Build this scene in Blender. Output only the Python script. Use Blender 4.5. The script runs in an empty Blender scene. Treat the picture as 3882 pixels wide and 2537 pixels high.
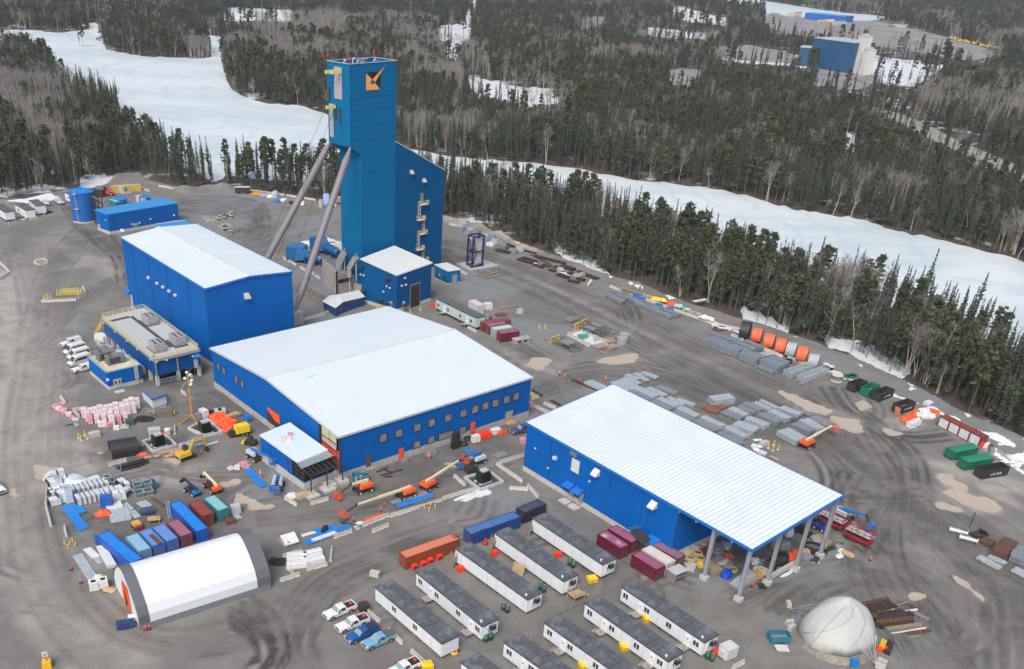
import bpy,math,random
import numpy as np
import mathutils as MU
V3=getattr(MU,'Vector');Matrix=MU.Matrix
EN=enumerate
from math import cos,sin,pi as PI
RU=random.uniform
def ZV(z):return V3((0,0,z))
random.seed(7);RNG=np.random.default_rng(11)
scene=bpy.context.scene
C=bpy.data.collections.new('place');scene.collection.children.link(C)
# ---------------- camera (solved from the photograph), sky, sun, exposure ----------------
F,CX,CY,PI_,RO,H=3577.8,1635.6,2001.7,.5694,.0395,100.0
fw=V3((0,cos(PI_),-sin(PI_)));up0=V3((0,sin(PI_),cos(PI_)));rt0=V3((1,0,0))
RT=rt0*cos(RO)+up0*sin(RO);UP=-rt0*sin(RO)+up0*cos(RO)
cd=bpy.data.cameras.new('camera');cam=bpy.data.objects.new('camera',cd);C.objects.link(cam)
M=Matrix.Identity(4)
for i in range(3):M[i][0]=RT[i];M[i][1]=UP[i];M[i][2]=-fw[i]
M[2][3]=H;cam.matrix_world=M
cd.sensor_width=36;cd.sensor_fit='HORIZONTAL';cd.lens=F/3882*36
cd.shift_x=(1941-CX)/3882;cd.shift_y=(CY-1268.5)/3882;cd.clip_start=1;cd.clip_end=9000
scene.camera=cam
w=bpy.data.worlds.new('World');scene.world=w;w.use_nodes=True
nt=w.node_tree;bg=nt.nodes['Background'];sky=nt.nodes.new('ShaderNodeTexSky');sky.sky_type='NISHITA'
SEL,SAZ=math.radians(50),math.radians(200)
sky.sun_disc=False;sky.sun_elevation=SEL;sky.sun_rotation=SAZ;sky.air_density=1.0;sky.dust_density=5;sky.ozone_density=1
nt.links.new(sky.outputs[0],bg.inputs[0]);bg.inputs[1].default_value=.15
sd=bpy.data.lights.new('sun','SUN');sd.energy=1.5;sd.angle=math.radians(28);sd.color=(1,.95,.88)
sun=bpy.data.objects.new('sun',sd);C.objects.link(sun)
sdir=V3((sin(SAZ)*cos(SEL),cos(SAZ)*cos(SEL),sin(SEL)))
sun.rotation_euler=sdir.to_track_quat('Z','Y').to_euler();sun.location=(0,0,300)
vs=scene.view_settings;vs.view_transform='Standard';vs.look='None';vs.gamma=1;vs.exposure=.3
# ---------------- pixel -> place ----------------
K1=1000/2221;CR={'f':(0,0,1.6318)}
for k,(a,b)in dict(a0=(0,600),a1=(1000,600),a2=(2000,600),a3=(2900,900),b0=(0,1200),b1=(1000,1200),b2=(2000,1200),b3=(2900,1500),d0=(0,1837),d1=(1000,1837),d2=(2000,1837),d3=(2900,1837),t0=(0,0),t1=(1000,0),t2=(2000,0)).items():CR[k]=(a,b,K1)
CR['t3']=(2882,0,1000/1728)
def nat(c,x,y):a=CR[c];return a[0]+x*a[2],a[1]+y*a[2]
def ray(c,x,y):
 u,v=nat(c,x,y);return fw+RT*((u-CX)/F)-UP*((v-CY)/F)
def P(c,x,y,z=0.):
 d=ray(c,x,y);t=(z-H)/d.z;return V3((d.x*t,d.y*t,z))
def wp(c,x,y,A,B):
 d=ray(c,x,y);n=V3((-(B.y-A.y),B.x-A.x,0));t=(V3((A.x,A.y,0))-ZV(H)).dot(n)/d.dot(n);return ZV(H)+d*t
def projn(X,Y,Z):
 X=np.asarray(X);Y=np.asarray(Y);Z=np.asarray(Z)-H
 d=X*fw.x+Y*fw.y+Z*fw.z;d=np.where(d<1,1,d)
 u=CX+F*(X*RT.x+Y*RT.y+Z*RT.z)/d;v=CY-F*(X*UP.x+Y*UP.y+Z*UP.z)/d
 return u/1.6318,v/1.6318,d
def yw2(a,b):return math.atan2(b.y-a.y,b.x-a.x)
def pip(x,y,poly):
 r=np.zeros(x.shape,bool);n=len(poly)
 for i in range(n):
  x0,y0=poly[i];x1,y1=poly[(i+1)%n]
  if y0==y1:continue
  c=((y0>y)!=(y1>y))&(x<(x1-x0)*(y-y0)/(y1-y0)+x0);r^=c
 return r
# ---------------- mesh and object helpers ----------------
class MB:
 def __init__(s):s.v=[];s.f=[];s.m=[];s.mi=0
 def poly(s,pts):
  n=len(s.v);s.v+=[tuple(p)for p in pts];s.f.append(tuple(range(n,n+len(pts))));s.m.append(s.mi);return s
 def hexa(s,b,t):
  n=len(s.v);s.v+=[tuple(p)for p in b]+[tuple(p)for p in t]
  for q in((3,2,1,0),(4,5,6,7),(0,1,5,4),(1,2,6,5),(2,3,7,6),(3,0,4,7)):s.f.append(tuple(n+i for i in q));s.m.append(s.mi)
  return s
 def box(s,x0,x1,y0,y1,z0,z1,taper=0):
  t=taper
  return s.hexa([(x0,y0,z0),(x1,y0,z0),(x1,y1,z0),(x0,y1,z0)],[(x0+t,y0+t,z1),(x1-t,y0+t,z1),(x1-t,y1-t,z1),(x0+t,y1-t,z1)])
 def cbox(s,c,sz,yaw=0,pitch=0,roll=0):
  R=Matrix.Rotation(yaw,3,'Z')@Matrix.Rotation(pitch,3,'Y')@Matrix.Rotation(roll,3,'X');c=V3(c);x,y,z=[k/2 for k in sz]
  f=lambda a,b,d:c+R@V3((a,b,d))
  return s.hexa([f(-x,-y,-z),f(x,-y,-z),f(x,y,-z),f(-x,y,-z)],[f(-x,-y,z),f(x,-y,z),f(x,y,z),f(-x,y,z)])
 def bar(s,a,b,w,h=None,up=(0,0,1)):
  a=V3(a);b=V3(b);h=h or w;d=(b-a).normalized();u=V3(up)
  if abs(d.dot(u))>.98:u=V3((1,0,0))
  r=d.cross(u).normalized()*w/2;u=r.cross(d).normalized()*h/2
  return s.hexa([a-r-u,a+r-u,b+r-u,b-r-u],[a-r+u,a+r+u,b+r+u,b-r+u])
 def tube(s,a,b,r0,r1=None,n=10,cap=True):
  a=V3(a);b=V3(b);r1=r0 if r1 is None else r1;d=(b-a).normalized();u=ZV(1)if abs(d.z)<.9 else V3((1,0,0))
  x=d.cross(u).normalized();y=d.cross(x);k=len(s.v)
  for p,r in((a,r0),(b,r1)):
   for i in range(n):
    t=2*PI*i/n;s.v.append(tuple(p+x*(r*cos(t))+y*(r*sin(t))))
  for i in range(n):j=(i+1)%n;s.f.append((k+i,k+n+i,k+n+j,k+j));s.m.append(s.mi)
  if cap:s.f.append(tuple(k+i for i in range(n)));s.f.append(tuple(k+n+i for i in reversed(range(n))));s.m+=[s.mi]*2
  return s
 def path(s,pts,r,n=8):
  for a,b in zip(pts,pts[1:]):s.tube(a,b,r,r,n)
  return s
 def prof(s,pts,axis='x',a=0,b=1):
  f={'x':lambda p,t:(t,p[0],p[1]),'y':lambda p,t:(p[0],t,p[1]),'z':lambda p,t:(p[0],p[1],t)}[axis]
  n=len(pts);k=len(s.v);s.v+=[f(p,a)for p in pts]+[f(p,b)for p in pts]
  for i in range(n):j=(i+1)%n;s.f.append((k+i,k+j,k+n+j,k+n+i));s.m.append(s.mi)
  s.f.append(tuple(k+i for i in reversed(range(n))));s.f.append(tuple(k+n+i for i in range(n)));s.m+=[s.mi]*2
  return s
 def blob(s,c,r,n=10,m=6,j=.15,flat=0,seed=None):
  rg=random.Random(seed if seed is not None else int(c[0]*131+c[1]*17));k=len(s.v)
  for a in range(m+1):
   ph=PI*a/m
   for b in range(n):
    th=2*PI*b/n;q=1+rg.uniform(-j,j)
    x,y,z=sin(ph)*cos(th)*q,sin(ph)*sin(th)*q,cos(ph)*q
    s.v.append((c[0]+x*r[0],c[1]+y*r[1],max(c[2]+z*r[2],flat)))
  for a in range(m):
   for b in range(n):
    b2=(b+1)%n;s.f.append((k+a*n+b,k+(a+1)*n+b,k+(a+1)*n+b2,k+a*n+b2));s.m.append(s.mi)
  return s
 def merge(s,o,M4):
  k=len(s.v);s.v+=[tuple(M4@V3(p))for p in o.v];s.f+=[tuple(k+i for i in f)for f in o.f];s.m+=o.m;return s
 def mesh(s,name,mats,inv=None):
  me=bpy.data.meshes.new(name);v=s.v
  if inv is not None:v=[tuple(inv@V3(p))for p in v]
  me.from_pydata(v,[],s.f)
  for m in(mats if isinstance(mats,(list,tuple))else[mats]):me.materials.append(m)
  if any(s.m):me.polygons.foreach_set('material_index',s.m)
  import bmesh
  if len(s.f)<6000:
   bm=bmesh.new();bm.from_mesh(me);bmesh.ops.recalc_face_normals(bm,faces=bm.faces);bm.to_mesh(me);bm.free()
  me.update();return me
def tag(o,label=None,cat=None,group=None,kind=None):
 if label:o['label']=label
 if cat:o['category']=cat
 if group:o['group']=group
 if kind:o['kind']=kind
 return o
def TH(name,label,cat,loc=(0,0,0),yaw=0,group=None):
 o=bpy.data.objects.new(name,None);C.objects.link(o);o.location=loc;o.rotation_euler=(0,0,yaw);o.empty_display_size=.5
 return tag(o,label,cat,group)
def pt(par,name,mb,mats,world=False,smooth=False,label=None,bevel=0):
 inv=None
 if world and par is not None:
  q=par;Mx=Matrix.Identity(4)
  while q is not None:Mx=(Matrix.Translation(q.location)@Matrix.Rotation(q.rotation_euler.z,4,'Z'))@Mx;q=q.parent
  inv=Mx.inverted()
 me=mb.mesh(name,mats,inv);o=bpy.data.objects.new(name,me);C.objects.link(o);o.parent=par
 if smooth:
  me.polygons.foreach_set('use_smooth',[True]*len(me.polygons))
 if bevel:
  b=o.modifiers.new('b','BEVEL');b.width=bevel;b.segments=2;b.limit_method='ANGLE'
 if label:o['label']=label
 return o
def SO(name,mb,mats,label,cat,loc=(0,0,0),yaw=0,group=None,smooth=False):
 o=pt(None,name,mb,mats,smooth=smooth);o.location=loc;o.rotation_euler=(0,0,yaw);return tag(o,label,cat,group)
KIDS={}
def kids(o):return[c for c in C.objects if c.parent==o]
def dup(root,loc,yaw,label=None,scale=None,swap=None,drop=()):
 def cp(o,par):
  c=o.copy();C.objects.link(c);c.parent=par
  if swap and o.type=='MESH':
   k=None
   for a,b in swap.items():
    if any(m and m.name==a for m in o.data.materials):
     if k is None:k=o.data.copy();c.data=k
     for i,m in enumerate(k.materials):
      if m.name==a:k.materials[i]=b
  for ch in list(KIDS.get(o.name)or o.children):
   if ch.name.split('.')[0]not in drop:cp(ch,c)
  return c
 r=cp(root,None);r.location=loc;r.rotation_euler=(0,0,yaw)
 if label:r['label']=label
 if scale:r.scale=(scale,)*3 if not isinstance(scale,tuple)else scale
 return r
# ---------------- materials ----------------
MATS={}
def mat(name,rgb,rough=.6,metal=0,var=.12,sc=1.5,dirt=0,dirtc=(.16,.14,.12),rib=0,ribax='xy',ribd=.25,ribc=0,bump=0,bsc=8,alpha=1,spec=.5,emit=0,coat=0,dsc=.35):
 if name in MATS:return MATS[name]
 m=bpy.data.materials.new(name);m.use_nodes=True;N=m.node_tree.nodes;L=m.node_tree.links;b=N['Principled BSDF']
 b.inputs['Roughness'].default_value=rough;b.inputs['Metallic'].default_value=metal;b.inputs['Specular IOR Level'].default_value=spec
 if coat:b.inputs['Coat Weight'].default_value=coat;b.inputs['Coat Roughness'].default_value=.15
 tc=N.new('ShaderNodeTexCoord');n=N.new('ShaderNodeTexNoise');n.inputs['Scale'].default_value=sc;n.inputs['Detail'].default_value=6;n.inputs['Roughness'].default_value=.65
 L.new(tc.outputs['Object'],n.inputs['Vector'])
 mr=N.new('ShaderNodeMapRange');mr.inputs[1].default_value=.3;mr.inputs[2].default_value=.7;mr.inputs[3].default_value=1-var;mr.inputs[4].default_value=1+var
 L.new(n.outputs['Fac'],mr.inputs[0])
 vm=N.new('ShaderNodeVectorMath');vm.operation='SCALE';vm.inputs[0].default_value=rgb;L.new(mr.outputs[0],vm.inputs['Scale']);col=vm.outputs[0]
 if dirt:
  n2=N.new('ShaderNodeTexNoise');n2 .inputs['Scale'].default_value=dsc;n2 .inputs['Detail'].default_value=9;n2 .inputs['Roughness'].default_value=.7;L.new(tc.outputs['Object'],n2 .inputs['Vector'])
  r2=N.new('ShaderNodeMapRange');r2 .inputs[1].default_value=.5;r2 .inputs[2].default_value=.75;r2 .inputs[4].default_value=dirt;L.new(n2 .outputs['Fac'],r2 .inputs[0])
  mx=N.new('ShaderNodeMix');mx.data_type='RGBA';L.new(r2 .outputs[0],mx.inputs[0]);L.new(col,mx.inputs[6]);mx.inputs[7].default_value=(*dirtc,1);col=mx.outputs[2]
 hgt=None
 if rib:
  sp=N.new('ShaderNodeSeparateXYZ');L.new(tc.outputs['Object'],sp.inputs[0])
  if ribax=='xy':
   ad=N.new('ShaderNodeMath');L.new(sp.outputs[0],ad.inputs[0]);L.new(sp.outputs[1],ad.inputs[1]);cc=ad.outputs[0]
  else:cc=sp.outputs['xyz'.index(ribax)]
  fr=N.new('ShaderNodeMath');fr.operation='PINGPONG';fr.inputs[1].default_value=rib/2;L.new(cc,fr.inputs[0])
  r3=N.new('ShaderNodeMapRange');r3 .interpolation_type='SMOOTHSTEP';r3 .inputs[1].default_value=rib*.02 if ribc else rib*.12;r3 .inputs[2].default_value=rib*.1 if ribc else rib*.32;L.new(fr.outputs[0],r3 .inputs[0]);hgt=r3 .outputs[0]
  if ribc:
   m3=N.new('ShaderNodeMapRange');m3 .inputs[3].default_value=1-ribc;m3 .inputs[4].default_value=1;L.new(hgt,m3 .inputs[0])
   v3=N.new('ShaderNodeVectorMath');v3 .operation='SCALE';L.new(col,v3 .inputs[0]);L.new(m3 .outputs[0],v3 .inputs['Scale']);col=v3 .outputs[0]
 L.new(col,b.inputs['Base Color'])
 if hgt is not None:
  bu=N.new('ShaderNodeBump');bu.inputs['Distance'].default_value=ribd*.2;bu.inputs['Strength'].default_value=.6;L.new(hgt,bu.inputs['Height']);L.new(bu.outputs[0],b.inputs['Normal'])
 elif bump:
  n4=N.new('ShaderNodeTexNoise');n4 .inputs['Scale'].default_value=bsc;n4 .inputs['Detail'].default_value=5;L.new(tc.outputs['Object'],n4 .inputs['Vector'])
  bu=N.new('ShaderNodeBump');bu.inputs['Distance'].default_value=bump;L.new(n4 .outputs['Fac'],bu.inputs['Height']);L.new(bu.outputs[0],b.inputs['Normal'])
 if alpha<1:b.inputs['Alpha'].default_value=alpha
 if emit:b.inputs['Emission Color'].default_value=(*rgb,1);b.inputs['Emission Strength'].default_value=emit
 MATS[name]=m;return m
wblue=mat('blue_cladding',(.001,.108,.42),.55,spec=.15,rib=.6,ribd=.3,ribc=.2,var=.09,sc=.25,dirt=.12,dirtc=(.02,.12,.3),dsc=.15)
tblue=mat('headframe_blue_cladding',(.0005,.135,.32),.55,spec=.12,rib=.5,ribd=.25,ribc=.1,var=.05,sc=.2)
broof=mat('blue_roof_metal',(.02,.24,.60),.35,rib=1.2,ribax='x',ribc=.3,var=.06)
trimb=mat('blue_trim',(.012,.15,.52),.4,var=.05)
whroofx=mat('white_roof_metal',(.60,.685,.715),.45,rib=.45,ribax='x',ribc=.05,var=.03,sc=.1,spec=.25)
whroofy=mat('white_roof_metal_cross',(.60,.685,.715),.45,rib=.45,ribax='y',ribc=.05,var=.03,sc=.1,spec=.25)
seamroof=mat('standing_seam_roof',(.61,.69,.72),.45,rib=1.0,ribax='x',ribc=.34,var=.06,sc=.12,spec=.25)
conc=mat('concrete',(.38,.37,.35),.85,var=.18,sc=1,dirt=.4,dirtc=(.2,.185,.17),bump=.02)
concl=mat('pale_concrete',(.46,.455,.44),.85,var=.12,sc=1,dirt=.3,dirtc=(.2,.185,.17))
white=mat('white_paint',(.6,.62,.63),.5,var=.06,dirt=.15)
offw=mat('white_wrap',(.6,.62,.63),.6,var=.15,sc=2.5,bump=.05,bsc=3)
dark=mat('dark_metal',(.035,.035,.038),.5,var=.3)
black=mat('black_rubber',(.018,.018,.018),.75,var=.3)
grey=mat('grey_metal',(.27,.27,.29),.5,metal=.3,var=.15)
lgrey=mat('light_grey_paint',(.42,.44,.44),.5,var=.08,dirt=.15)
galv=mat('galvanised_steel',(.26,.29,.32),.5,metal=.3,var=.3,sc=3,dirt=.25,dirtc=(.16,.18,.2),dsc=1.2)
galvd=mat('galvanised_steel_edge',(.2,.24,.28),.5,metal=.35,var=.4,sc=4)
bright=mat('bright_sheet_metal',(.72,.78,.81),.35,metal=.3,var=.12,sc=.8)
yel=mat('yellow_paint',(.72,.5,.03),.5,var=.1,dirt=.2)
pyel=mat('pale_yellow_railing',(.62,.56,.25),.55,var=.1)
orange=mat('orange_paint',(.7,.10,.02),.45,var=.1,dirt=.2)
tarpo=mat('orange_tarp',(.82,.10,.025),.6,var=.15,bump=.08,bsc=2.5)
cream=mat('cream_boom',(.68,.60,.40),.5,var=.06,dirt=.15)
eblue=mat('equipment_blue',(.02,.16,.5),.45,var=.1,dirt=.15)
red=mat('red_paint',(.28,.015,.03),.45,var=.12,dirt=.15)
redc=mat('safety_red',(.75,.05,.02),.5,var=.1)
wood=mat('timber',(.42,.3,.18),.8,var=.25,sc=3)
woodd=mat('weathered_timber',(.26,.21,.16),.85,var=.35,sc=3)
rust=mat('rusty_steel',(.11,.055,.035),.8,var=.5,sc=2)
rustd=mat('dark_rusty_steel',(.045,.032,.028),.75,var=.5,sc=2)
glass=mat('window_glass',(.04,.045,.05),.08,spec=.9,var=.3,sc=.6)
glassg=mat('grey_window_film',(.23,.23,.24),.25,var=.35,sc=1.2)
# ---------------- setting: forest floor, lakes, yard ----------------
FZ,LZ=-1.6,-1.5
LAKE=[(-60,68),(0,70),(95,71),(110,75),(150,76),(195,70),(212,66),(222,92),(245,97),(246,115),(280,122),(330,131),(400,134),(475,136),(492,131),(487,118),(468,103),(440,92),(420,84),(462,80),(560,89),(580,95),(560,110),(527,118),(513,138),(520,165),(528,190),(540,210),(580,230),(612,239),(700,246),(752,262),(850,310),(925,340),(949,346),(1054,364),(1165,375),(1225,377),(1364,395),(1474,419),(1584,430),(1681,441),(1766,464),(1838,486),(1908,496),(2014,512),(2067,532),(2156,550),(2246,572),(2379,609),(2600,690),(2600,975),(2379,868),(2200,790),(2000,712),(1850,668),(1700,630),(1500,555),(1350,508),(1200,465),(1050,436),(925,415),(850,422),(760,432),(640,418),(560,412),(528,408),(510,418),(492,424),(470,408),(430,392),(380,368),(330,340),(290,318),(262,306),(240,298),(279,292),(284,278),(270,250),(240,235),(190,222),(150,206),(118,193),(140,184),(128,165),(95,140),(60,125),(0,118),(-60,112)]
LAKE2=[(1560,-30),(1570,0),(1640,6),(1700,24),(1766,29),(1866,42),(1961,45),(2014,50),(2055,44),(2056,37),(1961,31),(1850,14),(1760,0),(1700,-20)]
SNOWP=[[(1080,175),(1130,185),(1200,200),(1290,206),(1300,240),(1230,248),(1160,235),(1095,215)],[(1013,60),(1060,55),(1096,62),(1090,95),(1020,92)],[(1025,108),(1060,108),(1060,128),(1025,128)],[(520,24),(680,22),(680,52),(520,48)],[(205,55),(235,55),(240,85),(215,92)],[(1035,130),(1100,0),(1110,0),(1060,140)],[(1500,64),(1640,76),(1640,92),(1500,84)],[(1560,14),(1690,40),(1690,62),(1560,44)],[(1960,118),(2120,140),(2200,150),(2120,205),(2010,185),(1980,160)],[(1668,112),(1860,130),(1880,160),(1760,150),(1667,140)],[(1950,310),(1985,312),(1985,352),(1955,352)],[(1720,722),(1770,730),(1835,755),(1830,785),(1790,770),(1730,748)],[(1280,560),(1330,560),(1420,640),(1340,640)],[(1900,780),(2010,800),(2120,860),(2100,880),(1950,815)],[(185,412),(235,405),(265,430),(250,475),(190,470)]]
GRAV=[[(1770,28),(1870,40),(1960,46),(2050,50),(2160,76),(2330,120),(2260,148),(2120,118),(1960,100),(1770,68)],[(1335,50),(1385,38),(1410,42),(1375,68),(1340,70)],[(1660,104),(1790,112),(1850,128),(1880,150),(1700,140),(1667,130)],[(1545,160),(1632,160),(1632,178),(1600,205),(1550,195)],[(1900,150),(2030,158),(2020,215),(1880,200)]]
ROAD=[(2010,250),(2075,268),(2130,292),(2185,322),(2250,350),(2320,382),(2400,420),(2480,455)]
YARD=[(-250,480),(-100,468),(0,462),(60,462),(125,446),(160,440),(190,443),(240,430),(262,405),(330,400),(352,420),(430,437),(490,431),(560,436),(640,452),(700,462),(790,474),(900,488),(1035,500),(1100,520),(1200,560),(1300,595),(1400,634),(1487,657),(1600,702),(1756,750),(1851,782),(1925,807),(2010,842),(2094,880),(2229,958),(2379,1022),(2700,1170),(2900,1700),(1200,2300),(-700,1700)]
def wpoly(pts,z,c='f'):return[P(c,x,y,z)for x,y in pts]
def sm(p,k=3,amp=.0):
 for _ in range(k):
  q=[]
  for i in range(len(p)):
   a=p[i];b=p[(i+1)%len(p)];q+=[a*.75+b*.25,a*.25+b*.75]
  p=q
 return p
def sheet(name,pts,z,m,par=None,k=2,rag=0):
 p=sm(wpoly(pts,z),k)
 if rag:p=[V3((a.x+random.gauss(0,rag),a.y+random.gauss(0,rag),z))for a in p]
 me=bpy.data.meshes.new(name);from mathutils.geometry import tessellate_polygon
 tr=tessellate_polygon([p]);me.from_pydata([tuple(a)for a in p],[],[tuple(t)for t in tr]);me.materials.append(m)
 o=bpy.data.objects.new(name,me);C.objects.link(o)
 if me.polygons[0].normal.z<0:me.flip_normals()
 return tag(o,kind='structure')
def nodemat(name):
 m=bpy.data.materials.new(name);m.use_nodes=True;return m,m.node_tree.nodes,m.node_tree.links,m.node_tree.nodes['Principled BSDF']
def noise(N,L,vec,sc,det=8,ro=.6,dist=0):
 n=N.new('ShaderNodeTexNoise');n.inputs['Scale'].default_value=sc;n.inputs['Detail'].default_value=det;n.inputs['Roughness'].default_value=ro;n.inputs['Distortion'].default_value=dist;L.new(vec,n.inputs['Vector']);return n.outputs['Fac']
def rng(N,L,v,a,b,c=0,d=1,smooth=True):
 r=N.new('ShaderNodeMapRange');r.interpolation_type='SMOOTHSTEP' if smooth else 'LINEAR'
 for i,k in EN((a,b,c,d)):r.inputs[i+1].default_value=k
 L.new(v,r.inputs[0]);return r.outputs[0]
def mixc(N,L,f,a,b):
 x=N.new('ShaderNodeMix');x.data_type='RGBA'
 if isinstance(f,(int,float)):x.inputs[0].default_value=f
 else:L.new(f,x.inputs[0])
 for i,k in((6,a),(7,b)):
  if isinstance(k,tuple):x.inputs[i].default_value=(*k,1)
  else:L.new(k,x.inputs[i])
 return x.outputs[2]
def math2(N,L,op,a,b):
 x=N.new('ShaderNodeMath');x.operation=op
 for i,k in((0,a),(1,b)):
  if isinstance(k,(int,float)):x.inputs[i].default_value=k
  else:L.new(k,x.inputs[i])
 return x.outputs[0]
m,N,L,b=nodemat('forest_floor');tc=N.new('ShaderNodeTexCoord').outputs['Object']
c=mixc(N,L,noise(N,L,tc,.25),(.045,.035,.028),(.085,.07,.055));c=mixc(N,L,rng(N,L,noise(N,L,tc,.035,9,.62),.56,.62,0,.85),c,(.62,.66,.7));L.new(c,b.inputs['Base Color']);b.inputs['Roughness'].default_value=.95
ffm=m
me=bpy.data.meshes.new('forest_floor');S=6000;me.from_pydata([(-S,-500,FZ),(S,-500,FZ),(S,7500,FZ),(-S,7500,FZ)],[],[(0,1,2,3)]);me.materials.append(ffm)
o=bpy.data.objects.new('ground',me);C.objects.link(o);tag(o,kind='structure')
m,N,L,b=nodemat('lake_ice');tcn=N.new('ShaderNodeTexCoord').outputs['Object'];mp=N.new('ShaderNodeMapping');mp.inputs['Scale'].default_value=(.6,1.6,1);mp.inputs['Rotation'].default_value=(0,0,.3);L.new(tcn,mp.inputs[0]);tc=mp.outputs[0]
c=mixc(N,L,rng(N,L,noise(N,L,tc,.012,10,.6,.6),.38,.62),(.47,.565,.59),(.60,.665,.69));c=mixc(N,L,rng(N,L,noise(N,L,tc,.11,8,.65,.8),.42,.66,0,.55),c,(.66,.70,.73))
wv=N.new('ShaderNodeTexWave');wv.inputs['Scale'].default_value=.012;wv.inputs['Distortion'].default_value=25;wv.inputs['Detail'].default_value=4;wv.inputs['Detail Scale'].default_value=.6;L.new(tcn,wv.inputs[0])
c=mixc(N,L,rng(N,L,wv.outputs['Fac'],.9,1,0,.45),c,(.42,.54,.58));c=mixc(N,L,rng(N,L,noise(N,L,tcn,.03,6,.6,1.5),.66,.74,0,.5),c,(.40,.5,.53))
L.new(c,b.inputs['Base Color']);b.inputs['Roughness'].default_value=.45;b.inputs['Specular IOR Level'].default_value=.35
icem=m
def ragged(pts,n=5,a=2.2):
 out=[]
 for i in range(len(pts)):
  p,q=pts[i],pts[(i+1)%len(pts)]
  for k in range(n):t=k/n;out.append((p[0]*(1-t)+q[0]*t,p[1]*(1-t)+q[1]*t+(random.gauss(0,a*max(.1,(p[1]+150)/700))if k else 0)))
 return out
snowm,N,L,b=nodemat('old_snow');tc=N.new('ShaderNodeTexCoord').outputs['Object']
c=mixc(N,L,rng(N,L,noise(N,L,tc,.4,7,.6),.52,.7,0,.55),(.60,.64,.68),(.34,.32,.30));L.new(c,b.inputs['Base Color']);b.inputs['Roughness'].default_value=.7
gravm=mat('far_gravel',(.22,.215,.21),.9,var=.35,sc=.05,dirt=.5,dirtc=(.4,.4,.4),dsc=.02)
sheet('lake',ragged(LAKE),LZ,icem,k=1);sheet('far_lake',LAKE2,LZ,icem)
bankm=mat('shore_bank',(.06,.045,.04),.95,var=.5,sc=.4)
for i,p in EN(SNOWP):sheet('snow_patch',ragged(p,6,7),FZ+.02+.004*i,snowm,k=2)
for i,p in EN(GRAV):sheet('gravel_clearing',p,FZ+.09+.004*i,gravm,k=2,rag=.6)
rw=[];rp=[P('f',x,y,FZ)for x,y in ROAD]
def strip(name,pts,wd,z,m):
 mb=MB();L_=[];R_=[]
 for i,p in EN(pts):
  d=(pts[min(i+1,len(pts)-1)]-pts[max(i-1,0)]);d.z=0;d.normalize();n=V3((-d.y,d.x,0))*wd/2;L_.append(p+n);R_.append(p-n)
 for i in range(len(pts)-1):mb.poly([(L_[i].x,L_[i].y,z),(R_[i].x,R_[i].y,z),(R_[i+1].x,R_[i+1].y,z),(L_[i+1].x,L_[i+1].y,z)])
 o=pt(None,name,mb,m);return tag(o,kind='structure')
strip('road',rp,17,FZ+.14,mat('road_gravel',(.27,.26,.24),.9,var=.15,sc=.1))
def dens(poly,st=3.):
 out=[]
 for a,b in zip(poly,poly[1:]):
  n=max(1,int((b-a).length/st));out+=[a.lerp(b,t/n)for t in range(n)]
 return out+[poly[-1]]
def spline(pts,z=0,c='f'):
 w=[P(c,x,y,z)for x,y in pts]
 for _ in range(3):
  q=[w[0]]
  for a,b in zip(w,w[1:]):q+=[a*.75+b*.25,a*.25+b*.75]
  w=q+[w[-1]]
 return w
yx0,yx1,yy0,yy1,st=-270.,260.,100.,520.,.5
nx=int((yx1-yx0)/st)+1;ny=int((yy1-yy0)/st)+1
gx=np.linspace(yx0,yx1,nx);gy=np.linspace(yy0,yy1,ny);GX,GY=np.meshgrid(gx,gy)
pu,pv,_=projn(GX,GY,0*GX)
ins=pip(pu,pv,YARD)
def vnoise(X,Y,s,seed,octv=4):
 r=np.random.default_rng(seed);out=np.zeros_like(X);amp=1;tot=0
 for o_ in range(octv):
  G=r.random((256,256));x=X/s*(2**o_);y=Y/s*(2**o_);xi=np.floor(x).astype(int);yi=np.floor(y).astype(int);fx=x-xi;fy=y-yi;fx=fx*fx*(3-2*fx);fy=fy*fy*(3-2*fy)
  a=G[yi%256,xi%256];b_=G[yi%256,(xi+1)%256];c_=G[(yi+1)%256,xi%256];d_=G[(yi+1)%256,(xi+1)%256]
  out+=amp*((a*(1-fx)+b_*fx)*(1-fy)+(c_*(1-fx)+d_*fx)*fy);tot+=amp;amp*=.55
 return out/tot
def sg(pts,rad):
 """distance to a polyline on the yard grid, only evaluated close to it"""
 D=np.full(GX.shape,1e3)
 for a,b in zip(pts,pts[1:]):
  i0=max(0,int((min(a.x,b.x)-rad-yx0)/st));i1=min(nx,int((max(a.x,b.x)+rad-yx0)/st)+2);j0=max(0,int((min(a.y,b.y)-rad-yy0)/st));j1=min(ny,int((max(a.y,b.y)+rad-yy0)/st)+2)
  if i1<=i0 or j1<=j0:continue
  X=GX[j0:j1,i0:i1]-a.x;Y=GY[j0:j1,i0:i1]-a.y;dx,dy=b.x-a.x,b.y-a.y;l2=dx*dx+dy*dy+1e-9;t=np.clip((X*dx+Y*dy)/l2,0,1);d=np.hypot(X-t*dx,Y-t*dy);D[j0:j1,i0:i1]=np.minimum(D[j0:j1,i0:i1],d)
 return D
TR=np.zeros(GX.shape);LT=np.zeros(GX.shape);PU=np.zeros(GX.shape);GR=np.zeros(GX.shape);SN=np.zeros(GX.shape);BR=np.zeros(GX.shape);HT=np.zeros(GX.shape)
nz1=vnoise(GX,GY,5,1);nz2=vnoise(GX,GY,1.8,2,3);nz3=vnoise(GX,GY,22,3)
def offs(pts,o):
 r=[]
 for i,p in EN(pts):
  d=(pts[min(i+1,len(pts)-1)]-pts[max(i-1,0)]);d.z=0
  if d.length>0:d.normalize()
  r.append(p+V3((-d.y,d.x,0))*o)
 return r
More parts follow.
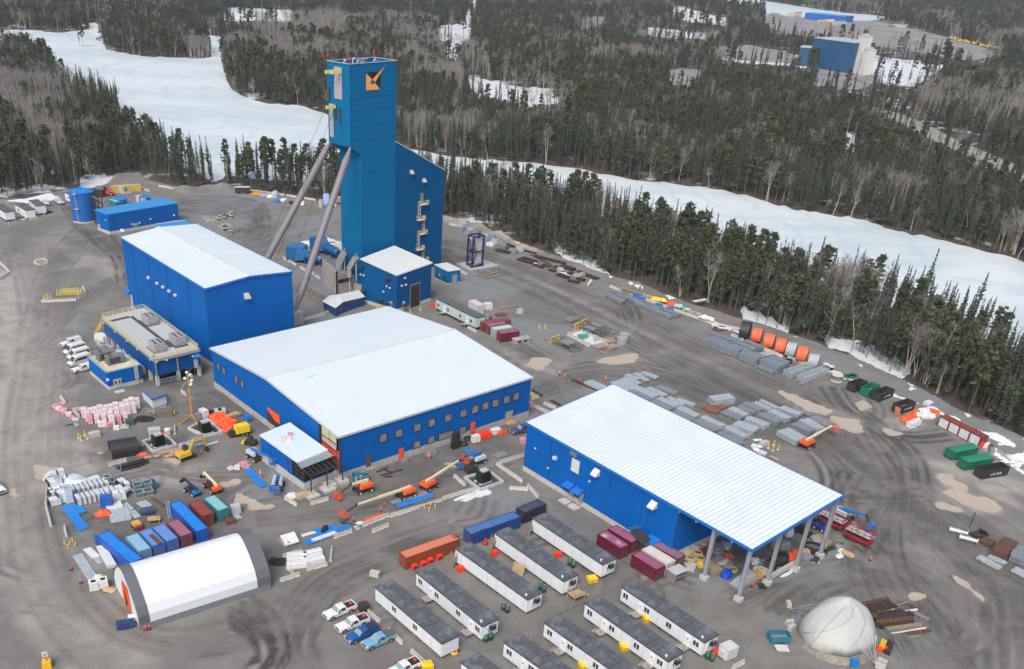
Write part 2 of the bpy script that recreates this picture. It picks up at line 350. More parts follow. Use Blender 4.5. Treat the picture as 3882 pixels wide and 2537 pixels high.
def track(pts,c='f',s=1.,gauge=2.2,wd=.45,lanes=2,spread=2.6):
 w=spline(pts,0,c);wd*=1.35
 if random.random()<.6:D=sg(offs(w,RU(-3,3)),2.2);np.maximum(LT,np.exp(-(D/.8)**2)*.8*np.clip(nz1*2-.4,0,1)*s,out=LT)
 for ln in range(lanes):
  o0=(ln-(lanes-1)/2)*spread+RU(-.4,.4);ss=s*RU(.5,1)
  for sgn in(-1,1):
   D=sg(offs(w,o0+sgn*gauge/2),wd*2.2);g=np.exp(-(D/wd)**2)*ss*1.15*np.clip(nz1*2.6-.4,.2,1.15);np.maximum(TR,g,out=TR)
def wash(arr,pts,wd,s,c='f',j=.5):
 D=sg(spline(pts,0,c),wd*2);g=np.clip(1.3-D/wd+(nz1-.5)*j*3,0,1)*s;np.maximum(arr,g,out=arr)
def blot(arr,pts,s=1,c='f',soft=1.2,j=2.5):
 w=wpoly(pts,0,c);poly=[(p.x,p.y)for p in w]
 X=GX+(nz1-.5)*j*2+(nz2-.5)*j*.8;Y=GY+(nz3-.5)*j+(nz2-.5)*j*.8;g=pip(X,Y,poly)*float(s)
 if soft:
  for _ in range(int(soft*2)):g=(g+np.roll(g,1,0)+np.roll(g,-1,0)+np.roll(g,1,1)+np.roll(g,-1,1))/5
 np.maximum(arr,g,out=arr)
for k in range(9):
 o=k*11;track([(20+o,560),(70+o*.8,700),(60+o,850),(30+o*1.2,1000),(40+o,1150),(70+o,1350),(170+o,1500),(330,1600+o)],s=.32)
for k in range(7):
 o=k*16+RU(-5,5);track([(95+o*.4,1150),(105+o*.5,1280),(170+o*.6,1400-o*.1),(260+o*.5,1490-o*.3),(420,1530-o*.5),(620,1500-o*.7),(760,1400-o*.6),(900,1320-o*.3)],s=.55,lanes=1)
wash(LT,[(20,640),(55,800),(45,950),(60,1060),(90,1120)],11,1.0);wash(LT,[(30,1020),(45,1150),(70,1330),(150,1450),(300,1530)],6,.75);wash(LT,[(120,560),(230,620),(290,640)],5,.5);wash(LT,[(100,560),(80,700),(90,860)],5,.5);wash(LT,[(30,1250),(50,1400),(120,1500)],3,.4)
wash(LT,[(0,1150),(60,1110),(200,1090),(400,1110),(560,1090)],4,.7);wash(LT,[(60,640),(160,620),(290,600)],3,.55);wash(LT,[(40,600),(75,690),(60,720)],5,.6);wash(LT,[(230,1290),(160,1360),(215,1450),(330,1490)],2.2,.4)
for k in range(7):
 o=k*9;track([(150+o,470),(200+o,540+o*.3),(270+o*.3,590+o*.2),(290,610+o)],s=.9);track([(270+o*.5,460),(150+o,560),(95+o*.6,640),(70+o,760)],s=.5)
for k in range(5):o=k*10;track([(430,640-o),(300,650-o*.5),(180,700),(90,760+o)],s=.4);track([(60,760+o),(100,820+o*.5),(220,800),(290,790)],s=.4)
for k in range(6):o=k*8;track([(380,470+o*.5),(480,455+o),(600,465+o),(620,510+o),(540,545+o*.4)],s=.7)
for k in range(4):o=k*9;track([(460,560),(560,575+o),(650,560+o),(770,530+o)],s=.5)
for k in range(10):
 o=k*9;track([(1035,560+o*.4),(1180,610+o*.5),(1330,665+o*.7),(1500,740+o),(1700,840+o),(1900,930+o*1.2),(2050,1030+o*1.5),(2200,1170+o*1.3),(2379,1300+o),(2500,1400)],s=.6,wd=.5)
wash(LT,[(1040,575),(1180,622),(1330,690),(1500,775),(1700,868),(1880,955),(1945,1000)],2.2,.8);wash(LT,[(1050,600),(1200,650),(1400,745),(1540,820)],1.6,.6);wash(LT,[(1950,960),(2040,1040),(2180,1190)],3,.5)
for k in range(6):
 o=k*7;track([(1400,790),(1465,775+o*.3),(1475-o,720),(1430-o,690)],s=.8);track([(1240,880+o),(1380,845+o),(1520,850+o),(1700,930+o*.5)],s=.55);track([(1180,780+o),(1300,850+o),(1330,900)],s=.5)
for k in range(9):
 o=k*13;track([(2000,1000),(2090,1120+o*.2),(2060-o*.5,1230+o*.3),(2080-o,1330),(2150-o*.4,1420+o),(2230,1540+o)],s=.7);track([(1960,1120),(2040+o,1160),(2150+o,1230),(2260+o,1340),(2330,1480+o)],s=.6)
 track([(1700+o*2,1390+o*.5),(1880,1330+o*.3),(2060,1290+o*.5),(2180,1360+o),(2240,1450+o),(2150,1600)],s=.6)
for a in([(1980,1100),(1950,1150),(1975,1230),(2040,1290)],[(2080,1090),(2060,1140),(2090,1210),(2150,1260)],[(1930,900),(1960,950),(2040,1000),(2120,1020),(2200,1010)],[(1700,1130),(1850,1140),(2000,1160),(2150,1150)],[(1995,960),(2060,1005),(2120,1060),(2130,1120)],[(1850,1010),(1930,1070),(1950,1140),(1920,1210)],[(2240,1340),(2290,1400),(2280,1480),(2200,1520)]):track(a,s=.85,wd=.5,lanes=2,spread=3)
for k in range(7):
 o=k*12;track([(1050,1220+o*.3),(900,1270+o*.5),(760,1330+o*.4),(690,1400+o),(680,1480+o),(720,1560+o)],s=.6);track([(600,1180+o*.4),(800,1150+o*.5),(1000,1130+o*.4),(1200,1090)],s=.4)
for k in range(6):o=k*9;track([(560,1400+o),(620,1440+o),(640,1500+o),(600,1560)],s=.9,wd=.35)
for k in range(5):o=k*8;track([(620,1080+o),(480,1085+o),(300,1090-o),(150,1150+o)],s=.6)
for k in range(40):
 x=RU(60,2300);y=RU(700,1520);a=RU(0,6.3);r=RU(30,90)
 track([(x,y),(x+r*cos(a),y+r*.6*sin(a)),(x+1.6*r*cos(a+.6),y+r*sin(a+.6))],s=.5,wd=.38)
for p in([(2180,1105),(2215,1100),(2235,1120),(2250,1140),(2225,1145),(2195,1125)],[(2165,1165),(2235,1178),(2260,1195),(2225,1192),(2190,1185)],[(2185,1145),(2210,1135),(2260,1155),(2300,1160),(2320,1185),(2285,1190),(2245,1178)],[(1255,830),(1290,838),(1250,860),(1210,850)],[(1415,830),(1480,820),(1490,838),(1440,845),(1380,842)],[(1810,905),(1870,925),(1925,950),(1920,965),(1870,950),(1830,925)],[(1920,960),(1975,975),(2010,1000),(1975,1005),(1925,985)],[(1985,935),(2010,930),(2030,945),(2000,952)],[(2040,985),(2070,1000),(2110,1005),(2080,1015),(2045,1000)],[(2100,1375),(2150,1372),(2145,1385),(2110,1388)],[(2250,1430),(2262,1445),(2258,1465),(2245,1450)],[(2190,1320),(2280,1385),(2270,1400),(2240,1370)],[(545,1110),(570,1115),(560,1130),(535,1125)],[(720,930),(760,935),(770,950),(735,948)],[(1035,1070),(1060,1075),(1050,1090)],[(540,1140),(590,1160),(640,1180),(600,1185),(555,1165)],[(520,1470),(548,1466),(556,1471),(530,1476)],[(32,1120),(45,1150),(42,1180),(30,1150)],[(90,1080),(140,1085),(150,1105),(100,1110)],[(370,1060),(430,1065),(420,1082),(375,1078)],[(515,1120),(548,1122),(540,1135),(512,1132)]):(blot(PU,p,1,soft=1,j=2.6),blot(LT,p,.55,soft=2,j=5))
for p in([(2185,1120),(2250,1150),(2320,1190),(2240,1200),(2160,1170)],[(2060,970),(2110,960),(2120,1000),(2070,1010)],[(1200,825),(1320,850),(1300,880),(1220,860)],[(60,1090),(200,1100),(240,1140),(110,1160)],[(330,1060),(480,1075),(500,1110),(350,1100)],[(1150,800),(1240,830),(1210,860)],[(2130,1060),(2260,1080),(2379,1120),(2379,1190),(2250,1120)]):blot(LT,p,.8,soft=3,j=5)
for p in([(420,460),(520,440),(640,455),(610,520),(520,560),(470,540)],[(430,640),(300,690),(260,760),(340,780),(430,720)],[(1130,780),(1200,740),(1320,760),(1450,760),(1460,810),(1330,820),(1220,810)],[(660,620),(780,640),(830,700),(760,740),(700,730)],[(1040,640),(1150,620),(1230,650),(1180,700),(1080,700)],[(560,1090),(680,1100),(800,1150),(680,1180),(600,1160)],[(540,1080),(620,1060),(700,1110),(640,1160),(560,1140)],[(1050,1160),(1180,1130),(1240,1150),(1160,1190)],[(1590,1270),(1750,1300),(1880,1230),(2000,1290),(1960,1350),(1800,1370),(1680,1400)],[(1840,1400),(2100,1370),(2190,1440),(2080,1530),(1850,1500)],[(130,1190),(210,1180),(230,1220),(170,1250)],[(1580,760),(1450,700),(1300,620),(1200,570),(1120,540),(1180,560),(1400,660),(1640,770)],[(1740,750),(1850,795),(1960,850),(2110,915),(2379,1045),(2379,1020),(2229,955),(2094,878),(1925,803),(1851,778)],[(1120,1010),(1200,1060),(1150,1100),(1040,1110)],[(1290,1200),(1400,1250),(1380,1290),(1280,1240)],[(860,1010),(1000,1010),(1150,960),(1180,1000),(1050,1060),(880,1080)],[(700,500),(780,500),(770,560),(660,560)]):blot(GR,p,.9,soft=4,j=7)
for p in([(520,900),(640,930),(700,1000),(560,1010),(440,1000),(400,930)],[(860,1040),(1050,1020),(1200,960),(1200,1040),(1040,1110),(880,1110)],[(150,1180),(420,1150),(560,1150),(600,1250),(260,1280)],[(1560,870),(1760,900),(1960,1000),(1900,1060),(1700,1000)],[(1580,1240),(1760,1280),(1900,1180),(1820,1300),(1720,1360)],[(250,1020),(480,1010),(480,1100),(250,1090)],[(220,760),(460,850),(480,900),(320,900)]):blot(BR,p,.8,soft=5,j=8)
wash(SN,[(1880,850),(1960,870),(2060,915),(2130,940)],.9,.9,j=1.2);wash(SN,[(1600,730),(1650,745),(1720,775)],1.0,.9,j=1.2);wash(SN,[(2160,955),(2260,1000),(2379,1055)],.7,.8,j=1.4);wash(SN,[(1220,600),(1260,620),(1330,640)],.8,.8,j=1.4)
for k in range(40):
 t=random.random();x=1150+1230*t;y=545+480*t+RU(-18,12)-60*sin(t*3.14)*.4;blot(SN,[(x,y),(x+RU(8,24),y+RU(2,8)),(x+RU(4,14),y+RU(8,12))],1,soft=0,j=1.5)
for p in([(2320,1062),(2379,1050),(2379,1078),(2345,1080)],[(470,905),(560,880)]):
 if len(p)>2:blot(SN,p,1,soft=0,j=4)
wash(SN,[(340,408),(400,420),(440,425)],1.3,.9,j=1.5)
for p in([(20,470),(120,450),(140,462),(60,474)],[(700,560),(760,545),(780,560),(720,575)],[(95,690),(150,700)],[(1070,1150),(1130,1135),(1140,1145),(1080,1165)]):
 if len(p)>2:blot(SN,p,.9,soft=0,j=3)
yw=[P('f',x,y,0)for x,y in YARD];ED=sg(yw[:-3],14)
HT+=(nz2-.5)*.10+(nz1-.5)*.25*np.clip(ED/14,0,1);HT-=TR*.07;HT-=PU*.10
HT+=(1-np.clip(ED/7,0,1))**1*(nz1*1.4+.0)*.9
def mound(c,x,y,r,h):
 p=P(c,x,y,0);d=np.hypot(GX-p.x,GY-p.y)/r;HT[:]+=h*np.clip(1-d,0,1)**1.3*(1+(nz2-.5)*.8)
for a in(('b0',720,1215,4.5,1.3),('b0',1330,1265,4,1.1),('b0',1620,690,4,.8),('b0',1790,680,3.5,.9),('d0',620,520,5,.6),('d1',1420,215,5,.7),('a0',1560,270,6,2),('a0',2250,230,6,2.2),('a0',1880,250,6,1.6),('b0',1240,1000,3,.3),('d3',1060,1300,9,.5),('d3',300,1000,7,.3),('a1',1780,600,9,2.2),('a1',2000,660,9,1.8),('a2',500,900,4,1.0)):mound(*a)
BK=np.zeros(GX.shape);wash(BK,[(1045,508),(1110,522),(1190,552),(1240,580)],6,1,j=.3)
BM=sg(spline([(1750,765),(1850,803),(1925,832),(2010,868),(2094,902),(2229,975),(2379,1040)],0),9);HT+=1.2*np.exp(-(BM/4)**2)
zz=np.where(ins,HT,FZ-.3)
cell=ins[:-1,:-1]&ins[1:,:-1]&ins[:-1,1:]&ins[1:,1:]
idx=np.arange(nx*ny).reshape(ny,nx);q=np.stack([idx[:-1,:-1],idx[:-1,1:],idx[1:,1:],idx[1:,:-1]],-1)[cell]
used=np.zeros(nx*ny,bool);used[q.ravel()]=True
er=ins.copy()
for _ in range(3):er=er&np.roll(er,1,0)&np.roll(er,-1,0)&np.roll(er,1,1)&np.roll(er,-1,1)
zz=np.where(er,zz,zz*.5-.8);e2=ins&np.roll(ins,1,0)&np.roll(ins,-1,0)&np.roll(ins,1,1)&np.roll(ins,-1,1);zz=np.where(e2,zz,FZ-.2)
rem=np.cumsum(used)-1;q=rem[q];vco=np.stack([GX.ravel(),GY.ravel(),zz.ravel()],-1)[used]
me=bpy.data.meshes.new('yard_ground');me.vertices.add(len(vco));me.vertices.foreach_set('co',vco.ravel());me.loops.add(q.size);me.loops.foreach_set('vertex_index',q.ravel().astype(np.int32))
me.polygons.add(len(q));me.polygons.foreach_set('loop_start',np.arange(0,q.size,4,dtype=np.int32));me.polygons.foreach_set('loop_total',np.full(len(q),4,dtype=np.int32));me.update(calc_edges=True)
me.polygons.foreach_set('use_smooth',[True]*len(q))
for nm,A in(('track',TR),('light',LT),('puddle',PU),('gravel',GR),('snow',SN),('dark',BR),('bank',BK)):
 at=me.attributes.new(nm,'FLOAT','POINT');at.data.foreach_set('value',A.ravel()[used].astype(np.float32))
m,N,L,b=nodemat('yard_mud');tc=N.new('ShaderNodeTexCoord').outputs['Object']
def att(n):a=N.new('ShaderNodeAttribute');a.attribute_name=n;return a.outputs['Fac']
nf=noise(N,L,tc,.9,10,.7);nb=noise(N,L,tc,.05,6,.6);nm_=noise(N,L,tc,.22,8,.65,.5)
c=mixc(N,L,rng(N,L,nb,.35,.65),(.150,.147,.137),(.208,.203,.190))
c=mixc(N,L,rng(N,L,nm_,.45,.65,0,.6),c,(.140,.135,.125))
def vary(f,k=.5):return math2(N,L,'MULTIPLY',f,rng(N,L,nm_,.3,.6,k,1.15))
c=mixc(N,L,vary(att('gravel')),c,(.185,.205,.212));c=mixc(N,L,vary(att('dark')),c,(.105,.102,.097))
c=mixc(N,L,vary(att('light')),c,(.335,.32,.295));c=mixc(N,L,vary(att('bank'),.3),c,(.38,.32,.25))
c=mixc(N,L,math2(N,L,'MULTIPLY',att('track'),.95),c,(.055,.051,.047))
sp=rng(N,L,noise(N,L,tc,3.2,6,.8),.35,.68,.86,1.14);v=N.new('ShaderNodeVectorMath');v.operation='SCALE';L.new(c,v.inputs[0]);L.new(sp,v.inputs['Scale']);c=v.outputs[0]
c=mixc(N,L,rng(N,L,noise(N,L,tc,2.0,4,.7),.66,.72,0,.2),c,(.3,.3,.29))
pf=rng(N,L,math2(N,L,'ADD',att('puddle'),math2(N,L,'MULTIPLY',math2(N,L,'SUBTRACT',nm_,.5),1.2)),.35,.55)
c=mixc(N,L,pf,c,(.42,.355,.275))
c=mixc(N,L,rng(N,L,math2(N,L,'ADD',att('snow'),math2(N,L,'MULTIPLY',math2(N,L,'SUBTRACT',nf,.5),1.2)),.4,.55),c,(.60,.64,.67))
L.new(c,b.inputs['Base Color']);b.inputs['Specular IOR Level'].default_value=.3
ro=N.new('ShaderNodeMix');L.new(pf,ro.inputs[0]);ro.inputs[2].default_value=.8;ro.inputs[3].default_value=.12;L.new(ro.outputs[0],b.inputs['Roughness'])
bu=N.new('ShaderNodeBump');bu.inputs['Distance'].default_value=.12;bu.inputs['Strength'].default_value=.8;L.new(math2(N,L,'MULTIPLY',nf,math2(N,L,'SUBTRACT',1,pf)),bu.inputs['Height']);L.new(bu.outputs[0],b.inputs['Normal'])
me.materials.append(m);o=bpy.data.objects.new('yard_ground',me);C.objects.link(o);tag(o,kind='structure')
# ---------------- forest ----------------
def leafmat(name,cols):
 m,N,L,b=nodemat(name);oi=N.new('ShaderNodeObjectInfo');cr=N.new('ShaderNodeValToRGB');e=cr.color_ramp.elements
 e[0].color=(*cols[0],1);e[1].color=(*cols[-1],1)
 for i,c_ in EN(cols[1:-1]):k=e.new((i+1)/(len(cols)-1));k.color=(*c_,1)
 L.new(oi.outputs['Random'],cr.inputs[0]);tc=N.new('ShaderNodeTexCoord').outputs['Object']
 n=rng(N,L,noise(N,L,tc,.9,4,.6),.3,.7,.6,1.5);v=N.new('ShaderNodeVectorMath');v.operation='SCALE';L.new(cr.outputs[0],v.inputs[0]);L.new(n,v.inputs['Scale']);L.new(v.outputs[0],b.inputs['Base Color'])
 b.inputs['Roughness'].default_value=.75;b.inputs['Specular IOR Level'].default_value=.2;return m
conm=leafmat('spruce_needles',[(.036,.052,.036),(.048,.066,.042),(.062,.078,.046),(.044,.058,.046),(.070,.076,.054)])
pinm=leafmat('pine_needles',[(.055,.072,.040),(.068,.084,.046),(.085,.092,.050),(.062,.072,.050)])
twim=leafmat('bare_twigs',[(.16,.15,.145),(.22,.208,.2),(.19,.178,.175),(.27,.255,.245)])
barkm=mat('dark_bark',(.13,.112,.098),.9,var=.3);birm=mat('birch_bark',(.42,.38,.34),.8,var=.3,sc=2)
def spruce(seed,h=12.,R=1.7,gap=.0,base=.12,dens_=1.):
 r=np.random.default_rng(seed);V=[];Fc=[]
 nt_=int(h*2.6*dens_)
 for i in range(nt_):
  t=(i+r.uniform(0,.8))/nt_;z=h*(base+(1-base)*t);L_=R*(1-t)**.85*(.75+.35*sin(t*9+seed))*r.uniform(.75,1.15)+.12
  for k in range(int(6*dens_)):
   if r.random()<gap:continue
   ph=r.uniform(0,6.283);ln=L_*r.uniform(.6,1.15);dr=-.35-.25*(1-t)
   c_,s_=cos(ph),sin(ph)
   for j in range(4):
    a=ln*(j/4);b_=ln*((j+1.15)/4);wd=(.16+.42*(1-t))*(.55+.5*sin((j+.7)/4*3))*r.uniform(.7,1.2)
    for sg in(-1,1):
     n=len(V);za=z+dr*a*.8+r.uniform(-.06,.06);zb=z+dr*b_*.8+.12*(j==3)
     V+=[(c_*a,s_*a,za+.05),(c_*b_,s_*b_,zb),(c_*(a*.4+b_*.6)-s_*wd*sg,s_*(a*.4+b_*.6)+c_*wd*sg,zb-.16-r.uniform(0,.2))];Fc.append((n,n+1,n+2)if sg>0 else(n+1,n,n+2))
 V+=[(.14,0,h*.9),(-.1,.1,h*.9),(0,0,h*1.03)];n=len(V);Fc.append((n-3,n-2,n-1))
 return V,Fc
def pine(seed,h=12.,R=2.3,base=.45):
 r=np.random.default_rng(seed);V=[];Fc=[]
 for i in range(40):
  t=r.uniform(0,1)**.8;z=h*(base+(1-base)*t);rr=R*math.sqrt(max(.05,1-(t*1.02-.25)**2*1.5))*r.uniform(.35,1);ph=r.uniform(0,6.28);cx,cy=rr*cos(ph),rr*sin(ph);cl=r.uniform(.4,.8)
  for k in range(26):
   d=r.normal(0,1,3);d/=np.linalg.norm(d);p=np.array([cx,cy,z])+d*np.array([cl,cl,cl*.55])*r.uniform(.5,1);u=r.normal(0,.24,3);v=r.normal(0,.24,3);v[2]+=.12;n=len(V)
   V+=[tuple(p-u),tuple(p+u),tuple(p+v*1.5)];Fc.append((n,n+1,n+2))
 return V,Fc
def tubeq(V,Fc,a,b,r0,r1,n=4):
 a=np.array(a);b=np.array(b);d=b-a;d=d/(np.linalg.norm(d)+1e-9);u=np.array([0,0,1.])if abs(d[2])<.9 else np.array([1.,0,0]);x=np.cross(d,u);x/=np.linalg.norm(x);y=np.cross(d,x);k=len(V)
 for p,r in((a,r0),(b,r1)):
  for i in range(n):t=2*PI*i/n;V.append(tuple(p+x*r*cos(t)+y*r*sin(t)))
 for i in range(n):j=(i+1)%n;Fc.append((k+i,k+n+i,k+n+j,k+j))
def birch(seed,h=12.,stems=1):
 r=np.random.default_rng(seed);TV,TF,WV,WF=[],[],[],[]
 for s in range(stems):
  p=np.array([r.normal(0,.25),r.normal(0,.25),0.]);d=np.array([r.normal(0,.10),r.normal(0,.10),1.]);rad=.2;seg=8;pts=[p]
  for i in range(seg):
   d=d+np.array([r.normal(0,.07),r.normal(0,.07),0]);q=p+d/np.linalg.norm(d)*h/seg*r.uniform(.9,1.05);tubeq(TV,TF,p,q,rad,rad*.8,5);rad*=.8;p=q;pts.append(p)
  for k in range(17):
   t=r.uniform(.42,.98);i=min(int(t*seg),seg-1);o_=pts[i]+(pts[i+1]-pts[i])*(t*seg-i);ph=r.uniform(0,6.28);e=r.uniform(.5,1.25);ln=h*.26*(1.25-t)*r.uniform(.7,1.3)
   dd=np.array([cos(ph),sin(ph),e]);dd/=np.linalg.norm(dd);q=o_+dd*ln;tubeq(TV,TF,o_,q,.055*(1.3-t),.02,3)
   for w_ in range(12):
    tt=r.uniform(.2,1);o2=o_+dd*ln*tt;d2=dd+r.normal(0,.55,3);d2[2]+=.25;d2/=np.linalg.norm(d2);l2=ln*r.uniform(.25,.6)+.3;q2=o2+d2*l2;sd_=np.cross(d2,r.normal(0,1,3));sd_/=np.linalg.norm(sd_)+1e-9;n=len(WV)
    WV+=[tuple(o2-sd_*.02),tuple(o2+sd_*.02),tuple(q2)];WF.append((n,n+1,n+2))
    for z_ in range(3):
     o3=o2+d2*l2*r.uniform(.3,.9);d3=d2+r.normal(0,.7,3);d3/=np.linalg.norm(d3);n=len(WV);WV+=[tuple(o3-sd_*.014),tuple(o3+sd_*.014),tuple(o3+d3*l2*.55)];WF.append((n,n+1,n+2))
 return TV,TF,WV,WF
def trunkm(h,r=.14,top=.97,sn=0):
 V,Fc=[],[];tubeq(V,Fc,(0,0,-.5),(0,0,h*.5),r,r*.6,6);tubeq(V,Fc,(0,0,h*.5),(0,0,h*top),r*.6,.02,5)
 rr=np.random.default_rng(sn)
 for i in range(14):
  z=h*rr.uniform(.12,.7);a=rr.uniform(0,6.28);l=rr.uniform(.4,1.1);tubeq(V,Fc,(0,0,z),(l*cos(a),l*sin(a),z-.15),.025,.01,3)
 return V,Fc
PROT=[]
def proto(kind,label,grp,trunk,crown,tm,cm):
 a=bpy.data.meshes.new('trunk');a.from_pydata(trunk[0],[],trunk[1]);a.materials.append(tm)
 b_=bpy.data.meshes.new('crown');b_.from_pydata(crown[0],[],crown[1]);b_.materials.append(cm)
 j=bpy.data.meshes.new('tree');n=len(trunk[0]);j.from_pydata(list(trunk[0])+list(crown[0]),[],list(trunk[1])+[tuple(k+n for k in f)for f in crown[1]]);j.materials.append(tm);j.materials.append(cm)
 j.polygons.foreach_set('material_index',[0]*len(trunk[1])+[1]*len(crown[1]))
 PROT.append((kind,label,grp,a,b_,j))
for i,(h,R,g,bs,d)in EN([(18,1.75,.08,.14,1.05),(16,1.45,.12,.2,1),(19.5,2.1,.12,.18,1.05),(15,1.15,.28,.25,.9),(17.5,1.15,.4,.32,.8)]):
 proto('spruce_tree','dark narrow spruce at the edge of the forest' if i<3 else 'thin sparse spruce at the edge of the forest','spruces along the forest edge',trunkm(h,.13,.97,i),spruce(20+i,h,R,g,bs,d),barkm,conm)
for i,(h,R,bs)in EN([(17.5,2.1,.4),(19,1.7,.5),(16,2.2,.35)]):
 proto('pine_tree','olive green pine with a rounded clumpy crown at the forest edge','pines along the forest edge',trunkm(h,.16,.95,30+i),pine(50+i,h,R,bs),barkm,pinm)
for i,(h,s)in EN([(17,1),(15.5,2),(17.5,3),(14,1)]):
 tv,tf,wv,wf=birch(70+i,h,s);proto('birch_tree','bare pale birch with leafless twigs at the forest edge','bare birches along the forest edge',(tv,tf),(wv,wf),birm,twim)
def grid_pts(d0,d1,sp):
 y=np.arange(d0-60,d1,sp);xs=np.arange(-d1*.75,d1*.75,sp);X,Y=np.meshgrid(xs,y);X=X+RNG.uniform(-.48,.48,X.shape)*sp;Y=Y+RNG.uniform(-.48,.48,X.shape)*sp;X=X.ravel();Y=Y.ravel()
 d=np.hypot(X,Y);k=(d>=d0)&(d<d1);X,Y=X[k],Y[k];u,v,_=projn(X,Y,X*0+FZ);k=(u>-60)&(u<2460)&(v>-40)&(v<1500);return X[k],Y[k],u[k],v[k]
SETS=[grid_pts(150,420,2.9),grid_pts(420,700,3.7),grid_pts(700,1100,4.6),grid_pts(1100,1700,6),grid_pts(1700,2900,8.5)]
X,Y,U,V_=[np.concatenate(a)for a in zip(*SETS)]
keep=np.ones(X.shape,bool)
ux=U+(vnoise(X,Y,12,60,2)-.5)*6;vx=V_+(vnoise(X,Y,12,61,2)-.5)*4
keep&=~pip(ux,vx,LAKE)&~pip(U,V_,LAKE2)
keep|=pip(U,V_,[(186,108),(196,108),(196,111),(186,111)])
for p in GRAV:keep&=~pip(U,V_,p)
sn_=vnoise(X,Y,25,62,3)
for i,p in EN(SNOWP):keep&=~(pip(U,V_,p)&(sn_<(.62 if i<11 else.5)))
keep&=~pip(U,V_,YARD)
rd=np.full(X.shape,1e9)
for a,b_ in zip(rp,rp[1:]):
 dx,dy=b_.x-a.x,b_.y-a.y;t=np.clip(((X-a.x)*dx+(Y-a.y)*dy)/(dx*dx+dy*dy),0,1);rd=np.minimum(rd,np.hypot(X-a.x-t*dx,Y-a.y-t*dy))
keep&=rd>10
yd=np.full(X.shape,1e9)
for a,b_ in zip(yw,yw[1:]):
 dx,dy=b_.x-a.x,b_.y-a.y;t=np.clip(((X-a.x)*dx+(Y-a.y)*dy)/(dx*dx+dy*dy),0,1);yd=np.minimum(yd,np.hypot(X-a.x-t*dx,Y-a.y-t*dy))
keep&=(yd>3.5)
keep&=~((U>495)&(U<527)&(V_>395)&(V_<445))
keep&=vnoise(X,Y,9,63,2)<.74
X,Y,U,V_=X[keep],Y[keep],U[keep],V_[keep]
bf=vnoise(X,Y,70,64,3)*.55+vnoise(X,Y,14,65,2)*.45
BIR=[[(560,60),(700,55),(1000,60),(1110,130),(1330,250),(1300,290),(1080,250),(900,180),(640,165),(600,110)],[(0,190),(130,200),(220,240),(150,300),(60,330),(-60,330),(-60,200)],[(-60,100),(60,105),(80,140),(-60,170)],[(1220,90),(1700,110),(1720,175),(1480,165),(1225,140)],[(2110,200),(2460,240),(2460,320),(2330,330),(2120,270)],[(2060,290),(2200,310),(2300,380),(2120,350)],[(1850,10),(2200,40),(2400,90),(2400,130),(2100,90)],[(1430,330),(1640,340),(1640,385),(1430,380)],[(0,330),(250,330),(300,400),(0,430)],[(1080,560),(1900,640),(2000,760),(1700,740),(1350,600)],[(500,-10),(1500,-10),(1500,24),(500,20)],[(0,0),(400,-10),(420,40),(0,30)]]
bt=np.full(X.shape,.71)
for i,p in EN(BIR):bt[pip(U,V_,p)]={0:.51,1:.52,3:.56,8:.52,9:.49}.get(i,.6)
isb=(bf>bt)|(RNG.random(X.shape)<.08);pf_=vnoise(X,Y,60,66,3)*.6+vnoise(X,Y,8,67,2)*.4;isp=(~isb)&(pf_>.52)&(RNG.random(X.shape)<.42)
kind=np.where(isb,8+RNG.integers(0,4,X.shape),np.where(isp,5+RNG.integers(0,3,X.shape),RNG.integers(0,5,X.shape)))
scl=RNG.normal(1,.17,X.shape).clip(.55,1.5)*np.where(isb,1.0,1.0);far=np.hypot(X,Y);scl*=np.where(far>1000,1.05,1)
scl*=np.where(yd[keep]<12,.85,1);rot=RNG.uniform(0,6.283,X.shape);lean=RNG.normal(0,.03,(len(X),2))
wide=np.where(far>1700,1.7,np.where(far>1100,1.35,np.where(far>700,1.12,1.)))
h_=projn(X,Y,X*0+FZ+18)[1];size=(V_-h_);infr=(U>-15)&(U<2395)&(V_<1555)
CLR=GRAV+SNOWP[:11]+SNOWP[11:12]+[ROAD+[(a,b+17)for a,b in ROAD[::-1]]]
cap=np.ones(X.shape)
for f_ in(1.,.8,.6,.4,.2):
 hit=np.zeros(X.shape,bool)
 for p_ in CLR:hit|=pip(U,V_-size*f_,p_)
 cap=np.where(hit,f_-.16,cap)
scl=np.where(RNG.random(X.shape)<.9,np.minimum(scl,cap.clip(.13,1)),scl)
order=np.argsort(-np.where(infr,size-(yd[keep].clip(0,60))*.6,-1))[:300]
solo_=np.zeros(X.shape,bool);solo_[order]=True
SZ=FZ
for i in order:
 k,l,g,a,b_,j=PROT[kind[i]]
 t=TH(k,l,'tree',(X[i],Y[i],SZ),rot[i],g);t.scale=(scl[i],)*3;t.rotation_euler=(lean[i,0],lean[i,1],rot[i])
 for n_,m_ in(('trunk',a),('crown',b_)):
  o=bpy.data.objects.new(n_,m_);C.objects.link(o);o.parent=t
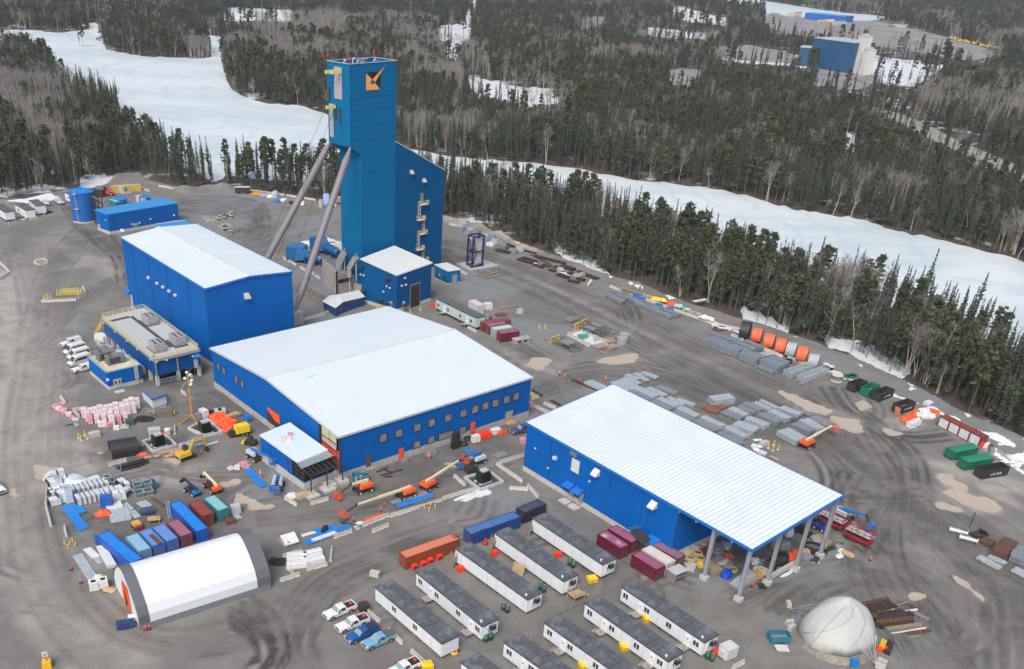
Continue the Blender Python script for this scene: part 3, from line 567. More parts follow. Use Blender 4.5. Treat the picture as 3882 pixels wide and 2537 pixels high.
def forest(name,label,cat,sel,kinds):
 sel=np.where(sel)[0];me=bpy.data.meshes.new(name);me.vertices.add(len(sel));me.vertices.foreach_set('co',np.stack([X[sel],Y[sel],X[sel]*0+SZ],-1).ravel())
 for nm,dt,val in(('rot','FLOAT_VECTOR',np.stack([lean[sel,0],lean[sel,1],rot[sel]],-1).ravel()),('scl','FLOAT_VECTOR',np.stack([scl[sel]*wide[sel],scl[sel]*wide[sel],scl[sel]],-1).ravel())):
  at=me.attributes.new(nm,dt,'POINT');at.data.foreach_set('vector',val.astype(np.float32))
 at=me.attributes.new('idx','INT','POINT');at.data.foreach_set('value',(kind[sel]-kinds[0]).astype(np.int32))
 o=bpy.data.objects.new(name,me);C.objects.link(o);tag(o,label,cat,kind='stuff')
 col=bpy.data.collections.new(name+'_kinds')
 for n_,k in EN(kinds):col.objects.link(bpy.data.objects.new('%s_kind_%02d'%(name,n_),PROT[k][5]))
 g=bpy.data.node_groups.new(name,'GeometryNodeTree');g.interface.new_socket('Geometry',in_out='INPUT',socket_type='NodeSocketGeometry');g.interface.new_socket('Geometry',in_out='OUTPUT',socket_type='NodeSocketGeometry')
 A=g.nodes.new;gi=A('NodeGroupInput');go=A('NodeGroupOutput');ip=A('GeometryNodeInstanceOnPoints');ci=A('GeometryNodeCollectionInfo');ci.inputs['Collection'].default_value=col;ci.inputs['Separate Children'].default_value=True;ci.inputs['Reset Children'].default_value=True
 def na(n_,t):x=A('GeometryNodeInputNamedAttribute');x.data_type=t;x.inputs['Name'].default_value=n_;return x.outputs['Attribute']
 er_=A('FunctionNodeEulerToRotation');K=g.links.new
 K(gi.outputs[0],ip.inputs['Points']);K(ci.outputs[0],ip.inputs['Instance']);ip.inputs['Pick Instance'].default_value=True;K(na('idx','INT'),ip.inputs['Instance Index']);K(na('rot','FLOAT_VECTOR'),er_.inputs[0]);K(er_.outputs[0],ip.inputs['Rotation']);K(na('scl','FLOAT_VECTOR'),ip.inputs['Scale']);K(ip.outputs[0],go.inputs[0])
 md=o.modifiers.new('trees','NODES');md.node_group=g
forest('conifer_forest','dense dark green spruce and pine forest around the lake','forest',(kind<8)&~solo_,list(range(8)))
forest('birch_forest','grey leafless birch and aspen stands among the dark conifers','forest',(kind>=8)&~solo_,list(range(8,12)))
print('trees',len(X))
# ---------------- buildings ----------------
for k,(a,b,c_)in dict(L=(1200,180,340/2203),e1=(330,1120,500/1944),e2=(1060,920,400/1944),e3=(1000,1580,340/1762),e4=(2560,1880,640/2262),e5=(2980,2240,440/2304),e6=(1080,1800,620/2380),e7=(160,1780,500/2287),n=(0,0,1),g0=(3180,1420,320/2380),g1=(2200,1380,1000/2380),g2=(2660,1200,580/2380),g3=(1640,820,700/2380),g4=(880,700,420/2380),g5=(2060,1180,380/1371)).items():CR[k]=(a,b,c_)
def xy(v,z=0):return V3((v.x,v.y,z))
def base(name,label,cat,o,toward,group=None):return TH(name,label,cat,xy(o),yw2(o,toward),group)
def walls(mb,loop,z0,mi=0,skip=()):
 mb.mi=mi;n=len(loop)
 for i in range(n):
  if i in skip:continue
  a,b=loop[i],loop[(i+1)%n];mb.poly([xy(a,z0),xy(b,z0),b,a])
 mb.mi=0
def slab(mb,pts,t,up=True):
 o=ZV(t);n=len(pts);k=len(mb.v);mb.v+=[tuple(p)for p in pts]+[tuple(p+o)for p in pts]
 mb.f.append(tuple(k+i for i in reversed(range(n))));mb.f.append(tuple(k+n+i for i in range(n)));mb.m+=[mb.mi]*2
 for i in range(n):j=(i+1)%n;mb.f.append((k+i,k+j,k+n+j,k+n+i));mb.m.append(mb.mi)
def ou(loop,d):
 c=sum(loop,ZV(0))/len(loop);return[p+xy(p-c).normalized()*d for p in loop]
def edge(mb,loop,w,h,dz=0,closed=True):
 n=len(loop)
 for i in range(n if closed else n-1):a,b=loop[i]+ZV(dz),loop[(i+1)%n]+ZV(dz);d=(b-a).normalized()*w/2;mb.bar(a-d,b+d,w,h)
def foot(par,loop,zc,m=concl,out=.12,name='foundation'):
 mb=MB();L2=ou([xy(p,-.6)for p in loop],out);slab(mb,L2,zc+.6);return pt(par,name,mb,m,1)
def wdir(A,B):d=xy(B-A).normalized();return d,V3((d.y,-d.x,0))
def wbox(mb,A,B,c,w,h,dep=.15,off=.05):
 """box on wall A->B centred at world point c"""
 d,n=wdir(A,B);c=V3(c);h2=ZV(h/2);p=c+n*off;q=c+n*(off+dep);w2=d*w/2
 return mb.hexa([p-w2-h2,q-w2-h2,q+w2-h2,p+w2-h2],[p-w2+h2,q-w2+h2,q+w2+h2,p+w2+h2])
def window(par,A,B,c,x,y,w,h,gm=None,fm=None,z=None):
 p=wp(c,x,y,A,B);mb=MB();d,n=wdir(A,B);gm=gm or glassg;fm=fm or dark
 for s in(-1,1):wbox(mb,A,B,p+d*s*(w/2),.14,h+.14,.12);wbox(mb,A,B,p+ZV(s*h/2),w-.14,.14,.12)
 o=pt(par,'window',mb,fm,1);mb=MB();wbox(mb,A,B,p,w-.1,h-.1,.04);pt(o,'pane',mb,gm,1)
 return o
def lb(par,A,B,c,x,y,s=.45):
 p=wp(c,x,y,A,B);mb=MB();wbox(mb,A,B,p,s,s*.8,s*.8,.03);return pt(par,'wall_light',mb,white,1)
def hood(par,A,B,c,x,y,w=1.1,h=.9,m=None):
 p=wp(c,x,y,A,B);d,n=wdir(A,B);mb=MB();q=p+n*.06;o=n*h*.9;u=ZV(h/2)
 mb.hexa([q-d*w/2-u,q-d*w/2+o-u,q+d*w/2+o-u,q+d*w/2-u],[q-d*w/2+u,q-d*w/2+o-u*.6,q+d*w/2+o-u*.6,q+d*w/2+u]);return pt(par,'vent_hood',mb,m or lgrey,1)
def door(par,A,B,c,x,y,w,h,m=None,name='door',glassy=False,z0=None):
 """x,y = foot of the door"""
 p=wp(c,x,y,A,B);p.z=max(p.z,0)if z0 is None else z0;mb=MB();wbox(mb,A,B,p+ZV(h/2),w,h,.09,.14);o=pt(par,name,mb,m or grey,1)
 d,n=wdir(A,B)
 if glassy:
  for s in(-1,1):mb=MB();wbox(mb,A,B,p+d*s*w*.24+ZV(h*.66),w*.22,h*.36,.04,.24);pt(o,'pane',mb,glass,1)
 mb=MB();wbox(mb,A,B,p+d*w*(.04 if glassy else.38)+ZV(h*.48),.07,.25,.08,.24);pt(o,'handle',mb,dark,1);return o
def ca_(par,A,B,c,x,y,w=2.2,dep=1.5,m=None,t=.5):
 p=wp(c,x,y,A,B);d,n=wdir(A,B);mb=MB();q=p+n*.05;W2=d*w/2
 slab(mb,[q-W2,q-W2+n*dep-ZV(t),q+W2+n*dep-ZV(t),q+W2],.14);
 for s in(-1,1):mb.bar(q+W2*s*.9,q+W2*s*.9+n*dep*.8-ZV(t*1.4),.08)
 return pt(par,'door_canopy',mb,m or trimb,1)
def seams(mb,A,B,za,zb,z0,ts,w=.1,mi=1):
 mb.mi=mi
 for t in ts:p=A.lerp(B,t);z=za+(zb-za)*t;d,n=wdir(A,B);a=xy(p,z0)+n*.035;mb.bar(a,xy(a,z-.05),w,.06)
 mb.mi=0
seamm=mat('cladding_joint',(.01,.05,.2),.6);seamt=mat('headframe_joint',(.008,.10,.25),.5)
A0,A1,A2,A3=P('n',776.7,1097.5,20.6),P('n',1106.3,1032.3,20.6),P('n',745,853,20.6),P('n',459.2,904,20.6)
Ar0,Ar1=wp('n',945.5,1049.3,A0,A1),wp('n',603.3,865.6,A3,A2)
ha=base('process_hall','tall blue corrugated process hall with white low gable roof, left of the headframe','hall',A0,A1)
mb=MB();walls(mb,[A0,Ar0,A1,A2,Ar1,A3],.8);seams(mb,A3,A0,20.6,20.6,.9,(.13,.34,.56,.80,.995),.14)
wa=pt(ha,'wall',mb,[wblue,seamm],1);foot(ha,[A0,A1,A2,A3],.8)
def gable(par,a,b,c,d,r0,r1,m,trim,th=.28,ov=.35,tm=None):
 """a-d: eaves (a,b on one gable end with ridge r0; c,d on the other with r1)"""
 L=ou([a,r0,b,c,r1,d],ov);a,r0,b,c,r1,d=L;mb=MB();up=ZV(.03)
 for q in([a,r0,r1,d],[r0,b,c,r1]):slab(mb,[p+up for p in q],th)
 roof=pt(par,'roof',mb,m,1);mb=MB();edge(mb,[a,r0,b,c,r1,d],.22,.42,.12);pt(roof,'roof_trim',mb,tm or trim,1)
 mb=MB();mb.bar(r0+ZV(th+.1),r1+ZV(th+.1),.7,.14);pt(roof,'ridge_cap',mb,trim,1);return roof
gable(ha,A0,A1,A2,A3,Ar0,Ar1,whroofy,white,tm=trimb)
for x,y in((1257,1005),(1330,1052),(1380,1083),(1432,1117),(1484,1152)):lb(ha,A3,A0,'a0',x,y,.75)
hood(ha,A0,A1,'a0',2072,1155,1.5,1.4)
door(ha,A3,A0,'a0',1120,1238,1.6,3.4,lgrey);ca_(ha,A3,A0,'a0',1090,1115,2.6,1.6)
B0,B1,B2,B3=P('n',1283.6,1659.2,10.07),P('n',2014.9,1434.1,10.07),P('n',1470.5,1167.2,10.07),P('n',800.5,1323.8,10.07)
Br0,Br1=wp('n',1009,1436.3,B3,B0),wp('n',1723.5,1254.9,B2,B1)
hb=base('assembly_building','wide low blue building with a huge white gable roof and an unfinished corner','hall',B0,B1)
Bc=B3 .lerp(B0,.865)
mb=MB();lz=1.5
for q in([B0,B1],[B1,Br1],[Br1,B2],[B2,B3],[B3,Br0]):mb.poly([xy(q[0],lz),xy(q[1],lz),q[1],q[0]])
t_=((Bc-B3).length)/((B0-B3).length);zc_=Br0 .z-(t_-.5)*2*(Br0 .z-10.07);Bct=xy(Bc,zc_)
mb.poly([xy(Br0,lz),xy(Bc,lz),Bct,Br0]);
pt(hb,'wall',mb,[wblue,seamm],1);foot(hb,[B0,B1,B2,B3],1.5,conc,.18)
mb=MB();d_,n_=wdir(B3,B0);ins_=-n_*.9
mb.poly([xy(Bc,1.5)+ins_,xy(B0,1.5)+ins_,xy(B0,10)+ins_,xy(Bct,zc_)+ins_]);pt(hb,'dark_interior',mb,dark,1)  # dark sheet set back behind the open framing
mb=MB()
for z in(2.4,4.4,6.2,7.9):mb.bar(xy(Bc,z)+ins_*.2,xy(B0,z)+ins_*.2,.22)
for t in(0,.5,1):p=Bc.lerp(B0,t);mb.bar(xy(p,1.5)+ins_*.3,xy(p,9.8)+ins_*.3,.3)
pt(hb,'wall_framing',mb,dark,1)
mb=MB();q0,q1=Bc.lerp(B0,.12),Bc.lerp(B0,.86);mb.poly([xy(q0,8.2)+ins_*.15,xy(q1,8.0)+ins_*.15,xy(q1,9.6)+ins_*.15,xy(q0,10.2)+ins_*.15]);pt(hb,'insulation',mb,mat('yellow_insulation',(.5,.47,.28),.9,var=.2),1)
mb=MB();mb.poly([xy(q0,3.6)+ins_*.12,xy(q1,3.2)+ins_*.12,xy(q1,6.3)+ins_*.12,xy(q0,6.5)+ins_*.12]);mb.poly([xy(Bc.lerp(B0,.9),2.2)+ins_*.12,xy(B0,2.2)+ins_*.12,xy(B0,7)+ins_*.12,xy(Bc.lerp(B0,.9),6.6)+ins_*.12]);pt(hb,'tarpaulin',mb,tarpo,1)
mb=MB();mb.poly([xy(q0,6.7)+ins_*.1,xy(q1,6.4)+ins_*.1,xy(q1,7.9)+ins_*.1,xy(q0,8.2)+ins_*.1]);pt(hb,'plastic_sheet',mb,mat('clear_sheet',(.5,.42,.42),.3,var=.3),1)
gable(hb,B0,B3,B2,B1,Br0,Br1,whroofx,white,ov=.3,tm=mat('roof_edge_grey',(.45,.5,.55),.5))
for x,y in((1002,1020),(1136,980),(1290,932),(1413,893),(1550,852),(1679,812),(1778,780),(1865,752),(1948,727),(2043,698),(2123,672)):window(hb,B0,B1,'b1',x,y,1.9,1.9)
for x,y,w in((1286,1077,2.0),(1407,1035,1.9),(1532,998,4.3),(1672,953,1.9)):window(hb,B0,B1,'b1',x,y,w,1.7)
for x,y in((1842,420),(1889,457),(1993,530),(2044,568)):window(hb,B3,B0,'b0',x,y,1.3,1.9)
door(hb,B0,B1,'b1',878,1258,1.3,2.7,mat('brown_opening',(.12,.07,.05),.8));door(hb,B0,B1,'b1',1152,1200,1.3,2.7,tarpo,'door_curtain');door(hb,B0,B1,'b1',1753,978,1.3,2.7,tarpo,'door_curtain');door(hb,B0,B1,'b1',2056,880,2.2,2.6,mat('tan_door',(.4,.34,.27),.8))
o1,o2=wp('b1',45,945,B3,B0),wp('b1',142,930,B3,B0);o1 .z=o2 .z=0;mb=MB();w_=(o2-o1).length;wbox(mb,B3,B0,(o1+o2)/2+ZV(3),w_,4.6,.06,.05);od=pt(hb,'opening',mb,dark,1)
mb=MB();d_,n_=wdir(B3,B0);c0=(o1+o2)/2+n_*.14;mb.poly([c0-d_*w_*.5+ZV(5.3),c0-d_*w_*.5+ZV(4.6),c0+d_*w_*.1+ZV(3.0),c0+d_*w_*.5+ZV(3.1),c0+d_*w_*.5+ZV(5.3)]);pt(od,'tarpaulin',mb,tarpo,1)
f0,f1,f2,f3=P('e3',655,915,5.4),P('e3',1250,672,6.6),P('e3',515,140,6.6),P('e3',-75,385,5.4)
an=base('entrance_annex','low blue annex with white lean-to roof and bare dark steel at its corner','annex',f3,f0)
mb=MB();fe=f3 .lerp(f0,.86);mb.poly([xy(f3,1.5),xy(fe,1.5),xy(fe,5.4),f3]);mb.poly([xy(f2,1.5),xy(f3,1.5),f3,f2]);pt(an,'wall',mb,[wblue],1)
mb=MB();slab(mb,[p+ZV(.03)for p in ou([f0,f1,f2,f3],.15)],.3);rf=pt(an,'roof',mb,mat('bluish_white_roof',(.54,.65,.71),.4,rib=.45,ribax='y',ribc=.06,var=.04,sc=.2),1)
mb=MB();s0,s1=P('e3',738,1022,5.2),P('e3',1370,770,6.0);slab(mb,[f0+ZV(-.12),s0+ZV(-.1),s1+ZV(-.1),f1+ZV(-.12)],.12);pt(an,'roof_deck',mb,galv,1)
g0=P('e3',800,1430,0);g1=P('e3',1480,1170,0);g3=P('e3',-60,830,0)
mb=MB();d1=(g1-g0).normalized();d3=(g3-g0).normalized()
k0=g0;
for a,b in((g0,g1),(g0,g3)):mb.bar(a+ZV(.75),b+ZV(.75),.35,1.7)
pt(an,'foundation',mb,concl,1)
mb=MB();mb.bar(g0+ZV(1.62),g0 .lerp(g1,.8)+ZV(1.62),.3,.06);mb.bar(g0+ZV(1.62),g0 .lerp(g3,.36)+ZV(1.62),.3,.06);pt(an,'membrane',mb,trimb,1)
mb=MB();zt=4.5;e0=P('e3',925,1180,4.6);e1=P('e3',1545,930,4.6);i0=P('e3',760,1020,5.0);i1=P('e3',1380,775,5.2)
mb.bar(e0,e1,.3);mb.bar(i0,i1,.25)
for k in range(8):t=k/7;mb.bar(e0 .lerp(e1,t),i0 .lerp(i1,t),.2)
for k in(.25,.5,.75):mb.bar(e0 .lerp(i0,k),e1 .lerp(i1,k),.12)
for p in(e0,e0 .lerp(e1,.5),e1):mb.bar(xy(p,0),p,.25)
mb.bar(xy(g0,1.7),xy(g0,4.6),.25)
for z in(2.6,3.6,4.5):mb.bar(xy(g0,z),xy(g0 .lerp(g3,.34),z),.22)
for k in(.17,.34):mb.bar(xy(g0 .lerp(g3,k),1.6),xy(g0 .lerp(g3,k),5),.22)
pt(an,'steel_frame',mb,dark,1)
mb=MB();gi=(g0+g1+g3)/3;mb.hexa([xy(g0 .lerp(gi,.12),0),xy(g1 .lerp(gi,.12),0),xy(g1 .lerp(g3,.3),0),xy(g3 .lerp(gi,.2),0)],[xy(g0 .lerp(gi,.12),4),xy(g1 .lerp(gi,.12),4),xy(g1 .lerp(g3,.3),4),xy(g3 .lerp(gi,.2),4)]);pt(an,'dark_interior',mb,black,1)  # solid black block painted in for the shaded inside of the bare frame
for p in(e0,e0 .lerp(e1,.5)):
 mb=MB();q=xy(p);mb.cbox(q+ZV(.25),(2.6,2.6,.5),an.rotation_euler.z);mb.cbox(q+ZV(.7),(.7,.7,.5),an.rotation_euler.z);pt(an,'footing',mb,concl,1)
W0,W1,W2,W3=P('n',2846.4,2084.6,11.18),P('n',3183.7,1881.9,13.44),P('n',2326.4,1465.6,13.44),P('n',2000,1607.4,11.18)
hw=base('warehouse','long blue warehouse with white ribbed single-slope roof and an open canopy end on posts','warehouse',W3,W0)
We=xy(wp('d2',1277,212,W3,W0),11.18);tt=(We-W3).length/(W0-W3).length;Wf=W2 .lerp(W1,tt)
iW=[p+xy(q-p).normalized()*.35 for p,q in((W3,Wf),(We,W2),(Wf,W3),(W2,We))]
mb=MB();lp=[W3,We,Wf,W2];walls(mb,[p-ZV(.1)for p in lp],1.1)
seams(mb,W3,We,11.1,11.1,1.2,(.185,.375,.59,.80),.16);wa=pt(hw,'wall',mb,[wblue,seamm],1);foot(hw,lp,1.1)
mb=MB();slab(mb,[p+ZV(.03)for p in ou([W3,W0,W1,W2],.35)],.35);rf=pt(hw,'roof',mb,seamroof,1)
mb=MB();edge(mb,ou([W3,W0,W1,W2],.5),.3,.5,.12);pt(rf,'roof_trim',mb,trimb,1)
mb=MB()
for k in range(5):a=We.lerp(W0,k/4)-ZV(.45);b=Wf.lerp(W1,k/4)-ZV(.45);mb.bar(a,b,.3,.7)
for k in range(9):a=W0 .lerp(W1,k/8)-ZV(.15);b=We.lerp(Wf,k/8)-ZV(.15);mb.bar(a,b,.12,.25)
pt(rf,'roof_beams',mb,mat('beam_grey',(.42,.42,.43),.5),1)
posts=[(W0,'n',2801.5,2262),(W1,'n',3110.7,2098),(None,'d2',1490,765),(None,'d3',25,805),(None,'d3',262,690)]
for r,c,x,y in posts:
 b=P(c,x,y,.9)
 mb=MB();mb.box(-.7,.7,-.55,.55,-.3,.9);ft=pt(hw,'post_pier',mb,concl,world=False);ft.location=(Matrix.Rotation(-hw.rotation_euler.z,4,'Z')@(xy(b)-hw.location))
 A_,B_=W0,W1;e=xy(W1-W0);s_=(xy(b)-xy(W3)).dot(V3((-(xy(W0-W3)).y,xy(W0-W3).x,0)).normalized())/(xy(W2-W3)).length;zt=11.18+(13.44-11.18)*max(0,min(1,abs(s_)))-.3
 mb=MB();mb.box(-.3,.3,-.06,.06,.9,zt);mb.box(-.3,-.22,-.25,.25,.9,zt);mb.box(.22,.3,-.25,.25,.9,zt);o=pt(hw,'post',mb,mat('post_grey',(.33,.33,.35),.5));o.location=ft.location
 if c!='d3':
  mb=MB();mb.box(-.42,-.30,-.25,.05,1.2,zt);pt(o,'downpipe',mb,eblue)
for x,y in((70,1110),(177,1274),(525,1388)):lb(hw,W3,W0,'b2',x,y,.35)
lb(hw,W3,W0,'b2',240,1189,.8)
p=wp('b2',405,1258,W3,W0);mb=MB();wbox(mb,W3,W0,p,2.2,2.9,.1,.05);pt(hw,'white_panel',mb,white,1)
hood(hw,W3,W0,'b2',588,1308,1.5,1.3,white);hood(hw,W3,W0,'d2',1068,165,1.5,1.3,white)
p=wp('b2',398,1155,W3,W0);mb=MB();
for i in range(4):wbox(mb,W3,W0,p+xy(We-W3).normalized()*(i-1.5)*.45,.3,.7,.5,.05)
pt(hw,'vent_pipes',mb,galv,1)
for x,y in((375,100),(450,150)):
 door(hw,W3,W0,'d2',x,y,1.2,2.3,grey);ca_(hw,W3,W0,'d2',x-8,y-112,2.3,1.7);p=wp('d2',x,y,W3,W0);d_,n_=wdir(W3,W0);mb=MB();mb.cbox(xy(p,.15)+n_*1.8-d_*.2,(2.2,1.8,.3),hw.rotation_euler.z);pt(hw,'doorstep',mb,concl,1)
ca_(hw,W3,W0,'d2',1080,445,2.6,2)
p=wp('d2',975,225,W3,W0);d_,n_=wdir(W3,W0);mb=MB()
for k in(0,.5):
 a=xy(p,8.5)+n_*.2+d_*k;b=xy(p,3.6)+n_*.2+d_*k;mb.path([a,b,b+n_*3.2-d_*1.6-ZV(.6)],.07,6)
pt(hw,'conduit',mb,eblue,1)
TZ,TB=66.3,44.5
T0,T1,T2,T3=P('n',1324.1,244,TZ),P('n',1504.2,230.5,TZ),P('n',1418.7,217,TZ),P('n',1239.5,230.5,TZ)
te=xy(T1-T0).normalized();tn=xy(T3-T0).normalized();TL=xy(T1-T0).length;TW=xy(T3-T0).length
ht=base('headframe','towering blue mine headframe with stepped tower and sloping hoist house, centre of the site','headframe',T0,T1)
def T(s,w,z):return V3((T0 .x,T0 .y,0))+te*s+tn*w+ZV(z)
s1=4.08;tw=TW*1.0;hs=44.8
mb=MB();zb=TB;zs=41.9
mb.poly([T(0,0,TZ),T(0,0,zb),T(s1,0,zs),T(TL,0,zs),T(TL,0,TZ)]);mb.poly([T(0,TW,TZ),T(TL,TW,TZ),T(TL,TW,zs),T(s1,TW,zs),T(0,TW,zb)]);mb.poly([T(0,TW,TZ),T(0,TW,zb),T(0,0,zb),T(0,0,TZ)]);mb.poly([T(TL,0,zs),T(TL,TW,zs),T(TL,TW,TZ),T(TL,0,TZ)]);mb.poly([T(0,0,zb),T(0,TW,zb),T(s1,TW,zs),T(s1,0,zs)]);mb.poly([T(0,0,TZ-1.6),T(TL,0,TZ-1.6),T(TL,TW,TZ-1.6),T(0,TW,TZ-1.6)])
mb.mi=1
for z in(64,57.5,50,54.2,46):
 for a,b in((T(-.03,-.03,z),T(TL,-.03,z)),(T(-.03,TW,z),T(-.03,-.03,z))):mb.bar(a,b,.05,.12)
mb.mi=0;ub=pt(ht,'tower_head',mb,[tblue,seamt],1)
mb=MB();edge(mb,[T(0,0,TZ),T(TL,0,TZ),T(TL,TW,TZ),T(0,TW,TZ)],.35,.15,.05);pt(ub,'parapet_cap',mb,lgrey,1)
mb=MB();walls(mb,[T(s1,0,zs+.1),T(TL,0,zs+.1),T(TL,tw,zs+.1),T(s1,tw,zs+.1)],2.5)
mb.mi=1
for z in(37.2,22.5,12):mb.bar(T(s1-.03,-.03,z),T(TL,-.03,z),.05,.12);mb.bar(T(s1-.03,tw,z),T(s1-.03,-.03,z),.05,.12)
mb.mi=0;pt(ht,'tower_shaft',mb,[tblue,seamt],1)
hx=wp('n',1685.2,648.3,T0,T1);hz1=hx.z;hz0=wp('n',1500.6,538,T0,T1).z;print('hoist',hz0,hz1)
mb=MB();hsd=(xy(hx)-xy(T0)).dot(te);HS=hsd
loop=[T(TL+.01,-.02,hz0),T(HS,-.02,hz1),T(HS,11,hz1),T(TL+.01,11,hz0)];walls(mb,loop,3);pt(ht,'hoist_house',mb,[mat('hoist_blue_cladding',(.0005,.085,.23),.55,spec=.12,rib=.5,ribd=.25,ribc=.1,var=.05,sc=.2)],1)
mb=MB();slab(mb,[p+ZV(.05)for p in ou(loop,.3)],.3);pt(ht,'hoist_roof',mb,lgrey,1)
mb=MB();slab(mb,[T(s1-.1,-.12,-.5),T(HS+.1,-.12,-.5),T(HS+.1,11,-.5),T(s1-.1,11,-.5)],3.5);pt(ht,'foundation',mb,concl,1)
LA,LB=T(0,-.14,0),T(TL,-.14,0)
def logo(pts,m,off=0):
 mb=MB();mb.poly([wp('L',x,y,LA,LB)-tn*off for x,y in pts]);pt(emb,'emblem_field',mb,m,1)
mb=MB();mb.poly([wp('L',x,y,T(0,-.07,0),T(TL,-.07,0))for x,y in((1205,612),(1205,1070),(1575,1045),(1590,600))]);emb=pt(ht,'emblem',mb,tblue,1)
OR_=mat('emblem_orange',(.9,.36,.07),.5,var=.03);BL_=mat('emblem_black',(.012,.012,.014),.5,var=.05)
logo([(1228,622),(1372,782),(1540,590)],BL_);logo([(1440,858),(1565,1015),(1578,640),(1562,650)],BL_)
logo([(1218,632),(1218,1058),(1318,855),(1372,797)],OR_);logo([(1218,1058),(1562,1030),(1428,868),(1372,925),(1318,855)],OR_)
logo([(1378,780),(1440,852),(1685,448)],OR_,.04)
def fb_(c,x,y,w,h,m,name,dep=.12):
 p=wp(c,x,y,T(0,TW,0),T(0,0,0));mb=MB();wbox(mb,T(0,TW,0),T(0,0,0),p,w,h,dep,.03);return pt(ht,name,mb,m,1)
lou=mat('louvre_grey',(.36,.33,.36),.6,var=.1)
fb_('t1',627,700,3.1,8.3,lou,'louvre');fb_('t1',573,1015,1.6,9,lou,'louvre')
for x,y in((557,795),(610,943),(645,980)):fb_('t1',x,y,.8,4,glass,'window')
for x,y,l in((620,605,3.4),(570,602,3.4),(575,897,3.4)):
 p=wp('t1',x+30,y,T(0,TW,0),T(0,0,0));mb=MB();mb.bar(p,p-te*l-tn*.0,.5,.9);pt(ht,'hoist_beam',mb,mat('beam_yellow',(.68,.62,.2),.5),1)
for c,x,y in(('a1',1240,115),('a1',1345,185)):hood(ht,LA,LB,c,x,y,1.2,1.1)
mb=MB();q=T(TL*.55,TW*.55,TZ-1.6);mb.tube(q,q+ZV(1.9),1.0,1.0,14);mb.tube(q+ZV(1.9),q+ZV(2.1),1.25,1.25,14);pt(ht,'roof_fan',mb,galv,1)
for s,w_,m_ in((.12,.5,white),(.3,.3,white),(.65,.3,white),(.42,.75,white)):
 q=T(TL*s,TW*w_,TZ-1.6);mb=MB();mb.path([q,q+ZV(1.8),q+te*.5+ZV(2.2),q+te*.9+ZV(1.7)],.16,6);pt(ht,'vent_pipe',mb,m_,1)
for s,w_ in((.01,.98),(.98,.98),(.02,.02)):
 q=T(TL*s,TW*w_,TZ);mb=MB();mb.tube(q,q+ZV(1.2),.08,.08,6);mb.tube(q+ZV(1.2),q+ZV(1.8),.25,.2,8);pt(ht,'beacon',mb,redc,1)
HA,HB=T(TL,-.1,0),T(HS,-.1,0)
dr=wp('a1',1330,330,HA,HB);mb=MB();wbox(mb,HA,HB,dr,1.3,2.6,.08,.05);pt(ht,'door',mb,grey,1)
lad=MB()
def cage(mb,a,b,r=.45):
 for k in range(5):
  t=-PI*k/4;o=te*(r*cos(t))-tn*(-r*sin(t))*1.0;mb.bar(a+o,b+o,.07)
 n=max(2,int((a-b).length/1.1))
 for i in range(n+1):
  c=a.lerp(b,i/n)
  for k in range(4):
   t=-PI*k/4;t2=-PI*(k+1)/4;mb.bar(c+te*(r*cos(t))-tn*(-r*sin(t)),c+te*(r*cos(t2))-tn*(-r*sin(t2)),.07)
def landing(mb,p,w=2.2):
 mb.cbox(p-tn*.8,(w,1.3,.12),ht.rotation_euler.z)
 for z in(.55,1.1):
  a=p-tn*1.45-te*w/2;b=p-tn*1.45+te*w/2;mb.bar(a+ZV(z),b+ZV(z),.08);mb.bar(a+ZV(z),a+tn*1.3+ZV(z),.08);mb.bar(b+ZV(z),b+tn*1.3+ZV(z),.08)
 for k in range(4):a=p-tn*1.45-te*w*(.5-k/3);mb.bar(a,a+ZV(1.1),.08)
lv=[(1335,385,1300,500),(1308,515,1335,625),(1325,632,1293,755),(1300,765,1330,855)]
for x0,y0,x1,y1 in lv:
 a=wp('a1',x0,y0,HA,HB);landing(lad,a,2.8);xl=x1;b=wp('a1',x1,y1,HA,HB);t_=xy(b);top=V3((t_.x,t_.y,a.z+1));cage(lad,top-tn*.3,b-tn*.3)
a=wp('a1',1335,860,HA,HB);landing(lad,a,3)
pt(ht,'caged_ladder',lad,mat('ladder_cream',(.66,.60,.36),.6,var=.15),1)
def leg(top,bot,r=1.02):
 mb=MB();a,b=V3(top),V3(bot);d=(b-a).normalized();L=(b-a).length
 mb.tube(a,a+d*4,.35,r,16);mb.tube(a+d*4,b-d*5,r,r,16);mb.tube(b-d*5,b,r,.4,16)
 for k in(.12,.35,.58,.8):mb.tube(a+d*L*k,a+d*(L*k+.3),r*1.14,r*1.14,16)
 return mb
legm=mat('leg_grey',(.185,.175,.20),.5,var=.08)
pb=P('a1',268,1390,0);f2=P('a1',262,1285,3.6);f2=V3((pb.x,pb.y,3.8))if(xy(f2)-pb).length<5 else f2
bestk=None
for k in range(0,400):
 q=f2+tn*(k*.1);u,v,_=projn(np.array([q.x]),np.array([q.y]),np.array([q.z]));u=float(u[0])*1.6318;v=float(v[0])*1.6318
 e=abs((v-542.5)*(1011-1249)-(u-1249)*(983-542.5));
 if bestk is None or e<bestk[0]:bestk=(e,k*.1)
f1=f2+tn*bestk[1];print('leg spread',bestk,TL,TW,HS,(f2-T(0,0,0)).dot(te))
for tp,ft in((T(.2,TW-.2,TB),f1),(T(.2,.2,TB-.2),f2)):
 l=pt(ht,'back_leg',leg(tp,ft),legm,world=True,smooth=False);mb=MB();mb.cbox((ft.x,ft.y,1.6),(3.4,3.4,4.2),ht.rotation_euler.z);pt(l,'pedestal',mb,concl,1)
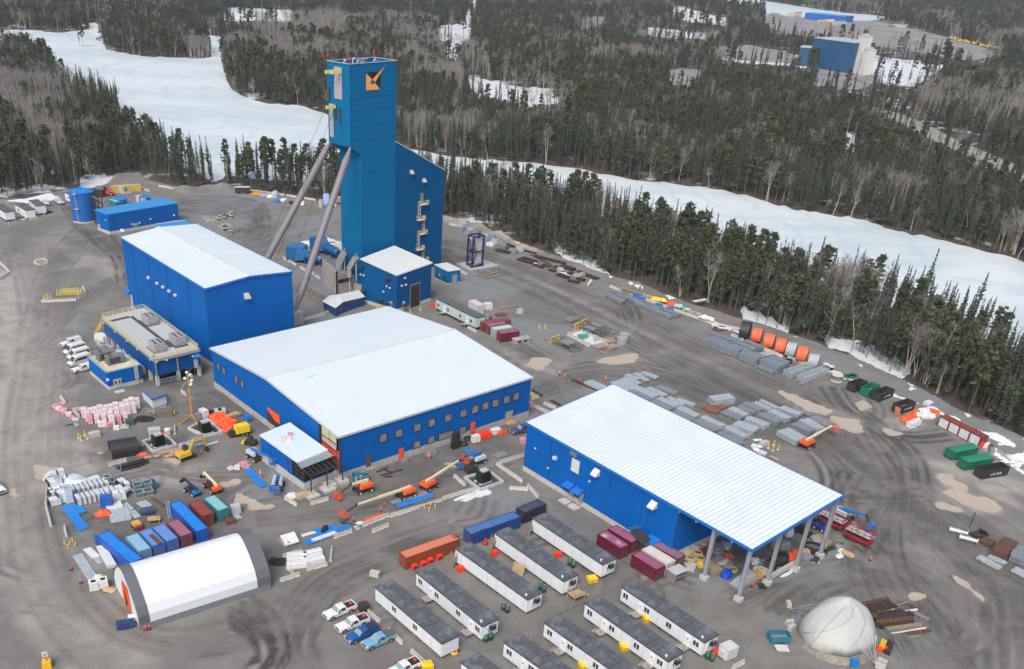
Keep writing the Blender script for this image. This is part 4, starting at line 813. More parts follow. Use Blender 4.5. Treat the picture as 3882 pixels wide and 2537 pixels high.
for a,b in((T(.1,TW*.7,TZ-12),f1+V3((3,4,-3))),(T(.1,TW*.3,TZ-14),f1+V3((8,6,-3))),(T(.1,TW*.95,TZ-10),f1+V3((-2,9,-3)))):
 mb=MB();mb.tube(a,b,.05,.05,5);pt(ht,'guy_wire',mb,dark,1)
N0,N1,N2,N3=P('n',1504.2,1046.6,11.29),P('n',1637,999.8,11.8),P('n',1495.2,936.7,13.64),P('n',1369.2,984.9,13.13)
hn=base('shaft_annex','blue annex with white ribbed roof and tall dark door beside the headframe foot','annex',N0,N1)
mb=MB();walls(mb,[N0,N1,N2,N3],1);mb.mi=1;mb.bar(xy(N0,1)-tn*.05,xy(N0,11.2)-tn*.05,.14);mb.mi=0;pt(hn,'wall',mb,[mat('annex_blue_cladding',(.001,.08,.25),.55,spec=.15,rib=.5,ribd=.25,ribc=.12,var=.05,sc=.2),seamm],1);foot(hn,[N0,N1,N2,N3],1)
mb=MB();slab(mb,[p+ZV(.03)for p in ou([N0,N1,N2,N3],.3)],.35);pt(hn,'roof',mb,mat('annex_roof',(.62,.66,.67),.4,rib=1.0,ribax='y',ribc=.25,var=.05,sc=.2),1)
q1,q2=wp('a1',1230,1275,N0,N1),wp('a1',1303,1262,N0,N1);q1 .z=q2 .z=.1;c0=(q1+q2)/2;mb=MB();wbox(mb,N0,N1,c0+ZV(3.6),(q2-q1).length+.6,7.2,.1,.14);dd=pt(hn,'roller_door',mb,grey,1);mb=MB();wbox(mb,N0,N1,c0+ZV(3.4),(q2-q1).length,6.8,.08,.22);pt(dd,'curtain',mb,mat('roller_black',(.03,.028,.03),.5,var=.2),1)
for x,y in((1183,1008),(1157,1072),(1192,1065),(1175,1210)):lb(hn,N0,N1,'a1',x,y,.55)
for x,y in((1040,1078),(1065,1092),(1012,1122),(845,985),(820,978)):lb(hn,N3,N0,'a1',x,y,.5)
for x,y in((1052,1005),(828,905),(848,1110),(993,1185),(1062,1218)):ca_(hn,N3,N0,'a1',x,y,1.8,1.1,dark,.3)
ca_(hn,N0,N1,'a1',1178,1228,2.2,1.3,dark,.3);door(hn,N0,N1,'a1',1172,1282,1.3,2.3,lgrey);door(hn,N3,N0,'a1',1072,1268,1.2,2.3,lgrey)
C0,C1,C2,C3=P('n',407.4,816,6.93),P('n',673,773.3,6.93),P('n',619,753,7.1),P('n',360.2,798,7.1)
hc=base('pump_house','long low blue pump house with blue ribbed roof beside the round tank','building',C0,C1)
mb=MB();walls(mb,[C0,C1,C2,C3],1);pt(hc,'wall',mb,[wblue],1);foot(hc,[C0,C1,C2,C3],1)
mb=MB();slab(mb,[p+ZV(.03)for p in ou([C0,C1,C2,C3],.3)],.3);pt(hc,'roof',mb,broof,1)
door(hc,C0,C1,'a0',1148,620,2,2.4,lgrey,glassy=True);hood(hc,C0,C1,'a0',1025,607,1.3,1.1,white);door(hc,C3,C0,'a0',845,610,1.2,2.4,lgrey)
for x,y in((1110,555),(1173,543),(1265,510),(1463,480)):lb(hc,C0,C1,'a0',x,y,.55)
lb(hc,C3,C0,'a0',893,522,.4)
p=wp('a0',952,530,C0,C1);mb=MB();wbox(mb,C0,C1,p,1.6,.9,.08);pt(hc,'louvre',mb,seamm,1)
def tank(label,c,x0,x1,y,ztop,yb,group=None,lad_=False):
 a=P(c,x0,yb,0);b=P(c,x1,yb,0);r=(b-a).length/2;cen=(a+b)/2;cen=cen+V3((cen.x,cen.y,0)).normalized()*r*.35
 t=TH('water_tank',label,'tank',cen,0,group);mb=MB();mb.tube((0,0,.35),(0,0,ztop),r,r,40);pt(t,'shell',mb,mat('tank_blue',(.01,.12,.42),.4,var=.06),smooth=False)
 mb=MB();mb.tube((0,0,ztop),(0,0,ztop+r*.28),r*1.04,.3,24,cap=True);mb.tube((0,0,ztop+r*.27),(0,0,ztop+r*.27+.5),.35,.35,10)
 for k in range(24):a_=2*PI*k/24;mb.bar((r*cos(a_),r*sin(a_),ztop+.08),(.4*cos(a_),.4*sin(a_),ztop+r*.28+.05),.12,.12)
 pt(t,'roof',mb,broof);mb=MB();mb.tube((0,0,-.4),(0,0,.4),r*1.07,r*1.07,32);pt(t,'foundation',mb,concl)
 if lad_:
  mb=MB();a_=-1.75;q=V3((cos(a_),sin(a_),0))*(r+.35)
  for s in(-.25,.25):
   o=V3((-sin(a_),cos(a_),0))*s;mb.bar(q+o+ZV(.5),q+o+ZV(ztop+1),.07)
  for k in range(26):mb.bar(q+V3((-sin(a_),cos(a_),0))*-.25+ZV(.8+k*ztop/26),q+V3((-sin(a_),cos(a_),0))*.25+ZV(.8+k*ztop/26),.06)
  mb.cbox(q+ZV(ztop*.48),(1.8,1.2,.12),a_+1.57);mb.cbox(q+ZV(ztop*.98),(1.6,1.2,.12),a_+1.57)
  pt(t,'ladder',mb,lgrey);mb=MB();mb.path([V3((cos(-1.5),sin(-1.5),0))*(r+.3)+ZV(.8+0*k)if k==0 else V3((cos(-1.5+.5*k/4),sin(-1.5+.5*k/4),0))*(r+.3)+ZV(.8)for k in range(5)],.15);mb.tube(V3((cos(-2.4),sin(-2.4),0))*(r-.1)+ZV(1),V3((cos(-2.4),sin(-2.4),0))*(r+.5)+ZV(1),.6,.6,12);pt(t,'pipe',mb,eblue)
  mb=MB()
  for k in range(40):a1=2*PI*k/40;a2=2*PI*(k+1)/40;mb.bar((r*cos(a1),r*sin(a1),ztop+.9),(r*cos(a2),r*sin(a2),ztop+.9),.06);mb.bar((r*cos(a1),r*sin(a1),ztop),(r*cos(a1),r*sin(a1),ztop+.9),.06)
  pt(t,'railing',mb,trimb)
 return t
tank('tall round blue water tank with radial ribbed roof and caged ladder','a0',620,820,530,10.8,530,lad_=True)
tank('squat blue tank with cone roof behind the pump house, next to the cyan container','a0',958,1075,395,2.6,400,'small blue tanks behind the pump house')
tank('squat blue tank with cone roof half hidden at the right end of the pump house','a0',1175,1275,375,2.6,385,'small blue tanks behind the pump house')
a=P('a0',808,550,0);b=P('a0',885,415,0);t=TH('pipe_rack','dark bare steel pipe rack between the round tank and the pump house','rack',a,hc.rotation_euler.z)
mb=MB();w_=3.6
for i in range(2):
 for j in range(3):mb.bar((i*w_,j*3.2,0),(i*w_,j*3.2,9.6),.3)
for z in(2.4,4.8,7.2,9.5):
 for j in range(3):mb.bar((0,j*3.2,z),(w_,j*3.2,z),.25)
 for i in range(2):mb.bar((i*w_,0,z),(i*w_,6.4,z),.25)
pt(t,'frame',mb,rustd);mb=MB();mb.path([(w_/2,0,9),(w_/2,6,9),(w_/2,6,1)],.25);pt(t,'pipe',mb,mat('pale_pipe',(.4,.4,.45),.5))
q=[P('a0',1300,565,3.4),P('a0',1345,590,3.4),P('a0',1610,560,3.6),P('a0',1560,528,3.6)];t=base('low_shed','low shed with a glossy blue roof and pale edge between pump house and process hall','shed',q[1],q[2])
mb=MB();walls(mb,q,0);pt(t,'wall',mb,lgrey,1);mb=MB();slab(mb,ou(q,.2),.2);pt(t,'roof',mb,broof,1);mb=MB();mb.bar(q[0]+ZV(.3),q[3]+ZV(.3),.5,.3);pt(t,'roof_trim',mb,lgrey,1)
ez,eb=7.2,2.6
E0,E1,E2,E3=P('e1',985,950,ez),P('e1',1662,795,ez),P('e1',835,185,ez),P('e1',210,330,ez)
t=base('raised_electrical_building','long blue electrical building raised on concrete piers with yellow railed grey roof','building',E0,E1)
mb=MB();walls(mb,ou([E0-ZV(.4),E1-ZV(.4),E2-ZV(.4),E3-ZV(.4)],-.5),eb);mb.poly([xy(p,eb)for p in ou([E0,E1,E2,E3],-.5)]);mb.mi=1;pp=E0 .lerp(E1,.5);d_,n_=wdir(E0,E1);mb.bar(xy(pp,eb)-n_*.25,xy(pp,ez-.4)-n_*.25,.5,.3);mb.bar(xy(E0 .lerp(E1,.03),eb)-n_*.2,xy(E0 .lerp(E1,.03),ez-.4)-n_*.2,.4,.3);mb.mi=0;pt(t,'wall',mb,[mat('ehouse_blue',(.002,.075,.28),.4,spec=.3,rib=1.2,ribc=.1,var=.06,sc=.3),grey],1)
mb=MB();slab(mb,[E0-ZV(.4),E1-ZV(.4),E2-ZV(.4),E3-ZV(.4)],.5);rf=pt(t,'roof',mb,mat('ehouse_roof',(.43,.46,.46),.6,rib=1.2,ribax='x',ribc=.08,var=.06),1)
def R4(u,v,z=ez):a=E0 .lerp(E1,u);b=E3 .lerp(E2,u);return xy(a.lerp(b,v),z)
mb=MB()
for q in([(.52,.14),(.6,.14),(.6,.88),(.52,.88)],[(.04,.86),(.52,.86),(.52,.9),(.04,.9)],[(.6,.10),(.9,.10),(.9,.28),(.6,.28)],[(.6,.60),(.9,.60),(.9,.76),(.6,.76)],[(.12,.08),(.42,.08),(.42,.24),(.12,.24)]):slab(mb,[R4(u,v,ez+.11)for u,v in q],.02)
pt(rf,'roof_membrane',mb,mat('dark_membrane',(.06,.062,.065),.8),1)
mb=MB();slab(mb,[R4(.0,.0,ez+.105),R4(1,0,ez+.105),R4(1,.055,ez+.105),R4(0,.055,ez+.105)],.01);slab(mb,[R4(.0,.94,ez+.105),R4(1,.94,ez+.105),R4(1,1,ez+.105),R4(0,1,ez+.105)],.01);pt(rf,'walkway',mb,mat('walkway_beige',(.47,.45,.37),.7,var=.1),1)
def rail(par,pts,h=1.1,post=1.6,th=.07,m=None,rails=(.55,1.1),world=True,closed=False,name='railing'):
 mb=MB();pts=[V3(p)for p in pts];
 if closed:pts=pts+[pts[0]]
 for a,b in zip(pts,pts[1:]):
  for z in rails:mb.bar(a+ZV(z),b+ZV(z),th)
  n=max(1,round((b-a).length/post))
  for i in range(n+1):c=a.lerp(b,i/n);mb.bar(c,c+ZV(rails[-1]),th)
 return pt(par,name,mb,m or pyel,world=world)
rail(rf,[R4(.01,.01,ez+.1),R4(.99,.01,ez+.1),R4(.99,.99,ez+.1),R4(.01,.99,ez+.1)],closed=True,th=.1)
mb=MB();edge(mb,[R4(0,0,ez-.3),R4(1,0,ez-.3),R4(1,1,ez-.3),R4(0,1,ez-.3)],.16,.7);pt(rf,'roof_trim',mb,mat('fascia_grey',(.3,.3,.31),.6),1)
for i in range(9):
 for u in(.04,.5,.96):
  if i>0 and u==.5:continue
  p=R4(u,.02+.96*i/8,0);mb=MB();mb.cbox((p.x,p.y,1.2),(.8,.8,2.9),t.rotation_euler.z);pt(t,'pier',mb,concl,1)
mb=MB();slab(mb,[xy(p,0)for p in ou([E0,E1,E2,E3],-3)],2.4);pt(t,'undercroft_shade',mb,black,1)  # solid black block standing in for the shade between the piers
mb=MB()
for k in range(3):mb.bar(R4(.06,-.01+.005*k,1.8-.5*k),R4(.5,-.01,1.8-.5*k),.18)
pt(t,'cable_tray',mb,galv,1)
def acunit(par,c,yaw,w=3.2,d=2.6,h=2.0,n=6,m=None,grp=None):
 o=MB();
 o.cbox((0,0,h*.55),(w,d,h*.8));o.cbox((0,0,.1),(w+.4,d+.4,.2));o.cbox((w*.38,-d*.5-.2,h*.75),(w*.5 if 0 else.9,.5,.35),0,0,.4)
 b=thing_part(par,'rooftop_unit',o,m or mat('unit_grey',(.33,.32,.35),.5,var=.12),c,yaw)
 f=MB();rows=2;cols=n//2
 for i in range(cols):
  for j in range(rows):x=-w*.42+w*(.75 if n>2 else.3)*(i+.5)/cols;y=-d*.25+j*d*.5;f.tube((x,y,h*.95),(x,y,h*.95+.08),min(.36,d*.18),None,12)
 p_=pt(b,'fan',f,dark);s=MB();s.cbox((-w*.1,-d*.5-.02,h*.5),(w*.6,.06,h*.55));pt(b,'louvre',s,dark);return b
def thing_part(par,name,mb,m,c,yaw):
 o=pt(par,name,mb,m);q=Matrix.Rotation(-par.rotation_euler.z,4,'Z')@(V3(c)-par.location);o.location=q;o.rotation_euler=(0,0,yaw-par.rotation_euler.z);return o
for u,v in((.76,.685),(.78,.20),(.27,.16)):p=R4(u,v,ez+.12);acunit(t,p,t.rotation_euler.z+PI/2,4.2,2.8,2.2)
for c,x,y in(('e1',255,403),('e1',415,533),('e1',592,675),('e1',742,795),('e1',937,950)):lb(t,E3+ZV(0),E0,c,x,y,.35)
for c,x,y in(('e1',1020,980),('e1',1167,950),('e1',1552,895)):lb(t,E0,E1,c,x,y,.42)
door(t,E0,E1,'e1',1603,990,1.2,2.3,lgrey,z0=eb+.05)
def stairs(name,label,top,bot,w=1.0,m=None,tread=None,par=None,cat='stairs'):
 top,bot=V3(top),V3(bot);t=TH(name,label,cat,xy(bot,bot.z),yw2(bot,top))if par is None else None
 L=xy(top-bot).length;h=top.z-bot.z;mb=MB();n=max(3,int(h/.25))
 for s in(-w/2,w/2):mb.bar((0,s,0),(L,s,h),.08,.25)
 if par is not None:
  o=pt(par,name,mb,m or yel);q=Matrix.Rotation(-par.rotation_euler.z,4,'Z')@(bot-par.location);o.location=q;o.rotation_euler=(0,0,yw2(bot,top)-par.rotation_euler.z);t=o
 else:pt(t,'stringer',mb,m or yel)
 mb=MB()
 for i in range(n):mb.cbox(((i+.5)*L/n,0,(i+.5)*h/n),(.28,w,.05))
 pt(t,'tread',mb,tread or m or grey)
 mb=MB()
 for s in(-w/2,w/2):
  for z in(.55,1.05):mb.bar((0,s,z),(L,s,h+z),.06)
  for i in range(4):mb.bar((L*i/3,s,h*i/3),(L*i/3,s,h*i/3+1.05),.06)
 pt(t,'handrail',mb,m or yel);return t
p0=P('e1',1455,1155,0);p1=P('e1',1590,1010,eb);stairs('staircase',None,p1,p0,1.1,yel,grey,par=t)
mb=MB();q=P('e1',1640,1000,eb);mb.cbox(q-ZV(.1),(2.4,1.6,.12),t.rotation_euler.z);
for a,b in((-1,-.7),(1,-.7),(1,.7)):mb.bar(q+te*0+V3((a,b,-eb)),q+V3((a,b,0)),.12)
pt(t,'landing',mb,grey,1);rail(t,[q+V3((-1.1,-.8,0)),q+V3((1.1,-.8,0)),q+V3((1.1,.8,0))],m=yel)
ca_(t,E0,E1,'e1',1600,872,1.8,1.2)
p0=P('e1',115,590,0);p1=P('e1',215,425,eb+.6);stairs('staircase',None,p1,p0,1.1,yel,grey,par=t)
S0,S1,S2,S3=P('e1',285,1138,4.7),P('e1',790,1022,4.7),P('e1',470,790,4.7),P('e1',10,905,4.7)
t=base('small_electrical_building','small square blue building with yellow grated roof and two grey rooftop units','building',S0,S1)
mb=MB();walls(mb,[S0,S1,S2,S3],.9);pt(t,'wall',mb,[wblue],1);foot(t,[S0,S1,S2,S3],.9)
mb=MB();slab(mb,[p-ZV(.35)for p in ou([S0,S1,S2,S3],-.15)],.2);rf=pt(t,'roof',mb,mat('dirty_white_roof',(.55,.53,.48),.6,var=.25,sc=.5,dirt=.5,dirtc=(.35,.30,.22)),1)
mb=MB();edge(mb,[S0,S1,S2,S3],.25,.3);pt(rf,'parapet_cap',mb,mat('parapet_blue',(.12,.38,.75),.4),1)
def RS(u,v,z=4.62):return xy(S0 .lerp(S1,u).lerp(S3 .lerp(S2,u),v),z)
mb=MB()
for k in range(16):
 v=.04+.92*k/16
 for u in(.05,.86):mb.hexa([RS(u,v,4.5),RS(u+.10,v,4.5),RS(u+.10,v+.042,4.5),RS(u,v+.042,4.5)],[RS(u,v,4.56),RS(u+.10,v,4.56),RS(u+.10,v+.042,4.56),RS(u,v+.042,4.56)])
for k in range(14):
 u=.05+.9*k/14;mb.hexa([RS(u,.04,4.5),RS(u+.045,.04,4.5),RS(u+.045,.13,4.5),RS(u,.13,4.5)],[RS(u,.04,4.57),RS(u+.045,.04,4.57),RS(u+.045,.13,4.57),RS(u,.13,4.57)])
pt(rf,'grating',mb,mat('grating_yellow',(.62,.45,.1),.6,var=.35,sc=.8,dirt=.5,dirtc=(.5,.45,.4)),1)
for u,v in((.42,.72),(.52,.42)):acunit(t,RS(u,v,4.5),t.rotation_euler.z,4.4,2.3,2.2,2,mat('unit_dark',(.17,.165,.16),.6,var=.2))
door(t,S0,S1,'e1',465,1395,2.1,2.3,lgrey,glassy=True,z0=.2);lb(t,S0,S1,'e1',298,1240,.6)
p=P('e1',485,1415,.12);mb=MB();mb.cbox(p,(2.4,1.4,.2),t.rotation_euler.z);pt(t,'doorstep',mb,concl,1)
d_,n_=wdir(S0,S1);p=xy(wp('e1',738,1310,S0,S1),.2)+n_*.5;mb=MB()
for s in(-.3,.3):mb.bar(p+d_*s,xy(p,5.6)+d_*s,.08)
for k in range(16):mb.bar(p+d_*-.3+ZV(.35*k),p+d_*.3+ZV(.35*k),.06)
for k in range(9):
 z=2+.42*k
 for a,b in(((-.35,0),(-.35,.7)),((-.35,.7),(.35,.7)),((.35,.7),(.35,0))):mb.bar(xy(p,z)+d_*a[0]+n_*a[1],xy(p,z)+d_*b[0]+n_*b[1],.06)
pt(t,'caged_ladder',mb,pyel,1);rail(rf,[RS(.02,.5,4.6),RS(.02,.98,4.6),RS(.3,.98,4.6)],m=pyel)
zr=3.0;k0,k1,k2,k3,k4,k5,k6=[P('e2',x,y,z)for x,y,z in((785,1085,2.6),(1030,1215,2.6),(1170,1100,3.4),(1575,1005,2.6),(1470,885,3.2),(1075,965,3.4),(925,980,3.4))]
t=base('white_roofed_shed','L-shaped blue shed with a white roof in front of the concrete bin','shed',k1,k2)
mb=MB();wl=[k0,k1,k2,k3,k4,k6];walls(mb,[p-ZV(.05)for p in ou(wl,-.35)],0);pt(t,'wall',mb,mat('shed_blue',(.008,.06,.2),.5,rib=.5,ribc=.15),1)
mb=MB();slab(mb,[k0,k1,k2,k5,k6],.15);slab(mb,[k5+ZV(.01),k2+ZV(.01),k3,k4],.15);pt(t,'roof',mb,white,1)
mb=MB();p=P('e2',1128,1225,1.6);mb.cbox(p,(.05,.5,.7),t.rotation_euler.z+1.57);pt(t,'notice',mb,redc,1)
q=[P('a1',1550,955,4.2),P('a1',1658,940,4.2),P('a1',1545,885,4.4),P('a1',1440,900,4.4)]
t=base('blue_hut','small blue hut with flat white roof and grey roller door, right of the headframe','hut',q[0],q[1]);mb=MB();walls(mb,q,.2);pt(t,'wall',mb,tblue,1);mb=MB();slab(mb,ou(q,.25),.25);pt(t,'roof',mb,white,1);foot(t,q,.2)
p=wp('a1',1602,1065,q[0],q[1]);door(t,q[0],q[1],'a1',1602,1062,1.9,2.9,mat('shutter_grey',(.25,.26,.28),.5,rib=.25,ribax='z'),'roller_door')
for x in(1467,1520):window(t,q[3],q[0],'a1',x,990 if x<1500 else 1010,.9,1.2,glass)
lb(t,q[3],q[0],'a1',1483,982,.4)
t=TH('concrete_bin','tall ribbed concrete panel wall forming the ore bin beside the headframe','bin',P('e2',815,735,0),0)
w0,w1=P('e2',815,735,0),P('e2',1065,960,0);w2=P('e2',1445,880,0);zt=7.6
mb=MB();a_,b_=xy(w0),xy(w1);mb.bar(xy(a_,zt/2-.2),xy(b_,zt/2-.2),.5,zt);mb.bar(xy(b_,3.4),xy(w2,3.4),.5,7.2);mb.bar(xy(w2,3.4),xy(w2,3.4)+(xy(a_)-xy(b_))*.5,.5,7.2);pt(t,'panel',mb,mat('bin_concrete',(.38,.36,.34),.85,var=.2,sc=.5,dirt=.5,dirtc=(.2,.18,.17)),1)
mb=MB()
for k in range(6):p=a_.lerp(b_,k/5);mb.bar(xy(p,0),xy(p,zt+.6),.25,.7)
for k in range(4):p=xy(b_).lerp(xy(w2),k/3);mb.bar(xy(p,0),xy(p,7.4),.25,.7)
for z in(2.8,5.6):mb.bar(xy(b_,z),xy(w2,z),.62,.15)
pt(t,'rib',mb,mat('bin_rib',(.26,.25,.25),.8),1)
mb=MB();mb.bar(xy(b_.lerp(w2,.02),4.2),xy(b_.lerp(w2,.64),4.2),.56,1.3);mb.bar(xy(b_.lerp(w2,.7),6.3),xy(b_.lerp(w2,.98),6.3),.56,1.4);pt(t,'opening',mb,black,1)
for nm,(x0,y0,x1,y1)in(('inclined steel chute nearer the round fan ducts',(1195,160,1075,400)),('inclined steel chute nearer the annex roof',(1410,265,1285,480))):
 a=P('e2',x0,y0,12.6);b=P('e2',x1,y1,8.6);t2=TH('ore_chute',nm+', over the concrete bin','chute',xy(b),0,'ore chutes');mb=MB();d=(b-a).normalized();sd=V3((-d.y,d.x,0)).normalized()
 for s in(-.8,.8):mb.bar(a+sd*s,b+sd*s,.15,1.5)
 mb.bar(a-ZV(.7),b-ZV(.7),1.6,.15);mb.bar(b,b-ZV(2.6),1.7,1.2);pt(t2,'trough',mb,mat('chute_grey',(.34,.33,.32),.6,var=.2,dirt=.3),1)
 mb=MB();mb.cbox(b-ZV(2.7),(1.3,1.0,.5),0);pt(t2,'spout',mb,rust,1)
 mb=MB()
 for k in range(5):c=a.lerp(b,k/4)+ZV(.75);mb.bar(c-sd*.85,c+sd*.85,.15,.25)
 mb.bar(xy(b,0),b-ZV(1),.3);mb.bar(xy(a,5),a-ZV(.6),.3);pt(t2,'brace',mb,lgrey,1)
a,b=P('e2',300,880,0),P('e2',800,1165,0);t=TH('shoring_frame','row of weathered timber shoring frames below the grey leg','shoring',a,yw2(a,b));L_=(b-a).length;n_=9
mb=MB();mb.bar((0,1.8,2.4),(L_,1.8,2.4),.3);mb.bar((0,0,.2),(L_,0,.2),.35,.3);pt(t,'rail',mb,woodd)
for k in range(n_):mb=MB();x=L_*k/(n_-1);mb.bar((x,0,.1),(x,1.8,2.5),.22);mb.bar((x,1.8,0),(x,1.8,2.5),.22);mb.bar((x,.3,.1),(x,2.2,.1),.22);pt(t,'brace',mb,woodd)
fan=mat('fan_blue',(.02,.14,.34),.4,var=.1,dirt=.1)
def vfan(label,x0,y0,x1,y1,bx,group='ventilation fans'):
 a=P('e2',x0,y0,0);b=P('e2',x1,y1,0);t=TH('ventilation_fan',label,'fan',a,yw2(a,b),group);L=(b-a).length
 mb=MB();mb.box(-3.6,0,-2.6,2.6,.5,4.6)
 for k in range(8):mb.box(-3.5+k*.45,-3.4+k*.45,-2.75,2.75,.5,4.7)
 pt(t,'intake_box',mb,fan);mb=MB();mb.hexa([(0,-2.4,.6),(3.2,-1.3,1.3),(3.2,1.3,1.3),(0,2.4,.6)],[(0,-2.4,4.5),(3.2,-1.3,3.8),(3.2,1.3,3.8),(0,2.4,4.5)]);pt(t,'cone',mb,fan)
 mb=MB();mb.tube((3.2,0,2.6),(L-1.2,0,2.6),1.3,1.3,18);mb.tube((L-1.2,0,2.6),(L,0,2.3),1.3,1.15,18);pt(t,'duct',mb,fan,smooth=False)
 mb=MB()
 for k in range(7):x=3.6+(L-5)*k/6;mb.tube((x,0,2.6),(x+.18,0,2.6),1.45,1.45,18)
 for k in(.35,.75):mb.box(L*k-.2,L*k+.2,-1.2,1.2,0,1.5)
 pt(t,'flange',mb,mat('flange_blue',(.01,.07,.2),.5));mb=MB();mb.box(-3.3,-.3,-2.4,2.4,0,.55);pt(t,'skid',mb,dark);return t
vfan('blue ventilation fan with box intake and round duct, nearer the grey leg',360,345,790,440,0)
vfan('blue ventilation fan with round ribbed duct, farther back by the tower',770,170,1080,320,0)
t=TH('fan_inlet_house','dark blue ribbed inlet house joining the two fans','fan housing',P('e2',205,345,0),yw2(P('e2',205,345,0),P('e2',340,355,0)));mb=MB();mb.hexa([(0,0,.4),(4.5,0,.4),(4.5,6,.4),(0,6,.4)],[(-.9,0,5),(4.5,0,4.6),(4.5,6,4.6),(-.9,6,5)])
for k in range(8):mb.box(.2+k*.5,.3+k*.5,-.12,6.12,.4,4.5)
pt(t,'housing',mb,fan);mb=MB();mb.box(.9,1.4,-.2,-.13,1.5,3.6);mb.box(2.2,2.6,-.2,-.13,.9,1.6);pt(t,'notice',mb,white)
for i,(x,y,l)in EN(((890,35,'white wrapped panel stack behind the fan duct, left one'),(990,55,'white wrapped panel stack touching the tower foot'))):
 mb=MB();mb.box(-4,4,-2,2,0,1.2,.15);mb.box(-3.6,3,-1.7,1.6,1.2,2.1,.2);SO('wrapped_stack',mb,offw,l,'wrapped stack',P('e2',x,y+60,0),.5,'white wrapped stacks by the tower',)
c=P('a1',1775,905,0);t=TH('skip_frame','tall dark navy steel frame standing on a concrete pad right of the headframe','steel frame',c,.6)
mb=MB();hx_,hy_,hh=2.2,1.5,10.5
for x in(-hx_,hx_):
 for y in(-hy_,hy_):mb.bar((x,y,0),(x,y,hh),.45)
for z in(.3,hh/2,hh):
 for y in(-hy_,hy_):mb.bar((-hx_,y,z),(hx_,y,z),.4)
 for x in(-hx_,hx_):mb.bar((x,-hy_,z),(x,hy_,z),.4)
for y in(-hy_,hy_):mb.bar((-hx_,y,.3),(-hx_+1.6,y,hh/2),.2);mb.bar((-hx_+1.6,y,hh/2),(-hx_,y,hh),.2)
mb.box(-3,2.6,-1.9,-1.4,0,.4);pt(t,'frame',mb,mat('navy_steel',(.015,.018,.09),.5))
mb=MB();mb.box(-.8,1.9,-.9,-.8,.9,hh-.9);pt(t,'mesh_panel',mb,mat('pale_mesh',(.42,.45,.46),.5,var=.1));
mb=MB();mb.box(-6,6,-4.5,4.5,-.3,.12);o=SO('concrete_pad',mb,conc,'pale concrete pad under the navy steel frame','pad',c+V3((1,1,0)),.6)
def farbox(name,label,cat,pts,z,m,rm=None,zb=FZ):
 t=base(name,label,cat,pts[0],pts[1]);mb=MB();walls(mb,pts,zb);pt(t,'wall',mb,m,1);mb=MB();slab(mb,[p+ZV(.03)for p in ou(pts,.4)],.5);pt(t,'roof',mb,rm or lgrey,1);return t
fb=mat('far_blue_cladding',(.012,.085,.20),.5,rib=3,ribc=.1,var=.08,sc=.05)
def far_quad(c,pl,pr,depth,z):
 a,b=P(c,*pl,z),P(c,*pr,z);d=xy(b-a).normalized();n=V3((-d.y,d.x,0));return[a,b,b+n*depth,a+n*depth]
def block(name,label,cat,c,bl,br,tl,depth,m,rm=None,grp=None):
 a,b=P(c,*bl,FZ),P(c,*br,FZ);u,v=nat(c,*tl);z=None
 for k in range(5,1400):
  zz_=k*.1;U_,V__,_=projn(np.array([a.x]),np.array([a.y]),np.array([zz_]))
  if V__[0]*1.6318<=v:z=zz_;break
 z=z or 20;d=xy(b-a).normalized();n=V3((-d.y,d.x,0));q=[xy(a,z),xy(b,z),xy(b+n*depth,z),xy(a+n*depth,z)];t=farbox(name,label,cat,q,z,m,rm)
 if grp:t['group']=grp
 return t
block('distant_mill','distant tall blue mill building among trees, upper right','building','t3',(310,440),(560,480),(322,250),30,fb)
block('distant_mill_wing','narrow blue wing at the right side of the distant mill','building','t3',(562,480),(612,478),(562,285),26,fb)
block('distant_low_wing','low blue block at the left side of the distant mill','building','t3',(238,430),(312,436),(245,312),20,fb)
for nm,l,x,yb,yt,r in(('white_tower','tall slender white tower block beside the distant blue mill',632,478,234,9),('white_tower','shorter white tower block right of the tall one by the distant mill',682,490,322,8)):
 a=P('t3',x,yb,FZ);t=TH(nm,l,'tower',a,0,'white towers by the distant mill');v=nat('t3',x,yt)[1];z=20
 for k in range(5,1400):
  if projn(np.array([a.x]),np.array([a.y]),np.array([k*.1]))[1][0]*1.6318<=v:z=k*.1;break
 mb=MB();mb.box(-r,r,-r*.7,r*.7,0,z-FZ-1);pt(t,'shell',mb,mat('silo_white',(.6,.61,.6),.6,var=.12,sc=.1,dirt=.3));mb=MB();mb.box(-r*1.04,r*1.04,-r*.75,r*.75,z-FZ-1,z-FZ);mb.box(-r*.4,r*.4,-r*.4,r*.4,z-FZ,z-FZ+1.5);pt(t,'cap',mb,mat('silo_cap',(.5,.46,.4),.7));t.rotation_euler.z=.35;t.scale=(.55,.55,1)
block('distant_long_hall','long bright blue hall far off beside the frozen lake, top right','building','t3',(288,125),(550,150),(288,86),26,mat('far_bright_blue',(.01,.12,.5),.5,var=.05),mat('far_blue_roof',(.1,.3,.6),.5))
block('distant_red_shed','small red shed far off in the forest','shed','t2',(1772,165),(1812,165),(1775,132),14,mat('far_red',(.5,.08,.04),.6))
for i,(x,y,w_,l)in EN(((25,30,40,'pale long roof in the snow field top left'),(70,32,40,'second pale shed in the snow field top left'))):
 a=P('f',528+x,y-3,FZ);mb=MB();mb.box(-w_/2,w_/2,-6,6,0,4);SO('distant_shed',mb,mat('pale_blue_shed',(.35,.45,.5),.6),l,'shed',a,.1,'distant sheds')
rg=random.Random(5)
cols=[mat('far_orange',(.5,.2,.1),.6),mat('far_teal',(.2,.4,.4),.6),lgrey,mat('far_tan',(.45,.38,.25),.6),white,grey]
